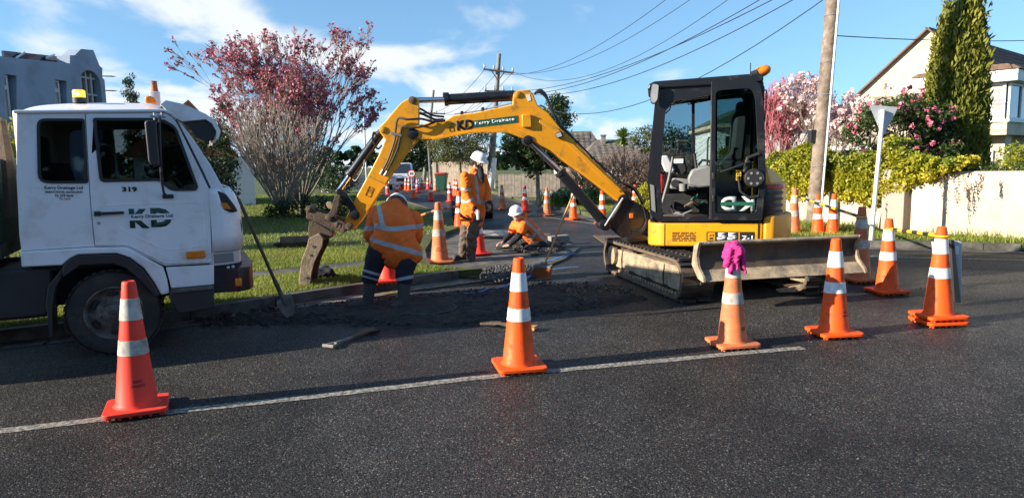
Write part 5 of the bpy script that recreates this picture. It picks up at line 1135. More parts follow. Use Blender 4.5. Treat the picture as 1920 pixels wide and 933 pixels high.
c0, c1 = ufp(1437, 174, YS-.02), ufp(1430.5, 234, YS-.02); b = B(UF); b.tube([c0+(c1-c0)*t+np.array([.013*math.cos(t*130), .013*math.sin(t*130), 0])+np.array([.012*math.sin(t*3), 0, 0]) for t in np.linspace(0, 1, 170)], .0045, 4); b.tube([c0+np.array([-.04, 0, .03]), c0+np.array([0, 0, .03]), c0], .008, 5); obj('coiled_cord', b, M_BLACK, EX)
# door swung right round and latched back on the cab side
DY = YS-.065
dout = rounded(ux([(1334, 413), (1334, 152), (1410, 149), (1426, 157), (1432, 200), (1435, 338), (1429, 413)], DY), [.01, .02, .08, .10, .05, .02, .03])
dh = rounded(ux([(1341, 400), (1342, 170), (1408, 165), (1416, 182), (1424, 345), (1417, 400)], DY), [.04, .06, .09, .08, .03, .05])
b = B(UF); b.prism([dout, dh], DY, DY+.045); dr = obj('door', b, M_BLACKP, EX, bevel=.010)
b = B(UF); b.prism(dh, DY+.018, DY+.026); obj('door_glass', b, M_GLASSD, dr, smooth=0)
low = rounded(ux([(1341, 366), (1342, 302), (1375, 296), (1398, 288), (1423, 286), (1424, 345), (1419, 366)], DY), .02)
hc = ufp(1415, 334, DY); b = B(UF); b.lathe([(.02, -.05), (.10, -.05), (.115, -.03), (.115, .0), (.02, .0)], 20, (hc[0]-.01, DY+.0, hc[2]), 'y'); lk = obj('door_lock', b, M_BLACK, dr)
for q in np.linspace(0, 6.28, 7)[:-1]: b = B(UF); b.lathe([(.003, -.006), (.016, -.006), (.016, 0), (.003, 0)], 8, (hc[0]-.01+.07*math.cos(q), DY-.05, hc[2]+.07*math.sin(q)), 'y'); obj('lock_bolt', b, M_GREYP, lk)
b = B(UF); b.tube([ufp(1350, 323, DY-.03), ufp(1380, 312.5, DY-.045), ufp(1406, 303, DY-.03), ufp(1412, 308, DY+.0)], .010, 7); obj('grab_rail', b, M_BLACK, dr)
b = B(UF); b.tube([ufp(1396, 322, DY+.0), ufp(1402, 296, DY+.0), ufp(1424, 288, DY+.0)], .022, 7); b.tube([ufp(1384, 330, DY), ufp(1388, 358, DY), ufp(1402, 370, DY), ufp(1422, 368, DY)], .016, 7); obj('door_panel_rib', b, M_BLACK, dr)
q0, q1 = ufp(1380.5, 319.5, DY), ufp(1389.5, 338, DY); b = B(UF); b.box(q0[0], q1[0], DY+.010, DY+.016, q1[2], q0[2]); st = obj('warning_label', b, M_BARY, dr, smooth=0)
m_ = (q0[0]+q1[0])/2; b = B(UF); b.prism([[(m_-.024, q0[2]-.058), (m_+.024, q0[2]-.058), (m_, q0[2]-.012)], [(m_-.013, q0[2]-.050), (m_+.013, q0[2]-.050), (m_, q0[2]-.026)]], DY+.007, DY+.0095); b.box(m_-.022, m_+.022, DY+.007, DY+.0095, q1[2]+.014, q1[2]+.05); obj('warning_print', b, M_INK, dr, smooth=0)
# the company letters on the door glass are seen from the inside, mirrored
q0, q1 = ufp(1351.5, 368.5, DY), ufp(1415, 395.5, DY); w_, h_ = q1[0]-q0[0], q0[2]-q1[2]
text('lettering', 'K', dr, (q1[0], DY+.012, q1[2]), (-1, 0, 0), (0, 0, 1), w_*.44, h_, M_LETG, UF, .045)
text('lettering', 'D', dr, (q1[0]-w_*.54, DY+.012, q1[2]), (-1, 0, 0), (0, 0, 1), w_*.46, h_, M_LETG, UF, .045)
b = B(UF); b.box(q0[0]-.0, q1[0], DY+.005, DY+.009, q1[2]+h_*.38, q1[2]+h_*.62); obj('letter_band', b, M_GREEN, dr, smooth=0)
b = B(UF); x0, x1 = ufp(1331, 300)[0], ufp(1336.5, 300)[0]; b.box(x0, x1, YS-.03, YS-.002, .91, 2.50); obj('door_post', b, M_BLACK, EX, bevel=.006)
for py in (330, 372): b = B(UF); q = ufp(1337, py, DY); b.box(q[0]-.012, q[0]+.018, DY-.02, DY-.001, q[2]-.04, q[2]+.04); obj('hinge', b, M_BLACK, dr, bevel=.004)
b = B(UF); q0, q1 = ufp(1219, 345, YS-.01), ufp(1228, 398, YS-.01); b.prism(rounded([(q0[0], q0[2]), (q0[0]+.05, q0[2]-.02), (q1[0]+.01, q1[2]), (q1[0]-.04, q1[2]+.03)], .01), YS-.012, YS-.001); obj('front_trim', b, M_GREYP, EX, bevel=.004)
# cab interior
def inx(name, pts, y0, y1, m, bev=.02, par=None): b = B(UF); b.prism(ux(pts, y0), y0, y1); return obj(name, b, m, par or EX, bevel=bev)
st_ = inx('seat', [(1352, 300), (1395, 304), (1404, 220), (1392, 200), (1378, 215), (1372, 285)], -.42, .02, M_SEAT, .04)
inx('headrest', [(1382, 215), (1396, 215), (1396, 190), (1384, 190)], -.34, -.08, M_SEAT, .03, st_)
inx('seat_base', [(1345, 318), (1398, 318), (1398, 300), (1350, 300)], -.42, .02, M_SEAT, .04, st_)
inx('seat_pedestal', [(1336, 400), (1400, 400), (1395, 320), (1345, 320)], -.36, -.04, M_BLACK, .02)
cs_ = inx('left_console', [(1291, 346), (1289, 334), (1297, 318), (1333, 308), (1345, 310), (1345, 350), (1310, 352)], -.60, -.46, M_GREYP, .025)
b = B(UF); b.tube([ufp(1306, 318, -.53), ufp(1303, 296, -.53), ufp(1302, 288, -.53)], [.022, .016, .024], 8); obj('joystick', b, M_BLACK, cs_)
b = B(UF); b.tube([ufp(1309, 310, -.5), ufp(1317, 300, -.5), ufp(1330, 302, -.5), ufp(1334, 312, -.5)], .016, 8); obj('armrest_grip', b, M_BLACK, cs_)
b = B(UF); b.tube([ufp(1326, 310, -.6), ufp(1327, 264, -.6), ufp(1329, 258, -.6), ufp(1334, 258, -.6)], .012, 7); obj('grab_handle', b, M_BLACK, EX)
pn = inx('instrument_panel', [(1240, 305), (1239, 292), (1252, 291), (1266, 318), (1261, 326), (1247, 322)], -.30, -.02, M_SIGNB, .02)
b = B(UF); b.prism(ux([(1263, 320), (1258, 296), (1283, 290), (1289, 320), (1280, 330)], -.25), -.25, .05); obj('monitor_housing', b, M_BLACK, pn, bevel=.02)
b = B(UF); b.box(ufp(1272, 300, -.26)[0]-.06, ufp(1272, 300, -.26)[0]+.06, -.27, -.252, ufp(1272, 306, -.26)[2], ufp(1272, 298, -.26)[2]); obj('paper', b, M_LETW, pn, smooth=0)
b = B(UF); b.tube([ufp(1262, 294, -.5), ufp(1254, 335, -.5), ufp(1240, 386, -.5)], .017, 8); obj('travel_lever', b, M_GREYP, EX)
b = B(UF); b.tube([ufp(1239, 330, .08), ufp(1239, 362, .08)], .045, 12); b.tube([ufp(1239, 330, .08), ufp(1239, 326, .08)], [.045, .02], 12); fe = obj('fire_extinguisher', b, M_REDP, EX)
b = B(UF); b.tube([ufp(1239, 326, .08), ufp(1237, 320, .08), ufp(1233, 323, .08)], .016, 6); obj('nozzle', b, M_BLACK, fe)
dg_ = inx('dash_console', [(1256, 354), (1262, 334), (1300, 336), (1306, 356)], -.2, .1, M_GREYP, .02)
b = B(UF); b.lathe([(.02, -.02), (.05, -.02), (.055, 0), (.02, 0)], 16, tuple(ufp(1266, 344, -.22)), 'y'); b2 = obj('dial', b, M_BLACK, dg_)
b = B(UF); b.lathe([(.05, 0), (.055, .09), (.045, .095)], 14, tuple(ufp(1281, 358, -.3))); obj('cup', b, M_GREYP, dg_)
inx('lower_bulkhead', [(1240, 403), (1243, 364), (1325, 362), (1332, 403)], .02, .2, M_BLACK, .01)
inx('tool_tray', [(1263, 399), (1264, 376), (1312, 376), (1312, 399)], -.05, .02, M_DARK, .008)
b = B(UF); b.box(ux([(1240, 404)])[0][0], ux([(1332, 404)])[0][0], YS+.06, FY-.08, .906, .925); obj('floor_mat', b, M_MUD, EX, smooth=0)
for k, (px, py, l, m) in enumerate([(1290, 382, .3, M_GREEN), (1284, 388, .26, M_MUD), (1270, 390, .3, M_BLACK), (1296, 376, .2, M_BIN), (1262, 399, .34, M_GREYP)]):
    q = ufp(px, py, -.12-.05*k); b = B(UF); b.tube([q, q+np.array([l*.4, -.03, .07*(1 if k % 2 else -.2)]), q+np.array([l*.7, 0, .03])], [.02, .028, .012], 6); obj('hand_tool', b, m, EX)
for y in (-.34, -.12): b = B(UF); b.tube([ufp(1262, 398, y), ufp(1258, 384, y)], .014, 6); b.obox(ufp(1257, 382, y), (.5, 0, .86), (0, 1, 0), (-.86, 0, .5), .05, .05, .012); obj('pedal', b, M_BLACK, EX, smooth=0)
b = B(UF); b.prism(ux([(1256, 186), (1282, 178), (1330, 172), (1330, 181), (1285, 187), (1262, 196)], -.3), -.3, -.05); obj('roof_lining', b, M_BLACK, rf, bevel=.01)
b = B(UF); b.tube([ufp(1258, 196, -.6), ufp(1256, 205, -.6), ufp(1248, 213, -.62)], .008, 6); b.tube([ufp(1287, 188, -.5), ufp(1291, 196, -.5), ufp(1303, 193, -.5), ufp(1330, 188, -.5)], .008, 6); obj('roof_bar', b, M_BLACK, rf)
# boom and dipper
BF = Loc((1.58, 9.4), 4.3); HB, HA = .125, .105
def bz(pts, y=-HB): return BF.xz(pts, y)
boomp = [(1173, 364), (1185, 372), (1187, 384), (1176, 391), (1159, 377), (1133, 357), (1096, 329), (1058, 302), (1030, 280), (1005, 268), (985, 262), (968, 253), (950, 247.5), (917, 246), (880, 249), (840, 253), (809, 262), (789, 262), (772, 258), (766, 250), (771, 240), (788, 234), (812, 228), (836, 226), (850, 217), (894, 211), (930, 203), (961, 196), (963, 176), (970, 169.5), (993, 168.5), (1000, 177), (1008, 197), (1028, 211), (1051, 240), (1080, 268), (1110, 298), (1135, 322), (1159, 345)]
b = B(BF); b.prism(bz(boomp), -HB, HB); bo = obj('boom', b, M_JCB, EX, bevel=.012, seg=2)
armp = [(773, 180), (784, 183), (786, 205), (785, 232), (793, 246), (790, 258), (784, 262), (760, 290), (738, 322), (708, 368), (678, 414), (662, 431), (650, 429), (644, 417), (667, 370), (690, 328), (710, 290), (722, 262), (713, 250), (711, 238), (724, 225), (738, 208), (752, 192)]
b = B(BF); b.prism(bz(armp), -HA, HA); ar_ = obj('dipper_arm', b, M_JCB, EX, bevel=.012, seg=2)
def bp(px, py, y=0): return BF.p(px, py, y)
def pin(name, px, py, r, hw, m, par): b = B(BF); q = bp(px, py, -hw); b.lathe([(r*.5, -hw-.02), (r, -hw-.012), (r, hw+.012), (r*.5, hw+.02)], 14, (q[0], 0, q[2]), 'y'); return obj(name, b, m, par)
pin('pivot_pin', 773, 188, .050, HA, M_MUD, ar_); pin('pivot_pin', 717, 243, .045, HA, M_JCBD, ar_); pin('pivot_pin', 774, 251, .070, HB, M_BLACKP, bo); pin('pivot_pin', 970, 177, .045, HB, M_JCBD, bo); pin('pivot_pin', 990, 263, .065, HB, M_BLACKP, bo); pin('pivot_pin', 1170, 376, .085, HB, M_BLACKP, bo); pin('pivot_pin', 665, 403, .062, HA+.05, M_BLACKP, ar_); pin('pivot_pin', 654, 424, .05, HA+.06, M_MUD, ar_)
# raised flanges and plates on the boom side
b = B(BF); b.prism(bz([(978, 215), (995, 214.5), (996, 239), (979, 239)], -HB), -HB-.035, -HB-.001); obj('boom_box', b, M_JCB, bo, bevel=.008)
b = B(BF); b.prism(bz([(809, 258), (880, 245.5), (950, 243.5), (985, 256), (983, 261), (950, 248.5), (880, 250), (812, 263)], -HB), -HB-.012, -HB-.001); obj('lower_flange', b, M_JCB, bo, bevel=.004)
b = B(BF); b.prism(bz([(1012, 224), (1044, 240), (1120, 314), (1165, 356), (1160, 359), (1112, 318), (1040, 246), (1010, 230)], -HB), -HB-.010, -HB-.001); obj('weld_strip', b, M_JCBD, bo, bevel=.003)
b = B(BF); b.prism(bz([(690, 330), (724, 346), (720, 351), (687, 335)], -HA), -HA-.010, -HA-.001); obj('weld_strip', b, M_JCBD, ar_, bevel=.003)
b = B(BF); b.prism(bz([(1040, 250), (1052, 246), (1056, 256), (1044, 260)], -HB), -HB-.06, -HB-.005); wl2 = obj('work_lamp', b, M_BLACK, bo, bevel=.008)
b = B(BF); b.prism(bz([(1042, 251), (1051, 248), (1054, 255), (1045, 258)], -HB-.06), -HB-.064, -HB-.061); obj('lamp_lens', b, M_LENS, wl2, smooth=0)
b = B(BF); b.prism(bz([(986, 178), (993, 177), (996, 188), (990, 190)], -HB), -HB-.004, -HB-.001); obj('label', b, M_LETW, bo, smooth=0)
# signwriting on the boom
a, c, e = bp(886.5, 239.5, -HB), bp(972, 229.5, -HB), bp(885.5, 225.5, -HB); uu = c-a; uu[1] = 0; vv = e-a; vv[1] = 0; h_ = np.linalg.norm(vv)*.92; wv = np.linalg.norm(uu); un, vn_ = uu/wv, np.array([-uu[2], 0, uu[0]])/wv
yo = np.array([0, -.004, 0]); b = B(BF); b.add([a+yo, a+yo+uu, a+yo+uu+vn_*h_, a+yo+vn_*h_, a+yo*.2, a+yo*.2+uu, a+yo*.2+uu+vn_*h_, a+yo*.2+vn_*h_], [(0, 1, 2, 3), (0, 4, 5, 1), (2, 6, 7, 3), (1, 5, 6, 2), (3, 7, 4, 0)]); sgn_ = obj('sign_panel', b, M_GREEN, bo, smooth=0)
text('sign_lettering', 'Kerry Drainage', bo, a+un*wv*.06+vn_*h_*.20+yo*1.6, un, vn_, wv*.87, h_*.62, M_LETW, BF, .02)
a2 = bp(857, 245, -HB)+np.array([0, -.004, 0]); text('lettering', 'KD', bo, a2, un, vn_, .225, .125, M_INK, BF, .05)
q = bp(843, 247, -HB)
def outline_label(par, o, u, v, w, h, y):
    o = np.array([o[0], y, o[2]]); b = B(BF); P = lambda s, t: (o+u*s*w+v*t*h); t_ = .07
    for (s0, t0, s1, t1) in ((0, 0, 1, .05), (0, .95, 1, 1), (0, .05, .08, .95), (.92, .05, 1, .95), (.08, .42, .92, .46)):
        k = [P(s0, t0), P(s1, t0), P(s1, t1), P(s0, t1)]; b.add(k+[x+np.array([0, .003, 0]) for x in k], [(0, 1, 2, 3), (0, 4, 5, 1), (1, 5, 6, 2), (2, 6, 7, 3), (3, 7, 4, 0)])
    k = [P(.5, .88), P(.2, .55), P(.8, .55)]; k2 = [P(.5, .78), P(.33, .6), P(.67, .6)]; b.add(k+k2, [(0, 1, 4, 3), (1, 2, 5, 4), (2, 0, 3, 5)]); return obj('warning_outline', b, M_INK, par, smooth=0)
outline_label(bo, q, un, vn_, .06, .10, -HB-.004)
au = bp(697, 352, -HA)-bp(690, 349, -HA); au[1] = 0; au /= np.linalg.norm(au); av = np.array([-au[2], 0, au[0]]); q = bp(685, 366, -HA); outline_label(ar_, q, au, av, .07, .13, -HA-.004)
# cylinders
def ram(name, pts, r, rod_r, m0=M_BLACKP, par=None):
    (x0, y0), (x1, y1), (x2, y2) = pts; A, Bm, C2 = bp(x0, y0), bp(x1, y1), bp(x2, y2); d = (Bm-A)/np.linalg.norm(Bm-A); b = B(BF)
    b.tube([A, A+d*.04, A+d*.045, Bm-d*.05, Bm-d*.05, Bm], [r*.8, r*.8, r, r, r*1.18, r*1.18], 16); o = obj(name, b, m0, EX); b = B(BF); b.tube([Bm, C2], rod_r, 12); obj('chrome_rod', b, M_CHROME, o); return o, A, Bm
cy1, A1, B1 = ram('dipper_cylinder', [(970, 179), (833, 187), (775, 188)], .070, .037)
cy2, A2, B2 = ram('boom_cylinder', [(1136, 421), (1049, 321), (991, 264)], .068, .037)
cy3, A3, B3 = ram('bucket_cylinder', [(716, 246), (655, 330), (633, 361)], .062, .034)
b = B(BF); q = bp(836, 181); b.box(q[0]-.04, q[0]+.04, -.03, .03, q[2]-.01, q[2]+.05); obj('port_block', b, M_BLACK, cy1, bevel=.006)
b = B(BF); b.tube(catmull([bp(716, 246, -.07), bp(708, 255, -.1), bp(701, 248, -.11), bp(699, 262, -.1), bp(708, 279, -.09), bp(716, 272, -.08)], 5), .013, 6); b.tube(catmull([bp(684, 300, -.07), bp(680, 318, -.1), bp(668, 338, -.1), bp(662, 336, -.07)], 5), .011, 6); obj('hose', b, M_BLACK, cy3)
# hoses over the knuckle and along the boom
def hose(pts, r=.012, par=None, m=None): b = B(BF); b.tube(catmull(pts, 6), r, 7); return obj('hose', b, m or M_BLACK, par or bo)
hose([bp(835, 226, -HB-.02), bp(812, 228, -HB-.04), bp(790, 223, -HB-.06), bp(765, 224, -HB-.07), bp(747, 222, -HA-.05), bp(742, 240, -HA-.03), bp(740, 262, -HA-.02), bp(728, 298, -HA-.02), bp(716, 322, -HA-.02)], .015)
hose([bp(815, 229, -HB-.02), bp(796, 236, -HB-.04), bp(772, 240, -HB-.05), bp(755, 238, -HA-.05), bp(751, 252, -HA-.03), bp(746, 276, -HA-.02), bp(735, 302, -HA-.02), bp(723, 325, -HA-.02)], .013)
for (x0, y0, x1, y1) in ((718, 318, 713, 327), (726, 321, 721, 329)): b = B(BF); b.tube([bp(x0, y0, -HA-.02), bp(x1, y1, -HA-.015)], .017, 8); obj('hose_end', b, M_GALV, ar_)
b = B(BF); b.obox(bp(743, 252, -HA-.02), (.92, 0, -.25), (0, 1, 0), (.25, 0, .92), .075, .025, .018); obj('hose_clamp', b, M_GREYP, ar_, bevel=.004)
hose([bp(832, 224, 0), bp(815, 224, 0), bp(795, 215, 0), bp(784, 212, 0)], .016); hose([bp(833, 219, .05), bp(810, 216, .05), bp(792, 206, .05), bp(785, 203, .05)], .014)
for k in range(4):
    y = -.09+.055*k; off = 2.0*k
    hose([bp(852, 214, y), bp(894, 208.5, y), bp(930, 200.5, y), bp(958, 194, y)], .009, None, M_GALV)
    hose([bp(1002, 176, y), bp(1012, 174-off, y), bp(1024, 184-off, y), bp(1034, 206-off*.6, y), bp(1052, 236-off*.4, y), bp(1080, 264, y), bp(1112, 296, y), bp(1140, 322, y), bp(1165, 342, y), bp(1190, 352+off, y), bp(1206, 378+off, y)], .013)
for k in range(3): hose([bp(1012, 197, -.09+.07*k), bp(1030, 207, -.09+.07*k), bp(1054, 239, -.09+.07*k), bp(1085, 270, -.09+.07*k), bp(1130, 314, -.09+.07*k), bp(1160, 341, -.09+.07*k)], .010, None, M_GALV)
for (px, py) in ((866, 213), (905, 206), (1048, 238), (1080, 268), (1110, 297), (1137, 322)): b = B(BF); q = bp(px, py, 0); b.box(q[0]-.02, q[0]+.02, -.11, .11, q[2]-.01, q[2]+.025); obj('pipe_clamp', b, M_BLACK, bo, bevel=.004)
# swing post
swp = [(1171, 366), (1185, 374), (1206, 386), (1218, 396), (1222, 408), (1208, 428), (1204, 442), (1213, 450), (1212, 458), (1200, 462), (1195, 474), (1187, 474), (1184, 458), (1162, 441), (1147, 428), (1135, 430), (1132, 420), (1139, 414), (1152, 400)]
b = B(BF); b.prism(rounded(bz(swp, -.14), .03), -.14, .14); sw = obj('swing_post', b, M_BLACKP, EX, bevel=.02, seg=3)
b = B(BF); b.tube([bp(1134, 423, -.165), bp(1168, 371, -.165)], .014, 6); obj('edge_bar', b, M_GALV, sw)
pin('swing_pin', 1135, 422, .075, .15, M_BLACKP, sw)
b = B(BF); q = bp(1180, 404, -.14); b.box(q[0]-.0, q[0]+.05, -.155, -.139, q[2]-.035, q[2]+.03); obj('reflector', b, M_AMBER, sw, bevel=.004)
b = B(BF); b.prism(bz([(1170, 446), (1212, 440), (1215, 452), (1180, 456)], -.16), -.16, .16); obj('swing_bracket', b, M_BLACKP, EX, bevel=.012)
b = B(BF); q = bp(1208, 420, 0); b.box(q[0], q[0]+.34, -.2, .34, .62, .86); obj('front_casting', b, M_BLACKP, EX, bevel=.03)
for k in range(3): b = B(BF); b.tube(catmull([bp(1206, 386, -.16-.02*k), bp(1212, 410+4*k, -.17), bp(1204, 428+3*k, -.17), bp(1186, 432+3*k, -.165)], 5), .010, 6); obj('hose', b, M_BLACK, sw)
# bucket linkage, quick hitch and trenching bucket
def plate(name, pts, y0, y1, m, par=None, r=.02, ref=None): b = B(BF); b.prism(rounded(bz(pts, y0 if ref is None else ref), r), y0, y1); return obj(name, b, m, par or EX, bevel=.006)
for y in (-.135, .095):
    plate('tipping_link', [(629, 357), (637, 352), (650, 362), (668, 390), (671, 404), (662, 408), (656, 396), (645, 376), (632, 366)], y, y+.04, M_BLACKP)
    plate('drag_link', [(628, 366), (638, 366), (632, 398), (624, 408), (615, 402), (620, 394)], y-.045, y-.005, M_MUD)
qh = plate('quick_hitch', [(574, 394), (576, 387), (584, 388), (588, 394), (621, 404), (648, 418), (652, 428), (644, 438), (632, 433), (608, 424), (584, 412), (574, 410)], -.15, -.11, M_MUD)
plate('hitch_cheek', [(574, 394), (576, 387), (584, 388), (588, 394), (621, 404), (648, 418), (652, 428), (644, 438), (632, 433), (608, 424), (584, 412), (574, 410)], .11, .15, M_MUD, qh, ref=-.15)
plate('hitch_body', [(578, 400), (590, 398), (640, 420), (640, 430), (610, 420), (584, 411)], -.11, .11, M_MUD, qh)
plate('lifting_eye', [(611, 383), (614, 377.5), (622, 379), (624, 392), (617, 392)], -.02, .02, M_MUDL, qh)
for (px, py, r) in ((579, 391.5, .04), (617, 407, .05), (632, 421, .035), (645, 428, .05), (638, 424, .03)): pin('hitch_pin', px, py, r, .15, M_MUD, qh)
BW = .24; bkin = [(578.5, 447), (598, 437), (606, 446), (604, 462), (590, 490), (584, 512), (581, 543), (562, 544), (560, 530), (565, 488), (575, 463)]
bk = plate('trench_bucket', bkin, -BW, -BW+.022, M_MUDL)
plate('bucket_cheek', bkin, BW-.022, BW, M_MUD, bk, ref=-BW)
sh = bz([(578.5, 447), (575, 463), (569, 478), (565, 490), (561.5, 512), (560, 530), (561, 545)], -BW); sh2 = [(x+.022, z) for x, z in sh]
b = B(BF); b.prism(sh+sh2[::-1], -BW+.023, BW-.023); obj('bucket_shell', b, M_MUD, bk, bevel=.005)
b = B(BF); b.prism(bz([(578, 447), (598, 437), (606, 446), (604, 452), (590, 452)], -BW), -BW+.023, BW-.023); obj('bucket_top', b, M_MUD, bk, bevel=.006)
for y in (-.10, .06): plate('bucket_ear', [(579, 446), (578, 428), (580, 414), (592, 416), (624, 436), (623, 443), (617, 447), (601, 437), (590, 446)], y-.045, y-.005, M_MUD, bk)
pin('bucket_pin', 617, 441, .045, .12, M_MUDL, bk); pin('bucket_pin', 584, 419, .03, .12, M_MUD, bk)
for (px, py) in ((588, 462), (582, 478), (575, 520)): b = B(BF); q = bp(px, py, -BW); b.lathe([(.004, -.006), (.016, -.006), (.016, 0), (.004, 0)], 8, (q[0], -BW, q[2]), 'y'); obj('cheek_bolt', b, M_MUD, bk)
# ---------------------------------------------------------------- truck
TL = Loc((-3.6, 6.0), 25)                        # x forward, y away from the photographed side, z up
TR = thing('tipper_truck', 'white cab truck with dark windows and lit amber beacon parked against the kerb', 'truck', TL)
TW = 1.86
def tx(pts, y=0.0): return TL.xz(pts, y)
def tp(px, py, y=0.0): return TL.p(px, py, y)
pill = [(306, 213), (321, 216), (334, 228), (395, 353), (402, 472), (402, 494)]
side = tx([(31, 211), (300, 207), (322, 214), (334, 228), (365, 290), (396, 354), (400, 420), (402, 493), (309, 498), (237, 463), (175, 462), (40, 470), (36, 440), (31, 330)])
qwin = rounded(tx([(70, 223), (158, 223), (165, 343), (72, 343)]), [.06, .02, .02, .08])
dwin = rounded(tx([(175, 222), (303, 222), (330, 238), (371, 350), (367, 357), (318, 357), (300, 338), (188, 341)]), [.02, .05, .05, .04, .03, .07, .03, .04])
door = rounded(tx([(158, 211), (306, 210), (322, 216), (334, 230), (394, 353), (397, 420), (399.5, 492.5), (310, 497), (238, 462), (176, 461.5), (168, 380), (166, 350)]), [.03, .03, .03, .03, .02, 0, .02, .02, .02, .02, 0, 0])
def grow2(P, k):
    P = np.array(P); n = len(P); A = .5*sum(P[i][0]*P[(i+1) % n][1]-P[(i+1) % n][0]*P[i][1] for i in range(n)); out = []
    for i in range(n):
        t = P[(i+1) % n]-P[i-1]; t = t/(np.linalg.norm(t)+1e-9); nrm = np.array([t[1], -t[0]])*(1 if A > 0 else -1); out.append(tuple(P[i]+nrm*k))
    return out
b = B(TL); b.prism([side, qwin, grow2(door, -.004)], .0, .06); shell = obj('cab_side', b, M_WPAINT, TR, bevel=.010)
b = B(TL); b.prism([grow2(door, -.010), dwin], -.006, .05); dr = obj('door', b, M_WPAINT, TR, bevel=.007)
b = B(TL); b.prism([side, qwin, dwin], TW-.06, TW); obj('far_side', b, M_WPAINT, TR, bevel=.010)
def seal(name, loop, y, k, par): b = B(TL); b.prism([grow2(loop, .004), grow2(loop, -k)], y-.010, y+.02); return obj(name, b, M_BLACK, par, bevel=.004)
seal('window_seal', qwin, .0, .018, shell); seal('window_seal', dwin, -.006, .020, dr)
b = B(TL); b.prism(qwin, .018, .023); obj('window_glass', b, M_GLASST, shell, smooth=0)
b = B(TL); b.prism(dwin, .014, .019); obj('window_glass', b, M_GLASST, dr, smooth=0)
for w in (qwin, dwin): b = B(TL); b.prism(w, TW-.032, TW-.028); obj('far_glass', b, M_GLASST, TR, smooth=0)
xb = tp(31, 300)[0]; xf = tp(402, 493)[0]; zt = tp(150, 209)[2]; z0 = tp(402, 493)[2]
rw = [[(.0+.05, z0+.1), (TW-.05, z0+.1), (TW-.05, zt), (.05, zt)], rounded([(.35, 1.55), (TW-.35, 1.55), (TW-.35, 1.98), (.35, 1.98)], .06)]
b = B(TL); b.prism(rw, xb+.0, xb+.05, 'x'); obj('cab_back', b, M_WPAINT, TR, bevel=.012)
b = B(TL); b.prism(rw[1], xb+.02, xb+.026, 'x'); obj('rear_glass', b, M_GLASST, TR, smooth=0)
b = B(TL); b.box(xb+.05, xf, .07, TW-.07, .80, .88); obj('cab_floor', b, M_DARK, TR, smooth=0)
# rounded cab corner strip at the back
b = B(TL); b.lathe([(.06, tp(40, 470)[2]), (.06, zt)], 12, (xb+.055, .058, 0)); obj('corner_post', b, M_WPAINT, TR)
# roof: crowned shell lofted across the cab
rl = tx([(28, 212), (31, 206), (40, 198), (64, 191), (154, 187), (257, 187.5), (288, 191), (309, 199), (322, 212)])
Vs = []; ny = 13
for j in range(ny):
    t = -1+2*j/(ny-1); y = TW/2+t*(TW/2+.012); k = (1-abs(t)**5)*.85+.15 if abs(t) < 1 else .0
    for x, z in rl: Vs.append((x, y, zt-.012+(z-zt+.012)*max(k, 0)+.025*(1-t*t)*(k > 0)))
fs = [(j*len(rl)+i, j*len(rl)+i+1, (j+1)*len(rl)+i+1, (j+1)*len(rl)+i) for j in range(ny-1) for i in range(len(rl)-1)]
b = B(TL); b.add(Vs, fs); rf = obj('roof', b, M_WPAINT, TR, smooth=60); k = rf.modifiers.new('solid', 'SOLIDIFY'); k.thickness = .02; k = rf.modifiers.new('sub', 'SUBSURF'); k.levels = 1; k.render_levels = 2
g0, g1 = tp(30, 210), tp(300, 207.5); b = B(TL); b.tube([(g0[0]-.01, -.012, g0[2]), (g1[0]+.03, -.012, g1[2]), (g1[0]+.10, -.008, g1[2]-.03)], .014, 8); obj('drip_rail', b, M_WPAINT, rf)
b = B(TL); b.box(g0[0], g0[0]+.08, .02, .12, g0[2]-.0, g0[2]+.02); obj('rust_patch', b, M_RUST, rf, bevel=.006)
# beacon
q = tp(147.5, 188, .25); q = np.array([q[0], .30, q[2]+.012]); b = B(TL); b.lathe([(.055, -.03), (.055, .012), (.050, .015)], 18, q); bc = obj('beacon_base', b, M_BLACK, rf)
b = B(TL); b.lathe([(.050, .015), (.050, .070), (.044, .080), (.02, .083)], 18, q); obj('beacon_lens', b, M_AMBERL, bc)
b = B(TL); b.sphere(q+np.array([-.004, -.051, .040]), .013, 10, 8); obj('beacon_bulb', b, M_LAMP, bc)
q = tp(284, 189, .15); b = B(TL); b.prism([(q[0]-.05, q[2]-.02), (q[0]+.05, q[2]-.03), (q[0]+.025, q[2]+.03), (q[0]-.015, q[2]+.045), (q[0]-.05, q[2]+.035)], .14, .22); obj('marker_lamp', b, M_AMBER, rf, bevel=.012)
# sun visor
vo = tx([(300, 196), (310, 188), (345, 196), (386, 214), (404, 227), (413, 245), (410, 260), (405, 262), (406, 247), (398, 232), (386, 224), (342, 228), (326, 220)])
b = B(TL); b.prism(vo, -.015, .03); b2 = B(TL); vi = tx([(302, 194), (312, 187), (345, 195), (386, 213), (405, 227), (414, 246), (411, 258)]); vi2 = [(x-.012, z-.022) for x, z in vi]
b.prism(vi+vi2[::-1], .031, TW-.031); b.prism(vo, TW-.03, TW+.015); obj('sun_visor', b, M_WPAINT, TR, bevel=.008)
b = B(TL); b.prism(tx([(343, 229), (386, 225), (398, 233), (405, 247), (401, 262), (386, 265), (371, 259), (355, 240)]), .02, .028); obj('visor_lining', b, M_BLACK, TR, smooth=0)
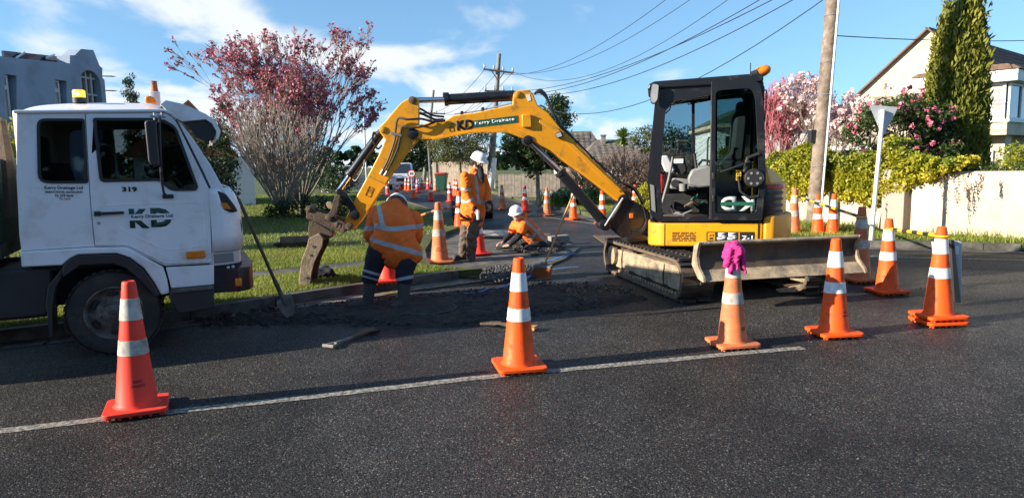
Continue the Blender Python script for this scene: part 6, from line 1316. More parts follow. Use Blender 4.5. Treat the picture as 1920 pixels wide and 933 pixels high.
# windscreen, front panel, nose corner
ws = tx([(322, 216), (365, 262), (395, 310), (424, 362)]); b = B(TL)
for (x, z), (x2, z2) in zip(ws[:-1], ws[1:]): b.add([(x, .10, z), (x2, .10, z2), (x2, TW-.1, z2), (x, TW-.1, z)], [(0, 1, 2, 3)])
obj('windscreen', b, M_GLASST, TR, smooth=60)
b = B(TL); pA = tx([(322, 214), (336, 226), (365, 264), (396, 311), (424, 362), (418, 363), (396, 354), (365, 290), (334, 229)]); b.prism(pA, .02, .10); obj('screen_pillar', b, M_WPAINT, TR, bevel=.012); b = B(TL); b.prism(pA, TW-.1, TW-.02); obj('screen_pillar', b, M_BLACK, TR, bevel=.012)
b = B(TL); b.tube([tp(330, 225, -.004), tp(350, 262, -.004), tp(380, 322, -.004), tp(394, 352, -.004)], .008, 6); obj('screen_trim', b, M_BLACK, TR)
nose = [(xf-.005, .0), (xf+.09, .012), (xf+.17, .05), (xf+.225, .12), (xf+.25, .22)]; nose_l = nose+[(x, TW-y) for x, y in reversed(nose)]
zs = tp(402, 472)[2]; zn = tp(396, 354)[2]
b = B(TL); V = []
for k, (z, dx) in enumerate(((zs, .0), (zs+.15, .012), (zn-.18, .0), (zn-.06, -.05), (zn+.0, -.10))):
    for x, y in nose_l: V.append((xf-.005+(x-xf+.005)*(1+dx*2)+dx*.3*(y > .001), y, z))
m_ = len(nose_l); b.add(V, [(j*m_+i, j*m_+i+1, (j+1)*m_+i+1, (j+1)*m_+i) for j in range(4) for i in range(m_-1)]); nz = obj('nose_panel', b, M_WPAINT, TR, smooth=60)
k = nz.modifiers.new('solid', 'SOLIDIFY'); k.thickness = -.02
b = B(TL); b.box(xf-.02, xf+.20, .12, TW-.12, z0+.02, zn-.03); obj('nose_core', b, M_DARK, TR, smooth=0)
text('lettering', 'KD', nz, (xf+.178, .048, tp(440, 443, .05)[2]), (.62, .78, 0), (0, 0, 1), .15, tp(440, 411, .05)[2]-tp(440, 443, .05)[2], M_GREEND, TL, .04)
b = B(TL); sp_ = tx([(405, 356), (424, 364), (440, 385), (446, 396), (436, 398), (418, 393), (411, 378)], .03); b.prism(sp_, -.005, .10); hl = obj('upper_indicator', b, M_BLACK, TR, bevel=.015)
b = B(TL); b.prism(tx([(414, 380), (425, 380), (434, 392), (419, 391)], -.006), -.010, -.004); obj('amber_glass', b, M_AMBER, hl, smooth=0)
zb = tp(402, 498)[2]
def wrap(name, prof, za, zb_, m, kx=0.0, par=None, bev=.006): b = B(TL); P = prof; Q = [(x-.04, y+.03) for x, y in reversed(P)]; b.prism(P+Q, za, zb_, 'z'); return obj(name, b, m, par or TR, bevel=bev)
hp_ = wrap('headlamp_panel', [(x+.0, y-.002) for x, y in nose], zb, zs-.006, M_LENS)
b = B(TL); b.prism([(x+.004, y-.003) for x, y in nose[:3]]+[(x-.02, y+.02) for x, y in reversed(nose[:3])], zb+.02, zs-.02, 'z'); obj('corner_lens', b, M_GREYP, hp_, bevel=.004)
wrap('lower_nose', [(x-.02, y+.01) for x, y in nose], zb-.26, zb-.005, M_DARK)
bp1 = [(xf+.08, .02), (xf+.20, -.01), (xf+.29, .06), (xf+.34, .20), (xf+.36, .4)]; bp1 += [(x, TW-y) for x, y in reversed(bp1)]
zt_b, zb_b = tp(440, 503, .0)[2], tp(430, 548, .0)[2]
b = B(TL); b.prism(bp1+[(x-.10, y+.04 if y < TW/2 else y-.04) for x, y in reversed(bp1)], zb_b, zt_b, 'z'); bu = obj('bumper', b, M_BLACKP, TR, bevel=.025, seg=3)
b = B(TL); q = tp(447, 528, .02); b.box(q[0]-.03, q[0]+.03, -.012, .05, q[2]-.04, q[2]+.04); obj('bumper_indicator', b, M_AMBER, bu, bevel=.012)
for x_, py in ((428, 501), (437, 500)): b = B(TL); q = tp(x_, py, .03); b.sphere(q, .016, 8, 6); obj('bolt_cap', b, M_LENS, bu)
# sill, wing, steps
wing = tx([(39, 471), (41, 500), (118, 496.5), (133, 483), (147, 476.5), (219, 474), (245, 483), (270, 502), (288, 527), (302, 552), (318, 549), (313, 522), (306, 500), (272, 481), (238, 463.5), (175, 463)])
b = B(TL); b.prism(wing, -.025, .05); obj('wing', b, M_WPAINT, TR, bevel=.012)
b = B(TL); b.prism(tx([(118, 498), (133, 484.5), (147, 478), (219, 475.5), (244, 485), (268, 504), (286, 528), (300, 553), (292, 556), (262, 524), (236, 502), (212, 494), (150, 497), (133, 510), (118, 520)], -.02), -.045, .26); obj('arch_liner', b, M_BLACK, TR, bevel=.008)
b = B(TL); b.prism(tx([(311, 501), (401, 496), (401.5, 533), (321, 540)]), -.005, .04); obj('step_panel', b, M_WPAINT, TR, bevel=.006)
b = B(TL); b.prism(tx([(318, 549), (321, 540), (401.5, 534), (401, 577), (335, 587), (316, 556)]), -.03, .16); sb_ = obj('step', b, M_BLACK, TR, bevel=.010)
b = B(TL); b.prism(tx([(321, 549), (321, 541), (400, 535), (400, 541)], -.033), -.05, -.031); obj('step_tread', b, M_STEELG, sb_, bevel=.004)
b = B(TL); mf = tx([(90, 536), (97, 527), (118, 500), (124, 502), (104, 540), (98, 575), (100, 630), (92, 634), (88, 580), (86, 573)]); b.prism(mf, -.01, .26); obj('mud_flap', b, M_BLACK, TR, bevel=.006)
b = B(TL); b.box(xb-.02, xf, .28, TW-.28, .46, .88); obj('chassis', b, M_DARK, TR, smooth=0)
# wheels
def wheel(x, y, r, w, name='wheel', sgn=-1):
    b = B(TL); b.lathe([(r*.60, -w/2), (r*.80, -w/2-.012), (r*.93, -w/2), (r*.99, -w/2+.04), (r, 0), (r*.99, w/2-.04), (r*.93, w/2), (r*.80, w/2+.012), (r*.60, w/2)], 40, (x, y, r), 'y', cap=False); wh = obj(name, b, M_RUBBER, TR)
    for k in range(36):
        q = 2*math.pi*k/36; b = B(TL); c = np.array([x+(r*.998)*math.cos(q), y, r+(r*.998)*math.sin(q)]); b.obox(c, (-math.sin(q), 0, math.cos(q)), (0, 1, 0), (math.cos(q), 0, math.sin(q)), .021, w*.40, .007); obj('tread_block', b, M_RUBBER, wh, smooth=0)
    yo = y+sgn*w/2; b = B(TL); prof = [(r*.62, sgn*.005), (r*.60, sgn*.012), (r*.56, -sgn*.01), (r*.53, -sgn*.05), (r*.40, -sgn*.035), (r*.30, sgn*.0), (r*.24, sgn*.005), (r*.22, sgn*.05), (r*.18, sgn*.06), (.005, sgn*.06)]
    b.lathe(prof, 36, (x, yo, r), 'y', cap=False); rm = obj('rim', b, M_RIM, wh)
    for k in range(6):
        q = 2*math.pi*(k+.5)/6; c = (x+r*.45*math.cos(q), yo-sgn*.045, r+r*.45*math.sin(q)); b = B(TL); b.obox((c[0], yo-sgn*.03, c[2]), (-math.sin(q), 0, math.cos(q)), (0, 1, 0), (math.cos(q), 0, math.sin(q)), .042, .016, .018); obj('hand_hole', b, M_DARK, wh, bevel=.010)
    for k in range(6): q = 2*math.pi*k/6+.2; b = B(TL); b.lathe([(.014, -.008), (.014, .014), (.006, .018)] if sgn > 0 else [(.006, -.018), (.014, -.014), (.014, .008)], 6, (x+r*.29*math.cos(q), yo, r+r*.29*math.sin(q)), 'y'); obj('wheel_nut', b, M_RIM, wh)
wc = tp(214, 584); wheel(wc[0], .14, .385, .22); wheel(wc[0], TW-.14, .385, .22, sgn=1)
wheel(-3.0, .16, .385, .22); wheel(-3.0, TW-.16, .385, .22, sgn=1)
# door details and signwriting
yd = -.0062
def tq(px, py): return tp(px, py, yd)
b = B(TL); q0, q1 = tq(177, 400), tq(233, 401); b.box(q0[0], q0[0]+.05, yd-.035, yd, q0[2]-.022, q0[2]+.018); b.box(q0[0]+.05, q1[0], yd-.035, yd-.012, q0[2]-.014, q0[2]+.010); b.box(q1[0]-.03, q1[0], yd-.012, yd, q0[2]-.014, q0[2]+.010); obj('door_handle', b, M_BLACK, dr, bevel=.006)
b = B(TL); q = tq(185, 418); b.lathe([(.004, -.006), (.013, -.006), (.015, 0), (.004, 0)], 12, (q[0], yd, q[2]), 'y'); obj('lock', b, M_GALV, dr)
rec = [tq(*p) for p in [(195, 391), (205, 385), (360, 380), (377, 386), (384, 450), (374, 460), (310, 466), (240, 436), (222, 425)]]
b = B(TL); b.tube(catmull([r_+np.array([0, .002, 0]) for r_ in rec], 5), .0055, 6); obj('pressed_crease', b, M_WPAINT, dr)
def sign(s, x0, y0, x1, y1, m, bold=.01, par=None, name='lettering', yy=None):
    a, c = tq(x0, y1), tq(x1, y1); u = c-a; h = tq(x0, y0)[2]-a[2]; yy = yd if yy is None else yy; return text(name, s, par or dr, (a[0], yy-.003, a[2]), (u[0], 0, u[2]), (0, 0, 1), np.linalg.norm(u), h, m, TL, bold)
sign('319', 229, 350, 257.5, 359.5, M_INK, .045)
sign('Kerry Drainage Ltd', 83.5, 348.5, 155.5, 356.5, M_INK, .012, shell, yy=0); sign('PAPATOETOE, AUCKLAND', 85, 357.8, 155, 362.8, M_INK, .012, shell, yy=0); sign('Ph 279 4646', 104, 364.3, 138, 369, M_INK, .01, shell, yy=0); sign('TLL 13276', 111, 371, 132, 374.3, M_INK, .01, shell, yy=0)
sign('K', 244, 391, 281, 427.5, M_GREEND, .055); sign('D', 284, 389.5, 323, 425.5, M_GREEND, .055)
a, c = tq(242, 412.5), tq(325, 410); h = .058; b = B(TL); b.add([(a[0], yd-.0045, a[2]-.004), (c[0], yd-.0045, c[2]-.004), (c[0], yd-.0045, c[2]+h-.008), (a[0], yd-.0045, a[2]+h-.008)], [(0, 1, 2, 3)]); obj('letter_band', b, M_WPAINT, dr, smooth=0)
text('lettering', 'Kerry Drainage Ltd', dr, (a[0]+.02, yd-.007, a[2]+.006), (c[0]-a[0], 0, c[2]-a[2]), (0, 0, 1), (c[0]-a[0])*.93, .040, M_GREEND, TL, .02)
b = B(TL); q0, q1 = tq(348.5, 471), tq(385.5, 482.5); b.box(q0[0], q1[0], yd-.03, yd, q1[2], q0[2]); ml = obj('side_marker', b, M_AMBER, dr, bevel=.010)
# mirror on its arm
b = B(TL); q0, q1 = tp(271, 226, -.28), tp(300, 312, -.28); b.prism(rounded([(q0[0], q0[2]-.02), (q0[0]+.015, q0[2]), (q1[0], q0[2]), (q1[0], q1[2]), (q0[0]+.03, q1[2]+.01), (q0[0]+.005, q1[2]+.04)], .02), -.33, -.27); mr = obj('mirror', b, M_BLACK, TR, bevel=.018, seg=3)
b = B(TL); b.tube([tp(304, 216, .0), tp(300, 218, -.15), tp(299, 222, -.3), tp(300, 270, -.3), tp(302, 322, -.3), tp(304, 345, -.2), tp(308, 366, -.02)], .011, 7); obj('mirror_arm', b, M_BLACK, mr)
b = B(TL); q = tq(315, 368); b.box(q[0]-.045, q[0]+.045, -.03, -.007, q[2]-.018, q[2]+.018); b.box(q[0]-.04, q[0]-.01, -.05, -.03, q[2]-.0, q[2]+.03); obj('mirror_bracket', b, M_BLACK, mr, bevel=.005)
b = B(TL)
for px in (289, 303): q = tp(px, 218, -.29); b.tube([q+np.array([-.03, 0, .005]), q+np.array([.03, 0, -.01])], .010, 6); b.tube([q+np.array([0, 0, .03]), q+np.array([0, 0, -.03])], .008, 6)
obj('mirror_clamp', b, M_GALV, mr)
# inside the cab
def seat_(y): 
    b = B(TL); b.prism(tx([(196, 420), (260, 420), (258, 392), (215, 385), (206, 300), (196, 270), (186, 275), (184, 330)], y), y, y+.46); s = obj('seat', b, M_SEAT, TR, bevel=.04, seg=3)
    b = B(TL); b.prism(tx([(190, 268), (204, 268), (203, 240), (192, 240)], y), y+.1, y+.36); obj('headrest', b, M_SEAT, s, bevel=.03, seg=3)
seat_(.18); seat_(1.1)
b = B(TL); b.prism(tx([(330, 420), (325, 372), (345, 352), (400, 350), (395, 420)], .1), .08, TW-.08); obj('dashboard', b, M_BLACK, TR, bevel=.03)
c = tp(322, 330, .42); nrm = np.array([-.55, 0, .83]); uu_ = np.array([.83, 0, .55]); b = B(TL); b.tube([c+(uu_*math.cos(q)+np.array([0, 1, 0])*math.sin(q))*.20 for q in np.linspace(0, 2*math.pi, 25)], .014, 7, cap=False)
for q in (0, 2.1, 4.2): b.tube([c-nrm*.03, c+(uu_*math.cos(q)+np.array([0, 1, 0])*math.sin(q))*.20], .010, 6)
b.tube([c-nrm*.03, c-nrm*.3], .022, 7); obj('steering_wheel', b, M_BLACK, TR)
b = B(TL); b.prism(tx([(80, 460), (150, 460), (150, 350), (100, 350), (84, 300)], .2), .2, TW-.2); obj('rear_bench', b, M_SEAT, TR, bevel=.03)
# tray and running gear behind the cab
b = B(TL); b.box(-4.1, xb-.10, .62, TW-.62, .62, .82); obj('chassis_rail', b, M_DARK, TR, smooth=0)
b = B(TL); b.prism(rounded([(-1.75, .40), (-.42, .40), (-.36, .5), (-.36, .84), (-1.75, .84)], .06), .06, .60); obj('fuel_tank', b, M_BLACK, TR, bevel=.03)
b = B(TL); b.box(-4.2, -.72, -.02, TW+.02, .92, 1.04); tr_ = obj('tray_deck', b, M_STEELG, TR, bevel=.01)
for y in (-.03, TW-.01): b = B(TL); b.box(-4.2, -.75, y, y+.04, 1.04, 1.50); obj('drop_side', b, M_BLACKP, tr_, bevel=.006)
b = B(TL); b.box(-.78, -.72, .0, TW, 1.04, 1.78); obj('headboard', b, M_BIN, tr_, bevel=.008)
b = B(TL); b.tube([tp(3, 225, .2), tp(14, 300, .2), tp(22, 405, .2)], [.035, .05, .05], 6); obj('tool_handle', b, M_MUD, tr_)
# ---------------------------------------------------------------- traffic cones
def cone_proto(name, body, refl, letters=None, ang=-90):
    L_ = Loc((0, 0, 0)); t = thing(name, 'orange traffic cone', 'traffic cone', L_)
    sq = rounded([(-.195, -.195), (.195, -.195), (.195, .195), (-.195, .195)], .045, 4); b = B(); b.prism(sq, .022, .052, 'z')
    for x in (-.15, -.09, -.03, .03, .09, .15):
        for y in (-.165, .165): b.box(x-.011, x+.011, y-.011, y+.011, 0, .024); b.box(y-.011, y+.011, x-.010, x+.010, 0.0005, .0235)
    obj('base', b, body, t, bevel=.006)
    r = lambda z: .132+(.041-.132)*(z-.052)/(.90-.052)
    b = B(); prof = [(.150, .050), (.138, .062), (r(.075), .075), (r(.39), .39), (r(.66), .66), (r(.80), .80), (.0435, .882), (.040, .896), (.034, .900), (.028, .896), (.026, .84)]; b.lathe(prof, 28, cap=False); bd = obj('body', b, body, t, smooth=45)
    for z0_, z1_ in ((.405, .505), (.640, .785)): b = B(); b.lathe([(r(z0_)+.0005, z0_), (r(z0_)+.003, z0_+.001), (r(z1_)+.003, z1_-.001), (r(z1_)+.0005, z1_)], 28, cap=False); obj('reflective_band', b, refl, t, smooth=45)
    if letters:
        for s, z, w, h in letters:
            o = text('lettering', s, t, (0, 0, 0), (1, 0, 0), (0, 1, 0), w, h, M_INK, None, .015, ext=0); me = o.data; n = len(me.vertices); V = np.empty(n*3, np.float32); me.vertices.foreach_get('co', V); V = V.reshape(-1, 3)
            rr = r(z)+.0; a = math.radians(ang)+(V[:, 0]-w/2)/rr; zz = z+V[:, 1]; rad = .132+(.041-.132)*(zz-.052)/.848+.0022; me.vertices.foreach_set('co', np.stack([rad*np.cos(a), rad*np.sin(a), zz], 1).astype(np.float32).ravel()); me.update()
    return t
KDL = [('KERRY', .225, .055, .016), ('DRAINAGE', .195, .085, .016)]
PROTO = {'new': cone_proto('traffic_cone', M_ORN, M_REFL), 'newt': cone_proto('traffic_cone', M_ORN, M_REFL, KDL, -62), 'red': cone_proto('traffic_cone', M_ORR, M_REFLD, KDL, -78),
         'redp': cone_proto('traffic_cone', M_ORR, M_REFL), 'dirt': cone_proto('traffic_cone', M_ORD, M_REFLD), 'dirtkd': cone_proto('traffic_cone', M_ORD, M_REFLD, [('KD', .17, .05, .03)], -62), 'dirtv': cone_proto('traffic_cone', M_ORD, M_REFLD, KDL, -105)}
used = set()
def cone(kind, px, py, label, rot=0, z=0.0, sc=1.0, group=None, tilt=0.0, name=None):
    g = G(px, py, z); p = PROTO[kind]
    if kind in used: o = copy_tree(p)
    else: o = p; used.add(kind)
    o.location = (g[0], g[1], z+.001); o.rotation_euler = (math.radians(.8*math.sin(px*1.7)), math.radians(.8*math.sin(px*2.9+1)), math.radians(rot)); o.scale = (sc, sc, sc); o['label'] = label; o['category'] = 'traffic cone'; FR[o] = Loc((g[0], g[1], z), 0)
    if group: o['group'] = group
    return o
NG = 'cones guarding the machine and truck'
cone('red', 258, 770, 'faded red cone in front of the truck wheel', 24, group=NG)
cone('new', 973, 691, 'bright clean cone standing on the painted line before the dug soil', 12, group=NG)
c3 = cone('dirtkd', 1373, 648, 'dusty orange cone with a magenta cloth on its tip', 8, group=NG, sc=.96)
cone('newt', 1563, 628, 'bright printed cone in front of the dozer blade right end', 4, group=NG)
g5 = G(1758, 607); cone('new', 1758, 607, 'lower cone of the nested pair beside the grey board', 2, group=NG)
c5 = cone('new', 1758, 607, 'upper cone of the nested pair holding the striped bar', 4, z=0.0, group=NG); c5.location = (g5[0], g5[1], .055)
c6 = cone('new', 1663, 549, 'bright cone holding the left end of the yellow striped bar', 6, group=NG)
c7 = cone('dirt', 1610, 527, 'shaded cone behind the right end of the dozer blade', 9, group=NG, sc=1.1)
cone('new', 1560, 448, 'right of two cones in front of the timber pole', 5, group=NG, sc=1.02)
cone('new', 1533, 447, 'cone directly in front of the timber pole foot', 14, group=NG, sc=1.0)
c10 = cone('dirt', 1487, 447, 'cone behind the excavator tail beside the narrow white board', 10, group=NG, sc=1.14)
WG = 'cones round the workers'
c13 = cone('dirtv', 825, 493, 'scuffed cone at the lawn end holding the orange striped bar', 10, z=.032, group=WG, sc=1.12)
cone('redp', 728, 529, 'red cone seen between the bending worker legs', 15, z=VZ, group=WG)
c14 = cone('new', 862, 432, 'cone behind the standing worker near the spare bucket', 18, group=WG, sc=1.1)
cone('redp', 898, 478, 'cone close behind the standing worker legs', 30, z=.032, group=WG, sc=.95)
SG = 'cones along the side street'
for kind, px, py, lb_, sc in [('dirt', 942, 393, 'dusty cone on the side street left of the kneeling worker helmet', 1.0), ('redp', 984, 397, 'slim red cone in line with the pale tree trunk', 1.0), ('dirt', 1025.5, 405, 'dusty cone in front of the strap leaved clump', 1.0), ('new', 1075, 412, 'bright cone behind the broom handle', .96), ('new', 1130, 420, 'bright cone behind the boom cylinder foot', 1.0), ('new', 1087, 361, 'distant cone whose tip shows above the boom cylinder', .9), ('redp', 1190, 398, 'tall red and white cone left of the cab', 1.0)]: cone(kind, px, py, lb_, px % 40, sc=sc, group=SG)
for kind, px, py, lb_ in [('redp', 844, 379, 'cone nearest the bin on the far carriageway'), ('new', 853, 367, 'left of the pair of cones right of the bin'), ('new', 857, 368, 'right of the pair of cones right of the bin'), ('redp', 808, 376, 'lone red cone in the middle of the side street'), ('new', 776, 372, 'bright cone in front of the 50 sign'), ('redp', 727, 366, 'cone just right of the dipper arm'), ('redp', 745, 368, 'cone between the dipper arm and the 50 sign'), ('new', 754, 355, 'leftmost of three cones in front of the van'), ('new', 761.5, 357, 'middle of three cones in front of the van'), ('new', 767, 358, 'rightmost of three cones in front of the van'), ('redp', 783, 362, 'cone half hidden behind the one at the 50 sign'), ('redp', 791.5, 354, 'small cone right of the arrow board'), ('redp', 803, 355.5, 'small cone left of the lone red cone tip'), ('dirt', 817, 358, 'pale worn cone left of the bin'), ('redp', 714, 364, 'cone partly behind the dipper arm'), ('redp', 658, 350, 'distant cone behind the bucket cylinder rod, right of its pair'), ('redp', 651, 347.5, 'distant cone behind the bucket cylinder rod, left of its pair')]: cone(kind, px, py, lb_, px % 40, group='far cones on the side street')
for k, o in PROTO.items():
    if k not in used:
        for ch in list(o.children): bpy.data.objects.remove(ch)
        bpy.data.objects.remove(o)
# striped bars between cones
def bar(label, p0, p1, n, mats, r=.021, ends=None):
    p0, p1 = np.array(p0), np.array(p1); L_ = Loc((p0[0], p0[1], 0)); t = thing('barrier_bar', label, 'barrier bar', L_)
    for k in range(n): b = B(); b.tube([p0+(p1-p0)*(k/n), p0+(p1-p0)*((k+1)/n)], r*(1 if k % 2 else .96), 10); obj('stripe', b, mats[k % 2], t)
    for p in (p0, p1): b = B(); b.tube([p+np.array([.062*math.cos(q), .062*math.sin(q), 0]) for q in np.linspace(0, 2*math.pi, 19)], .011, 6, cap=False); obj('end_loop', b, ends or mats[0], t)
    return t
def ctop(o, f=.80): return np.array([o.location[0], o.location[1], o.location[2]+f*.9*o.scale[0]])
bar('yellow and black bar between the two rightmost cones', ctop(c6, .86), ctop(c5, .90), 10, (M_BARY, M_BLACK), ends=M_BARY)
bar('yellow and black bar running from the machine tail to the shaded cone', ctop(c10, .86), ctop(c7, .86), 12, (M_BARY, M_BLACK), ends=M_BARY)
p_ = ctop(c13, .88); bar('orange and black bar behind the standing worker', p_, ctop(c14, .62), 7, (M_ORD, M_INK), ends=M_ORN)
bar('orange and black bar behind the bending worker', p_, at(768, 411, 12.3), 5, (M_ORD, M_INK), ends=M_ORN)
# cloth on the dusty cone
CLOTH_AT = (c3.location[0], c3.location[1])
# boards
def board(label, pts, Y, m_face, m_edge, lean=.0, thick=.03, extra=None):
    o = at(pts[0][0], pts[-1][1], Y); L_ = Loc((o[0], Y, 0)); t = thing('sign_board', label, 'sign board', L_); P = L_.xz(pts); b = B(L_); b.prism(rounded(P, .02), -thick/2, thick/2); f = obj('panel', b, m_face, t, bevel=.004)
    return t, L_, P, f
t, L_, P, f = board('back of a grey sign board standing behind the nested cones', [(1747, 446), (1802, 452), (1801, 566), (1757, 564)], 7.45, M_SIGNB, M_BLACK)
b = B(L_); b.prism(L_.xz([(1779, 449), (1786, 449.5), (1799, 566), (1787, 566)], -.03), -.06, -.018); obj('stand_leg', b, M_BLACK, t, bevel=.004)
b = B(L_); b.box(P[1][0]-.11, P[1][0]-.03, -.020, -.0155, P[1][1]-.14, P[1][1]-.05); obj('sticker', b, M_LETW, t, smooth=0)
t, L_, P, f = board('narrow white board edge on behind the excavator tail', [(1484, 371), (1491, 371), (1497, 446), (1490, 446)], 14.4, M_WHITE, M_BLACK)
b = B(L_); b.prism(L_.xz([(1484, 388), (1487, 388), (1491, 446), (1487, 446)], -.02), -.05, -.016); obj('stand_leg', b, M_BLACK, t, smooth=0)

# ---------------------------------------------------------------- people
def cap_mesh(b, p0, p1, r0, r1, sq=None, n=14):
    p0, p1 = np.array(p0, float), np.array(p1, float); d = p1-p0; l = np.linalg.norm(d); d = d/l if l > 1e-6 else np.array([0, 0, 1.0]); n0 = len(b.v)
    b.tube([p0-d*r0, p0-d*r0*.92, p0-d*r0*.7, p0-d*r0*.38, p0, p1, p1+d*r1*.38, p1+d*r1*.7, p1+d*r1*.92, p1+d*r1], [r0*.02, r0*.4, r0*.714, r0*.925, r0, r1, r1*.925, r1*.714, r1*.4, r1*.02], n)
    if sq:                                       # flatten along a direction
        v, k = np.array(sq[0], float), sq[1]; v /= np.linalg.norm(v)
        for i in range(n0, len(b.v)): p = np.array(b.v[i]); b.v[i] = tuple(p-v*((p-p0)@v)*(1-k))
def blob(name, caps, mat, parent, voxel=.012, smooth=6, tape=None, loc=None, root=False, **kw):
    """one continuous surface grown round a set of tapered limbs"""
    b = B(loc or WORLD)
    for c in caps: cap_mesh(b, *c)
    o = obj(name, b, mat, None if root else parent, smooth=0)
    r = o.modifiers.new('remesh', 'REMESH'); r.mode = 'VOXEL'; r.voxel_size = voxel
    s = o.modifiers.new('smooth', 'SMOOTH'); s.iterations = smooth; s.factor = .5
    bpy.context.view_layer.update(); me = bpy.data.meshes.new_from_object(o.evaluated_get(bpy.context.evaluated_depsgraph_get())); o.modifiers.clear(); o.data = me; me.name = name
    me.polygons.foreach_set('use_smooth', np.ones(len(me.polygons), bool)); 
    if tape is not None:
        V = np.empty(len(me.vertices)*3); me.vertices.foreach_get('co', V); V = V.reshape(-1, 3); a = me.attributes.new('tape', 'FLOAT', 'POINT'); a.data.foreach_set('value', tape(V).astype(np.float32))
    return setp(o, **kw)
def wrinkle(o, amp, sc, seed):
    me = o.data; V = np.empty(len(me.vertices)*3); me.vertices.foreach_get('co', V); V = V.reshape(-1, 3); N_ = np.empty(len(me.vertices)*3); me.vertices.foreach_get('normal', N_); N_ = N_.reshape(-1, 3)
    w = vnoise(np.c_[V[:, 0]+V[:, 1]*.7, V[:, 2]*1.6+V[:, 0]*.5], sc, seed)+.5*vnoise(np.c_[V[:, 1]-V[:, 0], V[:, 2]*2-V[:, 0]], sc*2.1, seed+1)-.75; me.vertices.foreach_set('co', (V+N_*(w*amp)[:, None]).astype(np.float32).ravel()); me.update()
class Fig:
    """joints by photo pixel and depth, in world coordinates relative to the origin"""
    def __init__(s, o): s.o = np.array(o, float); s.loc = Loc(o)
    def j(s, px, py, Y): return at(px, py, Y)-s.o
    def plane(s, x0, y0, x1, y1):
        n = np.cross(ray(x0, y0), ray(x1, y1)); n /= np.linalg.norm(n); d = n@(CO-s.o); return lambda V: V@n-d
def hand(caps, wrist, d, palm_n, size=.18, curl=.4, spread=1.0, thumb=1):
    """palm and five fingers in direction d; palm_n is the way the palm faces"""
    d = np.array(d, float); d /= np.linalg.norm(d); n = np.array(palm_n, float); n -= d*(n@d); n /= np.linalg.norm(n); s = np.cross(n, d)*thumb; k = size/.18; w = np.array(wrist)
    for t in (-.028, -.010, .010, .028): caps.append((w+d*.015*k+s*t*k*.6, w+d*.085*k+s*t*k, .014*k, .012*k))
    for i, (t, L) in enumerate(((-.032, .062), (-.011, .074), (.011, .080), (.032, .072))):
        p = w+d*.092*k+s*t*k; c = curl*(1+.12*i)
        for f in (.46, .32, .22): q = p+(d*math.cos(c)+n*math.sin(c))*L*f*k; caps.append((p, q, .0088*k, .0080*k)); p = q; c += curl
    p = w+d*.03*k+s*.035*k; q = p+(d*.55+s*.75+n*.3)*.040*k; r = q+(d*.85+s*.25+n*.45)*.032*k; caps += [(w+d*.02*k+s*.02*k, p, .014*k, .013*k), (p, q, .0115*k, .0105*k), (q, r, .010*k, .0085*k)]
def head(caps, c, fwd, up, k=1.0):
    """skull, jaw, brow, nose, ears: c is the head centre"""
    f = np.array(fwd, float); f /= np.linalg.norm(f); u = np.array(up, float); u -= f*(u@f); u /= np.linalg.norm(u); r = np.cross(f, u); c = np.array(c)
    P = lambda a, b_, d: c+(f*a+r*b_+u*d)*k
    caps += [(P(-.02, 0, .025), P(.012, 0, .03), .088*k, .082*k, (r, .86)), (P(.02, 0, -.045), P(.045, 0, -.065), .062*k, .050*k, (r, .95)), (P(.062, 0, -.088), P(.066, 0, -.092), .028*k, .026*k),
             (P(.083, -.03, .018), P(.083, .03, .018), .014*k, .014*k), (P(.090, 0, .008), P(.112, 0, -.024), .010*k, .014*k), (P(.060, -.038, -.022), P(.060, .038, -.022), .024*k, .024*k), (P(.084, -.018, -.056), P(.084, .018, -.056), .010*k, .010*k)]
    for s in (-1, 1): caps.append((P(-.012, .078*s, .008), P(-.018, .080*s, -.025), .016*k, .012*k))
    return f, r, u, P
def face(par, F_, P, k=1.0):
    for s in (-1, 1): b = B(F_.loc); b.sphere(P(.083, .030*s, .002), .0105*k, 10, 8); e = obj('eye', b, M_LETW, par); b = B(F_.loc); b.sphere(P(.0905, .030*s, .001), .0055*k, 8, 6); obj('iris', b, M_HAIR, e); b = B(F_.loc); b.tube([P(.092, .016*s, .022), P(.095, .032*s, .026), P(.085, .047*s, .020)], .0042*k, 5); obj('eyebrow', b, M_HAIR, par)
    b = B(F_.loc); b.tube([P(.088, -.022, -.056), P(.097, 0, -.057), P(.088, .022, -.056)], .0042*k, 6); obj('lips', b, M_SKIN, par)
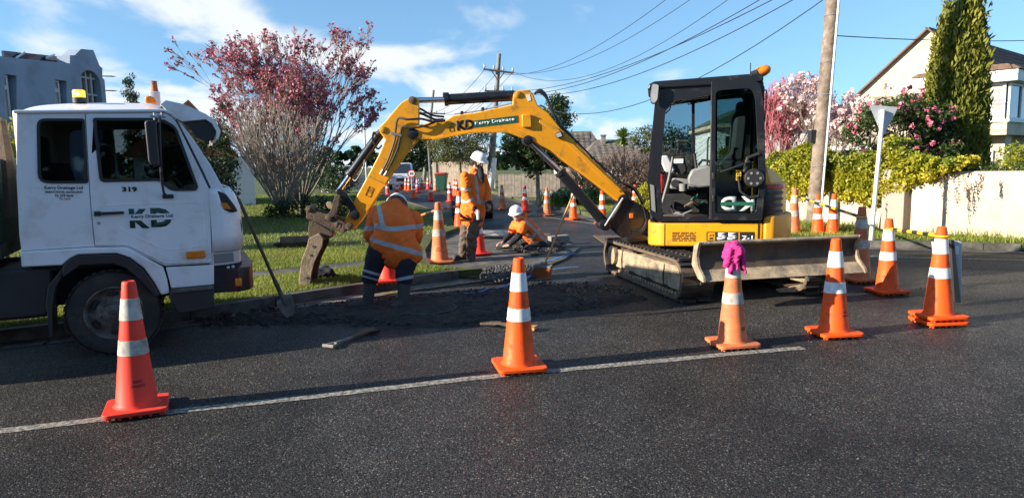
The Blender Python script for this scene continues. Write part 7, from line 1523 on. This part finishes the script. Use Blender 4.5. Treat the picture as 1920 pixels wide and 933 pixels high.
def helmet(par, F_, c, fwd, up, k=1.0, name='hard_hat'):
    f = np.array(fwd, float); f /= np.linalg.norm(f); u = np.array(up, float); u -= f*(u@f); u /= np.linalg.norm(u); r = np.cross(f, u); c = np.array(c); b = B(F_.loc); n = 28; V = []; rings = 9
    for j in range(rings+1):
        a = math.pi/2*j/rings; h = .115*math.sin(a)**.9; rr = math.cos(a)**.75
        for i in range(n):
            q = 2*math.pi*i/n; ridge = .006*math.exp(-((math.sin(q)*rr*4)**2))*(rr > .02); V.append(c+(f*.142*rr*math.cos(q)+r*.118*rr*math.sin(q)+u*(h+ridge))*k)
    F2 = [(j*n+i, j*n+(i+1) % n, (j+1)*n+(i+1) % n, (j+1)*n+i) for j in range(rings) for i in range(n)]; b.add(V, F2); o = obj(name, b, M_HELM, par, smooth=60); m = o.modifiers.new('solid', 'SOLIDIFY'); m.thickness = .006; m = o.modifiers.new('sub', 'SUBSURF'); m.levels = 1; m.render_levels = 1
    b = B(F_.loc); V = []; m_ = 28
    for i in range(m_):
        q = 2*math.pi*i/m_; ext = .012+.045*max(0, math.cos(q))**1.6
        for e, dz in ((-.004, .004), (ext, -.006-.012*max(0, math.cos(q)))): V.append(c+(f*(.142+e)*math.cos(q)+r*(.118+e*.8)*math.sin(q)+u*dz)*k)
    b.add(V, [(2*i, 2*i+1, (2*i+3) % (2*m_), (2*i+2) % (2*m_)) for i in range(m_)]); br = obj('brim', b, M_HELM, o, smooth=60); m = br.modifiers.new('solid', 'SOLIDIFY'); m.thickness = .006
    b = B(F_.loc); b.tube([c+(f*.03*math.cos(q*0)+r*.090*math.sin(q)+u*(-.02-.13*math.cos(q)*0-.075*(1-abs(math.sin(q)))))*k for q in np.linspace(-1.57, 1.57, 9)], .004*k, 5); obj('chin_strap', b, M_BLACK, o); return o
band = lambda f, w: (lambda V: w/2-np.abs(f(V)))

# 1. the worker bending over, seen from behind
F1 = Fig((-1.52, 7.95, 0)); J = F1.j
aL, aR, kL, kR = J(691, 561, 8.0), J(757, 566, 7.93), J(699, 519, 8.03), J(754, 521, 7.98); hL, hR = J(717, 466, 8.05), J(763, 470, 8.02)
pel, mid, che, nek = J(741, 455, 8.06), J(739, 428, 8.20), J(738, 403, 8.40), J(742, 388, 8.60); sL, sR = J(704, 399, 8.44), J(776, 408, 8.44); eL, eR = J(692, 440, 8.36), J(781, 443, 8.36); wL, wR = J(716, 470, 8.52), J(752, 474, 8.52)
bx_ = np.array([0, -.6, .8]); caps = []
hd = J(744, 386, 8.78); f_, r_, u_, P1 = head(caps, hd, (0, .55, -.83), (0, .83, .55), 1.0)
caps += [(nek, hd, .062, .06), (pel, mid, .16, .16), (mid, che, .16, .17), (che, nek, .16, .08), (sL, eL, .055, .045), (eL, wL, .043, .03), (sR, eR, .055, .045), (eR, wR, .043, .03), (hL, kL, .095, .065), (kL, aL, .060, .045), (hR, kR, .095, .065), (kR, aR, .060, .045)]
hand(caps, wL, (.35, .1, -.93), (.2, -.6, 0), curl=.5, thumb=1); hand(caps, wR, (-.35, .1, -.93), (-.2, -.6, 0), curl=.5, thumb=-1)
p1 = blob('person', caps, M_SKIN2, None, .008, 4, loc=F1.loc, root=True)
def rootfix(o, F_, label):                      # move the origin to the feet
    fr = F_.o; me = o.data; n = len(me.vertices); V = np.empty(n*3); me.vertices.foreach_get('co', V); V = V.reshape(-1, 3)-fr; me.vertices.foreach_set('co', V.astype(np.float32).ravel()); me.update(); o.location = fr; FR[o] = F_.loc; setp(o, label, 'person')
rootfix(p1, F1, 'worker bending over in an orange shirt with grey tape, dark trousers and gumboots')
b1, b2, b3 = F1.plane(700, 420, 788, 434), F1.plane(697, 450, 783, 474), F1.plane(709, 385, 716, 416); b4 = F1.plane(686, 428, 704, 428)
def tp1(V):
    x = V[:, 0]; arm = (V[:, 0] < J(704, 428, 8.3)[0]); curve = .045*((x-.05)/.26)**2
    up = .026-np.abs(b1(V)*(1 if True else 1)+np.where(np.abs(x) < .5, curve-.022, 0)*np.sign(b1(J(740, 440, 8.1)[None])[0])); t = np.where(arm, -1, up); t = np.maximum(t, .026-np.abs(b2(V)))
    sh_ = np.where((V[:, 2] > J(716, 416, 8.2)[2]-.02), .024-np.abs(b3(V)), -1); t = np.maximum(t, sh_); return np.where(arm, .026-np.abs(b4(V)), t)
wide = np.array([1.0, 0, 0]); nrm_ = (0, -.55, .83)
sc_ = [(J(716, 456, 8.03), J(768, 474, 8.02), .155, .160, ((0, 1, 0), .95)), (J(741, 458, 8.06), J(740, 432, 8.17), .245, .252, ((0, 1, .3), .72)), (J(740, 432, 8.17), J(739, 408, 8.36), .252, .246, ((0, 1, .6), .66)), (J(738, 408, 8.36), J(741, 396, 8.52), .250, .17, ((0, .8, .6), .62)), (J(708, 407, 8.42), J(774, 413, 8.42), .125, .125), (sL, eL, .095, .082), (eL, J(700, 452, 8.42), .080, .070), (sR, eR, .100, .088), (eR, J(775, 456, 8.42), .082, .072), (J(741, 458, 8.04), J(745, 466, 8.04), .245, .255, ((0, 1, 0), .68)), (nek-np.array([0, .06, 0]), nek, .11, .085)]
blob('shirt', sc_, M_HIVIS, p1, .010, 8, tp1, F1.loc)
wrinkle(bpy.data.objects['shirt'], .024, 7.0, 3)
b5, b6, b7 = F1.plane(677, 505, 714, 516), F1.plane(677, 516, 714, 527), F1.plane(741, 525, 775, 518)
def tp1b(V): L = V[:, 0] < J(727, 510, 8)[0]; return np.where(L, np.maximum(.014-np.abs(b5(V)), .010-np.abs(b6(V))), .018-np.abs(b7(V)))
pc = [(J(741, 464, 8.04), J(741, 470, 8.03), .20, .20, ((0, 1, 0), .74)), (J(709, 470, 8.04), J(697, 512, 8.02), .135, .108), (J(697, 512, 8.02), J(695, 522, 8.02), .108, .104), (J(766, 476, 8.02), J(758, 514, 7.98), .140, .108), (J(758, 514, 7.98), J(758, 522, 7.97), .108, .100)]
o = blob('trousers', pc, M_NAVYT, p1, .010, 6, tp1b, F1.loc); wrinkle(o, .014, 7, 9)
for (x, y, Y, k, tx_) in ((694, 524, 8.02, aL, -1), (758, 522, 7.97, aR, -.55)):
    kk = J(x, y, Y); ft = np.array([k[0], k[1], .05]); toe = ft+np.array([.17*tx_, -.10, -.008])
    blob('gumboot', [(kk, k+np.array([0, 0, .04]), .080, .068), (k+np.array([0, 0, .04]), ft, .068, .064), (ft+np.array([.02, .02, 0]), toe, .052, .048, ((0, 0, 1), .95)), (ft+np.array([.03, .02, -.028]), toe+np.array([0, 0, -.024]), .050, .050, ((0, 0, 1), .5))], M_BOOT, p1, .009, 4, None, F1.loc)
helmet(p1, F1, hd+u_*.035*1.0+np.array([0, 0, -.012]), f_, u_, 1.12); face(p1, F1, P1)

# 2. the standing worker looking down
F2 = Fig((G(876, 490, .032)[0], 11.72, .032)); J = F2.j; Y0 = 11.72
hd = J(896.5, 304, Y0-.02); caps = []; f_, r_, u_, P2 = head(caps, hd, (.60, -.70, -.30), (.2, -.15, .95), 1.0)
pel, che, nek = J(886, 404, Y0), J(886, 348, Y0), J(891, 320, Y0+.02); sN, sF = J(871.5, 331, Y0-.10), J(905, 333, Y0+.12)
eN, wN = J(874, 366, Y0-.16), J(890, 392, Y0-.24); eF, wF = J(914, 362, Y0+.06), J(917, 380, Y0-.08)
hA, hB_, kA, kB, aA, aB = J(880, 414, Y0+.02), J(891, 411, Y0-.04), J(871, 448, Y0+.03), J(885, 450, Y0-.10), J(867, 481, Y0+.06), J(883.5, 482, Y0-.08)
caps += [(nek, hd, .060, .058), (pel, che, .13, .15, ((0, 1, 0), .8)), (che, nek, .14, .07), (sN, eN, .052, .042), (eN, wN, .042, .028), (sF, eF, .05, .042), (eF, wF, .042, .028), (hA, kA, .085, .055), (kA, aA, .055, .04), (hB_, kB, .085, .055), (kB, aB, .055, .04), (sN, che, .07, .1), (sF, che, .07, .1)]
hand(caps, wN, (.40, -.18, -.90), (.75, .5, -.1), curl=.32, thumb=-1); hand(caps, wF, (.05, -.25, -.95), (-.5, .5, 0), curl=.5, thumb=1)
p2 = blob('person', caps, M_SKIN, None, .0075, 3, loc=F2.loc, root=True); rootfix(p2, F2, 'standing bearded worker in orange jacket and white helmet looking down')
vb1, vb2, hb_, sb1, sb2, tr1 = F2.plane(892, 325, 897, 378), F2.plane(868, 330, 864, 378), F2.plane(860, 377, 913, 379), F2.plane(862, 353, 884, 356), F2.plane(876, 378, 890, 371), F2.plane(860, 398, 884, 412)
armp_ = np.array([sN, eN, wN])
def seg_d(V, a, b_): ab = b_-a; t = np.clip(((V-a)@ab)/(ab@ab), 0, 1); return np.linalg.norm(V-(a+t[:, None]*ab), axis=1)
def tp2(V):
    ad = np.minimum(seg_d(V, sN+(eN-sN)*.35, eN), seg_d(V, eN, wN)); arm = ad < .088; hi, lo = J(890, 324, Y0)[2], J(890, 379, Y0)[2]
    t = .024-np.abs(hb_(V)); vz = (V[:, 2] < hi) & (V[:, 2] > lo); t = np.maximum(t, np.where(vz & (V[:, 1] < .02), .022-np.abs(vb1(V)), -1)); return np.where(arm, np.maximum(.022-np.abs(sb1(V)), .020-np.abs(sb2(V))), t)
jc = [(J(886, 402, Y0), J(887, 375, Y0), .222, .205, ((0, 1, 0), .72)), (J(887, 375, Y0), J(887, 345, Y0), .205, .190, ((0, 1, 0), .74)), (J(887, 345, Y0), J(889, 328, Y0), .175, .10, ((0, 1, 0), .8)), (J(888, 326, Y0+.02), J(891, 319, Y0+.02), .085, .074), (sN, eN, .086, .072), (eN, wN+(eN-wN)*.16, .074, .060), (sF, eF, .092, .076), (eF, wF+(eF-wF)*.2, .072, .060), (J(884, 404, Y0), J(886, 412, Y0-.02), .21, .195, ((0, 1, 0), .74))]
o = blob('jacket', jc, M_HIVIS2, p2, .010, 5, tp2, F2.loc); wrinkle(o, .022, 8, 21)
for a_, b_, r1_ in ((wN+(eN-wN)*.14, wN, .050), (wF+(eF-wF)*.2, wF, .046)): blob('cuff', [(a_, b_, r1_, r1_*.84)], M_NAVY, p2, .008, 2, None, F2.loc)
b = B(F2.loc); b.tube([J(861, 399, Y0-.17), J(868, 406, Y0-.20), J(877, 410, Y0-.21), J(884, 411, Y0-.20)], .016, 6); obj('hem_strap', b, M_NAVY, p2)
pc = [(J(886, 405, Y0), J(886, 412, Y0), .165, .16, ((0, 1, 0), .8)), (hA, kA, .125, .092), (kA, J(867.5, 477, Y0+.05), .092, .080), (hB_, kB, .125, .092), (kB, J(884, 478, Y0-.08), .092, .080)]
o = blob('trousers', pc, M_PANTS, p2, .009, 5, None, F2.loc); wrinkle(o, .034, 9, 30)
for k_, d in ((aA, (-.75, -.55)), (aB, (.12, -.98))):
    ft = np.array([k_[0], k_[1], .045]); dd_ = np.array([d[0], d[1], 0]); blob('boot', [(k_+np.array([0, 0, .07]), ft, .062, .058), (ft, ft+dd_*.16, .052, .045), (ft+dd_*-.04+np.array([0, 0, -.026]), ft+dd_*.18+np.array([0, 0, -.026]), .050, .048, ((0, 0, 1), .45))], M_BOOTB, p2, .008, 3, None, F2.loc)
helmet(p2, F2, hd+u_*.056, f_, u_, 1.06); face(p2, F2, P2)
hr = [(P2(.055, -.052, -.052), P2(.085, -.015, -.088), .020, .027), (P2(.055, .052, -.052), P2(.085, .015, -.088), .020, .027), (P2(.08, 0, -.085), P2(.075, 0, -.145), .038, .022), (P2(.0, -.074, .01), P2(.045, -.058, -.05), .020, .024), (P2(.0, .074, .01), P2(.045, .058, -.05), .020, .024), (P2(.103, -.022, -.044), P2(.103, .022, -.044), .010, .010)]
o = blob('beard', hr, M_HAIR, p2, .006, 2, None, F2.loc)
blob('hair', [(P2(-.05, 0, -.02), P2(-.06, 0, -.10), .080, .05), (P2(-.02, -.05, .01), P2(-.03, .05, .01), .06, .06)], M_HAIR, p2, .008, 3, None, F2.loc)
blob('scarf', [(J(901, 318, Y0-.05), J(903, 332, Y0-.09), .055, .050), (J(903, 332, Y0-.09), J(905, 342, Y0-.10), .046, .022), (J(888, 318, Y0+.08), J(898, 320, Y0+.02), .055, .05)], M_NAVY, p2, .009, 3, None, F2.loc)
# spray can in his hand
hw = wN+np.array([.055, -.03, -.10]); L_ = Loc(F2.o+hw); t = thing('spray_can', 'small spray can held in the hand of the standing worker', 'spray can', L_); b = B(L_); b.lathe([(.004, -.075), (.024, -.07), (.025, .06), (.016, .075)], 14); obj('can', b, M_LETW, t); b = B(L_); b.lathe([(.017, .075), (.018, .10), (.008, .105)], 12); obj('cap', b, M_SIGNBL, t)

# 3. the worker kneeling in the trench
F3 = Fig((G(1003, 470, .0)[0], 13.1, .0)); J = F3.j; Y0 = 13.1
hd = J(968, 403, Y0-.18); caps = []; f_, r_, u_, P3 = head(caps, hd, (-.15, -.92, -.16), (-.10, -.12, .97), 1.0)
che, pel, nek = J(984, 425, Y0-.05), J(1010, 456, Y0+.14), J(975, 412, Y0-.12); sA, sB = J(967, 421, Y0+.06), J(981, 424, Y0-.24)
eA, wA = J(957, 440, Y0+.0), J(944, 453, Y0-.16); eB, wB = J(973, 443, Y0-.34), J(954, 460, Y0-.38)
hA, hB_ = J(1008, 460, Y0+.24), J(1014, 460, Y0+.02); kA, kB = J(983, 462, Y0+.06), J(986, 470, Y0-.22); aA, aB = J(1016, 470, Y0+.42), J(1027, 474, Y0+.14)
caps += [(nek, hd, .058, .057), (che, pel, .15, .14), (nek, che, .08, .14), (sA, che, .07, .1), (sB, che, .07, .1), (sA, eA, .052, .042), (eA, wA, .042, .028), (sB, eB, .052, .042), (eB, wB, .042, .028), (hA, kA, .085, .06), (kA, aA, .055, .04), (hB_, kB, .085, .06), (kB, aB, .055, .04)]
hand(caps, wA, (-.93, -.25, -.25), (.1, -.1, -1), curl=.30, thumb=-1); hand(caps, wB, (-.93, .15, -.2), (.1, .5, -.8), curl=.35, thumb=1)
p3 = blob('person', caps, M_SKIN2, None, .0075, 3, loc=F3.loc, root=True); rootfix(p3, F3, 'kneeling worker in white helmet and orange vest reaching across the trench')
x1, x2, x3 = F3.plane(985, 413, 1008, 436), F3.plane(985, 434, 997, 448), F3.plane(996, 447, 1009, 432)
def tp3(V):
    sl_ = np.minimum(seg_d(V, sA, eA), seg_d(V, sB, eB)) < .10; ok = ~sl_; X = V[:, 0]; t = np.where(X > J(983, 420, Y0)[0], .026-np.abs(x1(V)), -1); t = np.maximum(t, np.where((X > J(984, 434, Y0)[0]) & (X < J(999, 450, Y0)[0]) & (V[:, 2] < J(990, 431, Y0)[2]), .022-np.abs(x2(V)), -1)); t = np.maximum(t, np.where(X > J(994, 449, Y0)[0], .022-np.abs(x3(V)), -1)); return np.where(ok, t, -1)
vc = [(J(1009, 451, Y0+.12), J(996, 436, Y0+.04), .175, .19), (J(996, 436, Y0+.04), J(983, 423, Y0-.06), .19, .165), (J(983, 423, Y0-.06), J(977, 415, Y0-.11), .150, .095), (J(978, 413, Y0-.08), J(982, 404, Y0-.02), .085, .075), (sA, sA+(eA-sA)*.62, .100, .082), (sB, sB+(eB-sB)*.62, .104, .085), (sA, sB, .10, .10)]
o = blob('vest', vc, M_HIVIS, p3, .010, 5, tp3, F3.loc); wrinkle(o, .018, 8, 41)
o = blob('sleeves', [(sA+(eA-sA)*.5, eA, .062, .062), (eA, wA+(eA-wA)*.12, .060, .044)], M_NAVY, p3, .009, 4, None, F3.loc); wrinkle(o, .016, 10, 51); o.name = 'sleeve'
o = blob('sleeve', [(sB+(eB-sB)*.5, eB, .066, .064), (eB, wB+(eB-wB)*.12, .062, .044)], M_NAVY, p3, .009, 4, None, F3.loc); wrinkle(o, .016, 10, 52)
o = blob('trousers', [(J(1011, 458, Y0+.14), J(1009, 454, Y0+.12), .165, .16), (hA, kA, .115, .085), (kA, aA, .08, .06), (hB_, kB, .12, .088), (kB, aB, .082, .06)], M_NAVY, p3, .010, 5, None, F3.loc); wrinkle(o, .02, 8, 61)
for a_ in (aA, aB): blob('boot', [(a_, a_+np.array([.05, .04, -.02]), .055, .05), (a_+np.array([.03, .03, -.02]), a_+np.array([.06, .16, -.10]), .05, .042)], M_BOOTB, p3, .009, 3, None, F3.loc)
helmet(p3, F3, hd+u_*.060, f_, u_, 1.06); face(p3, F3, P3)
blob('hair', [(P3(-.05, 0, -.01), P3(-.05, 0, -.07), .078, .05)], M_HAIR, p3, .008, 3, None, F3.loc)
w_ = (F3.o+wB+F3.o+wA)/2+np.array([-.05, -.08, -.07]); L_ = Loc((w_[0], w_[1], w_[2]-.0), 12); b = B(L_); b.prism(rounded([(-.17, -.075), (.13, -.09), (.18, .05), (-.14, .075)], .02), -.018, .018, 'z'); o = obj('float_board', b, M_CONC, None, bevel=.006); setp(o, 'pale concrete float held down by the kneeling worker', 'board')

# ---------------------------------------------------------------- trench, tools, small things
tr_p = [G(*p)[:2] for p in [(985, 452), (1030, 444), (1058, 450), (1062, 466), (1040, 480), (1000, 484), (960, 476), (958, 462)]]
mound('trench_spoil', tr_p, .05, .03, M_SOIL, 13, .03, .25, kind='stuff')
q = sample_poly(tr_p, 420, 44); rocks('trench_stones', np.c_[q, .05+rs.rand(len(q))*.05], rs.uniform(.008, .035, len(q)), M_STONE, 45, kind='stuff')
for (px, py, a_, w, d, h, lb_) in ((1048, 456, 20, .42, .18, .17, 'broken length of pale concrete kerb at the trench end'), (1012, 447, 10, .5, .2, .10, 'broken kerb slab behind the kneeling worker'), (917, 440, -32, .75, .26, .10, 'long grey kerb slab lying left of the kneeling worker')):
    g = G(px, py, .03); L_ = Loc((g[0], g[1], .03), a_); b = B(L_); b.prism(rounded([(-w/2, 0), (w/2, .0), (w/2*.92, h), (-w/2, h*.9)], .015), -d/2, d/2); o = obj('kerb_block', b, M_CONC, None, bevel=.012); setp(o, lb_, 'concrete block')
g = G(930, 447, .03); b = B(Loc((g[0], g[1], .034), -20)); V = []; R = np.random.RandomState(6); nx, ny = 16, 9
for i in range(nx):
    for j in range(ny): V.append((-.55+1.1*i/(nx-1), -.3+.6*j/(ny-1)+.06*math.sin(i*.8), .02+.05*abs(math.sin(i*.9+j*.7))+.03*R.rand()+.07*math.exp(-((i-8)/4)**2)))
b.add(V, [(i*ny+j, (i+1)*ny+j, (i+1)*ny+j+1, i*ny+j+1) for i in range(nx-1) for j in range(ny-1)]); o = obj('tarpaulin', b, M('tarp_grey', (.10, .12, .15), .55, var=.2, vs=5), None, smooth=180); setp(o, 'crumpled grey plastic sheet left of the kneeling worker', 'tarpaulin')
# steel road plate behind the track
pp = [G(*p, .03)[:2] for p in [(1112, 441), (1230, 441), (1250, 463), (1142, 462)]]; b = B(); b.prism([tuple(p) for p in pp], .012, .034, 'z'); o = obj('road_plate', b, M_MUD, None, bevel=.004); setp(o, 'brown plywood road plate behind the excavator track', 'road plate')
# manhole cover
mh_ = G(798, 585); ML2 = Loc((mh_[0], mh_[1], .0), 20); t = thing('manhole_cover', 'round iron manhole cover in the dug soil', 'manhole cover', ML2); b = B(ML2); b.lathe([(.36, .01), (.36, .052), (.31, .056), (.31, .040), (.01, .040)], 40); obj('frame', b, M_IRON, t, bevel=.004)
b = B(ML2); b.lathe([(.30, .035), (.30, .052), (.01, .054)], 40); lid = obj('lid', b, M_IRON, t)
for i in range(-5, 6):
    for j in range(-5, 6):
        if i*i+j*j < 27: b = B(ML2); x, y = i*.05, j*.05; b.box(x-.016, x+.016, y-.016, y+.016, .050, .058); obj('stud', b, M_IRON, lid, smooth=0)
def shovel(name, label, p_tip, p_top, flat_n, blade=.28, bw=.11, dgrip=True, hm=None, bm=None, cat='shovel'):
    p_tip, p_top = np.array(p_tip), np.array(p_top); ax = p_top-p_tip; ln = np.linalg.norm(ax); ax /= ln; n = np.array(flat_n, float); n -= ax*(n@ax); n /= np.linalg.norm(n); s = np.cross(ax, n); L_ = Loc((p_tip[0], p_tip[1], 0)); t = thing(name, label, cat, L_); o = L_.o
    P = lambda a, c, d: p_tip-o+ax*a+s*c+n*d
    b = B(L_); b.tube([P(blade+.06, 0, .0), P(ln*.5, 0, .004), P(ln-(.10 if dgrip else 0), 0, 0)], [.019, .017, .017], 10); obj('shaft', b, hm or M_HANDLE, t)
    b = B(L_); V = []; rows = [(0, .015), (.05, .55), (.12, .9), (blade*.8, 1.0), (blade, .92)]
    for a, w in rows:
        for k in range(7): c = -1+k/3; V.append(P(a, c*bw*w, .022*(c*c)-.012*(1-a/blade)))
    b.add(V, [(i*7+k, i*7+k+1, (i+1)*7+k+1, (i+1)*7+k) for i in range(4) for k in range(6)]); bl_ = obj('blade', b, bm or M_STEELG, t, smooth=60); m = bl_.modifiers.new('solid', 'SOLIDIFY'); m.thickness = .004
    b = B(L_); b.tube([P(blade*.62, 0, .0), P(blade+.02, 0, .008), P(blade+.20, 0, .004)], [.012, .024, .022], 10); obj('socket', b, bm or M_STEELG, t)
    if dgrip:
        b = B(L_); b.tube([P(ln-.12, 0, 0), P(ln-.085, .035, 0), P(ln-.02, .055, 0)], [.016, .014, .012], 8); b.tube([P(ln-.12, 0, 0), P(ln-.085, -.035, 0), P(ln-.02, -.055, 0)], [.016, .014, .012], 8); b.tube([P(ln-.015, -.062, 0), P(ln-.015, .062, 0)], .017, 10); obj('grip', b, hm or M_HANDLE, t)
    return t
tip = G(547, 598, .012); shovel('shovel', 'long handled shovel leaning on the truck nose', tip, at(447, 373, 7.05), (.6, -.7, .5), .27, .10, False, M_MUD)
a, c = G(712, 614, .02), G(614, 649, .025); shovel('shovel', 'D handled spade lying on the road by the soil edge', a, c, (0, 0, 1), .24, .085, True, M_CONC, M_MUD)
a, c = G(962, 616, .02), G(1006, 614, .035); shovel('spade', 'spade lying behind the bright clean cone with its wooden grip showing', at(900, 612, G(900, 612)[1])*np.array([1, 1, 0])+np.array([0, 0, .03]), c, (0, 0, 1), .24, .085, True, M_HANDLE, M_MUD)
# cloth on the dusty cone
cx, cy_ = CLOTH_AT; zt_ = .865; R = random.Random(5); cc = [((cx, cy_, zt_-.02), (cx+.01, cy_, zt_+.035), .062, .048)]
for k in range(9):
    q = 6.28*k/9+R.uniform(-.2, .2); l = R.uniform(.10, .19); c0, c1 = math.cos(q), math.sin(q); cc.append(((cx+.045*c0, cy_+.045*c1, zt_+.02), (cx+.075*c0, cy_+.075*c1, zt_-l), .034, R.uniform(.016, .028)))
cc += [((cx-.05, cy_-.05, zt_+.0), (cx-.085, cy_-.06, zt_-.13), .035, .022), ((cx+.06, cy_-.04, zt_-.02), (cx+.075, cy_-.06, zt_-.20), .03, .016), ((cx-.02, cy_-.06, zt_+.04), (cx+.04, cy_-.07, zt_-.02), .03, .03)]
o = blob('cloth', cc, M_CLOTH, None, .006, 3); wrinkle(o, .022, 15, 81); wrinkle(o, .006, 38, 83); setp(o, 'crumpled magenta cloth draped over the tip of a dusty cone', 'cloth')
# broom
g = G(1019, 521, .0); L_ = Loc((g[0], g[1], 0), -35); t = thing('broom', 'yard broom with orange bristles standing upright on the road', 'broom', L_); top_ = L_.inv(at(1075, 364, g[1]+.25)); hb2 = np.array([0, 0, .17])
b = B(L_); b.tube([hb2-np.array([0, 0, .02]), hb2+(top_-hb2)*.5, top_], [.016, .015, .015], 10); obj('handle', b, M_HANDLE, t)
b = B(L_); b.obox(hb2, (1, 0, 0), (0, .9, .3), (0, -.3, .9), .15, .035, .024); b.obox(hb2+np.array([0, .01, .035]), (1, 0, 0), (0, .9, .3), (0, -.3, .9), .05, .028, .02); obj('head', b, M_CONC, t, bevel=.008)
R = np.random.RandomState(8); segs = []
for _ in range(420): x, y = R.uniform(-.14, .14), R.uniform(-.03, .03); segs.append((hb2+np.array([x, y, -.015]), hb2+np.array([x*1.18+R.normal(0, .008)-.03, y*1.6-.03+R.normal(0, .01), -.165+R.uniform(0, .02)]), .0022, .0018))
wood('bristles', segs, M('bristle_orange', (.50, .15, .04), .7, var=.2), t, 3)
# spare bucket, bag, card on the lawn and under the blade
g = G(553, 462, VZ); L_ = Loc((g[0], g[1], VZ), 12); t = thing('small_bucket', 'small dark digger bucket lying on the lawn', 'bucket', L_)
pr = [(.18, 0), (-.12, .0), (-.2, .1), (-.16, .22)]; pr2 = [(x*.9+.01, z*.9+.02) for x, z in pr]; b = B(L_); b.prism(pr+pr2[::-1], -.24, .34, 'x'); obj('shell', b, M_MUD, t, bevel=.006)
for x in (-.24, .34): b = B(L_); b.prism(pr+[(.06, .16)], x-.012, x+.012, 'x'); obj('cheek', b, M_BLACKP, t, bevel=.005)
b = B(L_); b.prism([(-.42, .0), (-.24, .02), (-.24, .10), (-.38, .09)], -.1, .1); obj('hitch_lug', b, M_BLACKP, t, bevel=.01)
g = G(610, 521, VZ); o = blob('canvas_bag', [(np.array([g[0]-.07, g[1], VZ+.07]), np.array([g[0]+.06, g[1], VZ+.06]), .085, .08), (np.array([g[0]+.0, g[1]+.05, VZ+.11]), np.array([g[0]-.04, g[1]+.03, VZ+.13]), .06, .05), (np.array([g[0]+.12, g[1], VZ+.03]), np.array([g[0]+.2, g[1], VZ+.02]), .04, .02)], M_NAVY, None, .012, 3); wrinkle(o, .03, 9, 70); setp(o, 'dark crumpled bag on the lawn beside the trench bucket', 'bag')
g = G(1482, 549, .0); L_ = Loc((g[0], g[1], .0), 6); b = B(L_); b.add([(-.17, -.06, .02), (.12, -.07, .02), (.2, .05, .09), (-.16, .06, .03), (-.17, -.06, .035), (.12, -.07, .035), (.2, .05, .105), (-.16, .06, .045)], [(0, 3, 2, 1), (4, 5, 6, 7), (0, 1, 5, 4), (1, 2, 6, 5), (2, 3, 7, 6), (3, 0, 4, 7)]); o = obj('card_scrap', b, M_MUDL, None, bevel=.004); setp(o, 'pale scrap of board on the road under the dozer blade', 'scrap')
b = B(Loc((g[0], g[1], 0))); b.prism([(-.9, -.02), (.25, -.02), (.25, .02), (-.9, .02)], -.0, .02); 
# concrete blocks of soil clods beside the gutter
q = sample_poly([G(*p)[:2] for p in [(345, 605), (560, 600), (700, 590), (640, 575), (480, 585)]], 160, 91); rocks('soil_clods', np.c_[q, .02+rs.rand(len(q))*.02], rs.uniform(.015, .045, len(q)), M_SOIL, 92, kind='stuff')
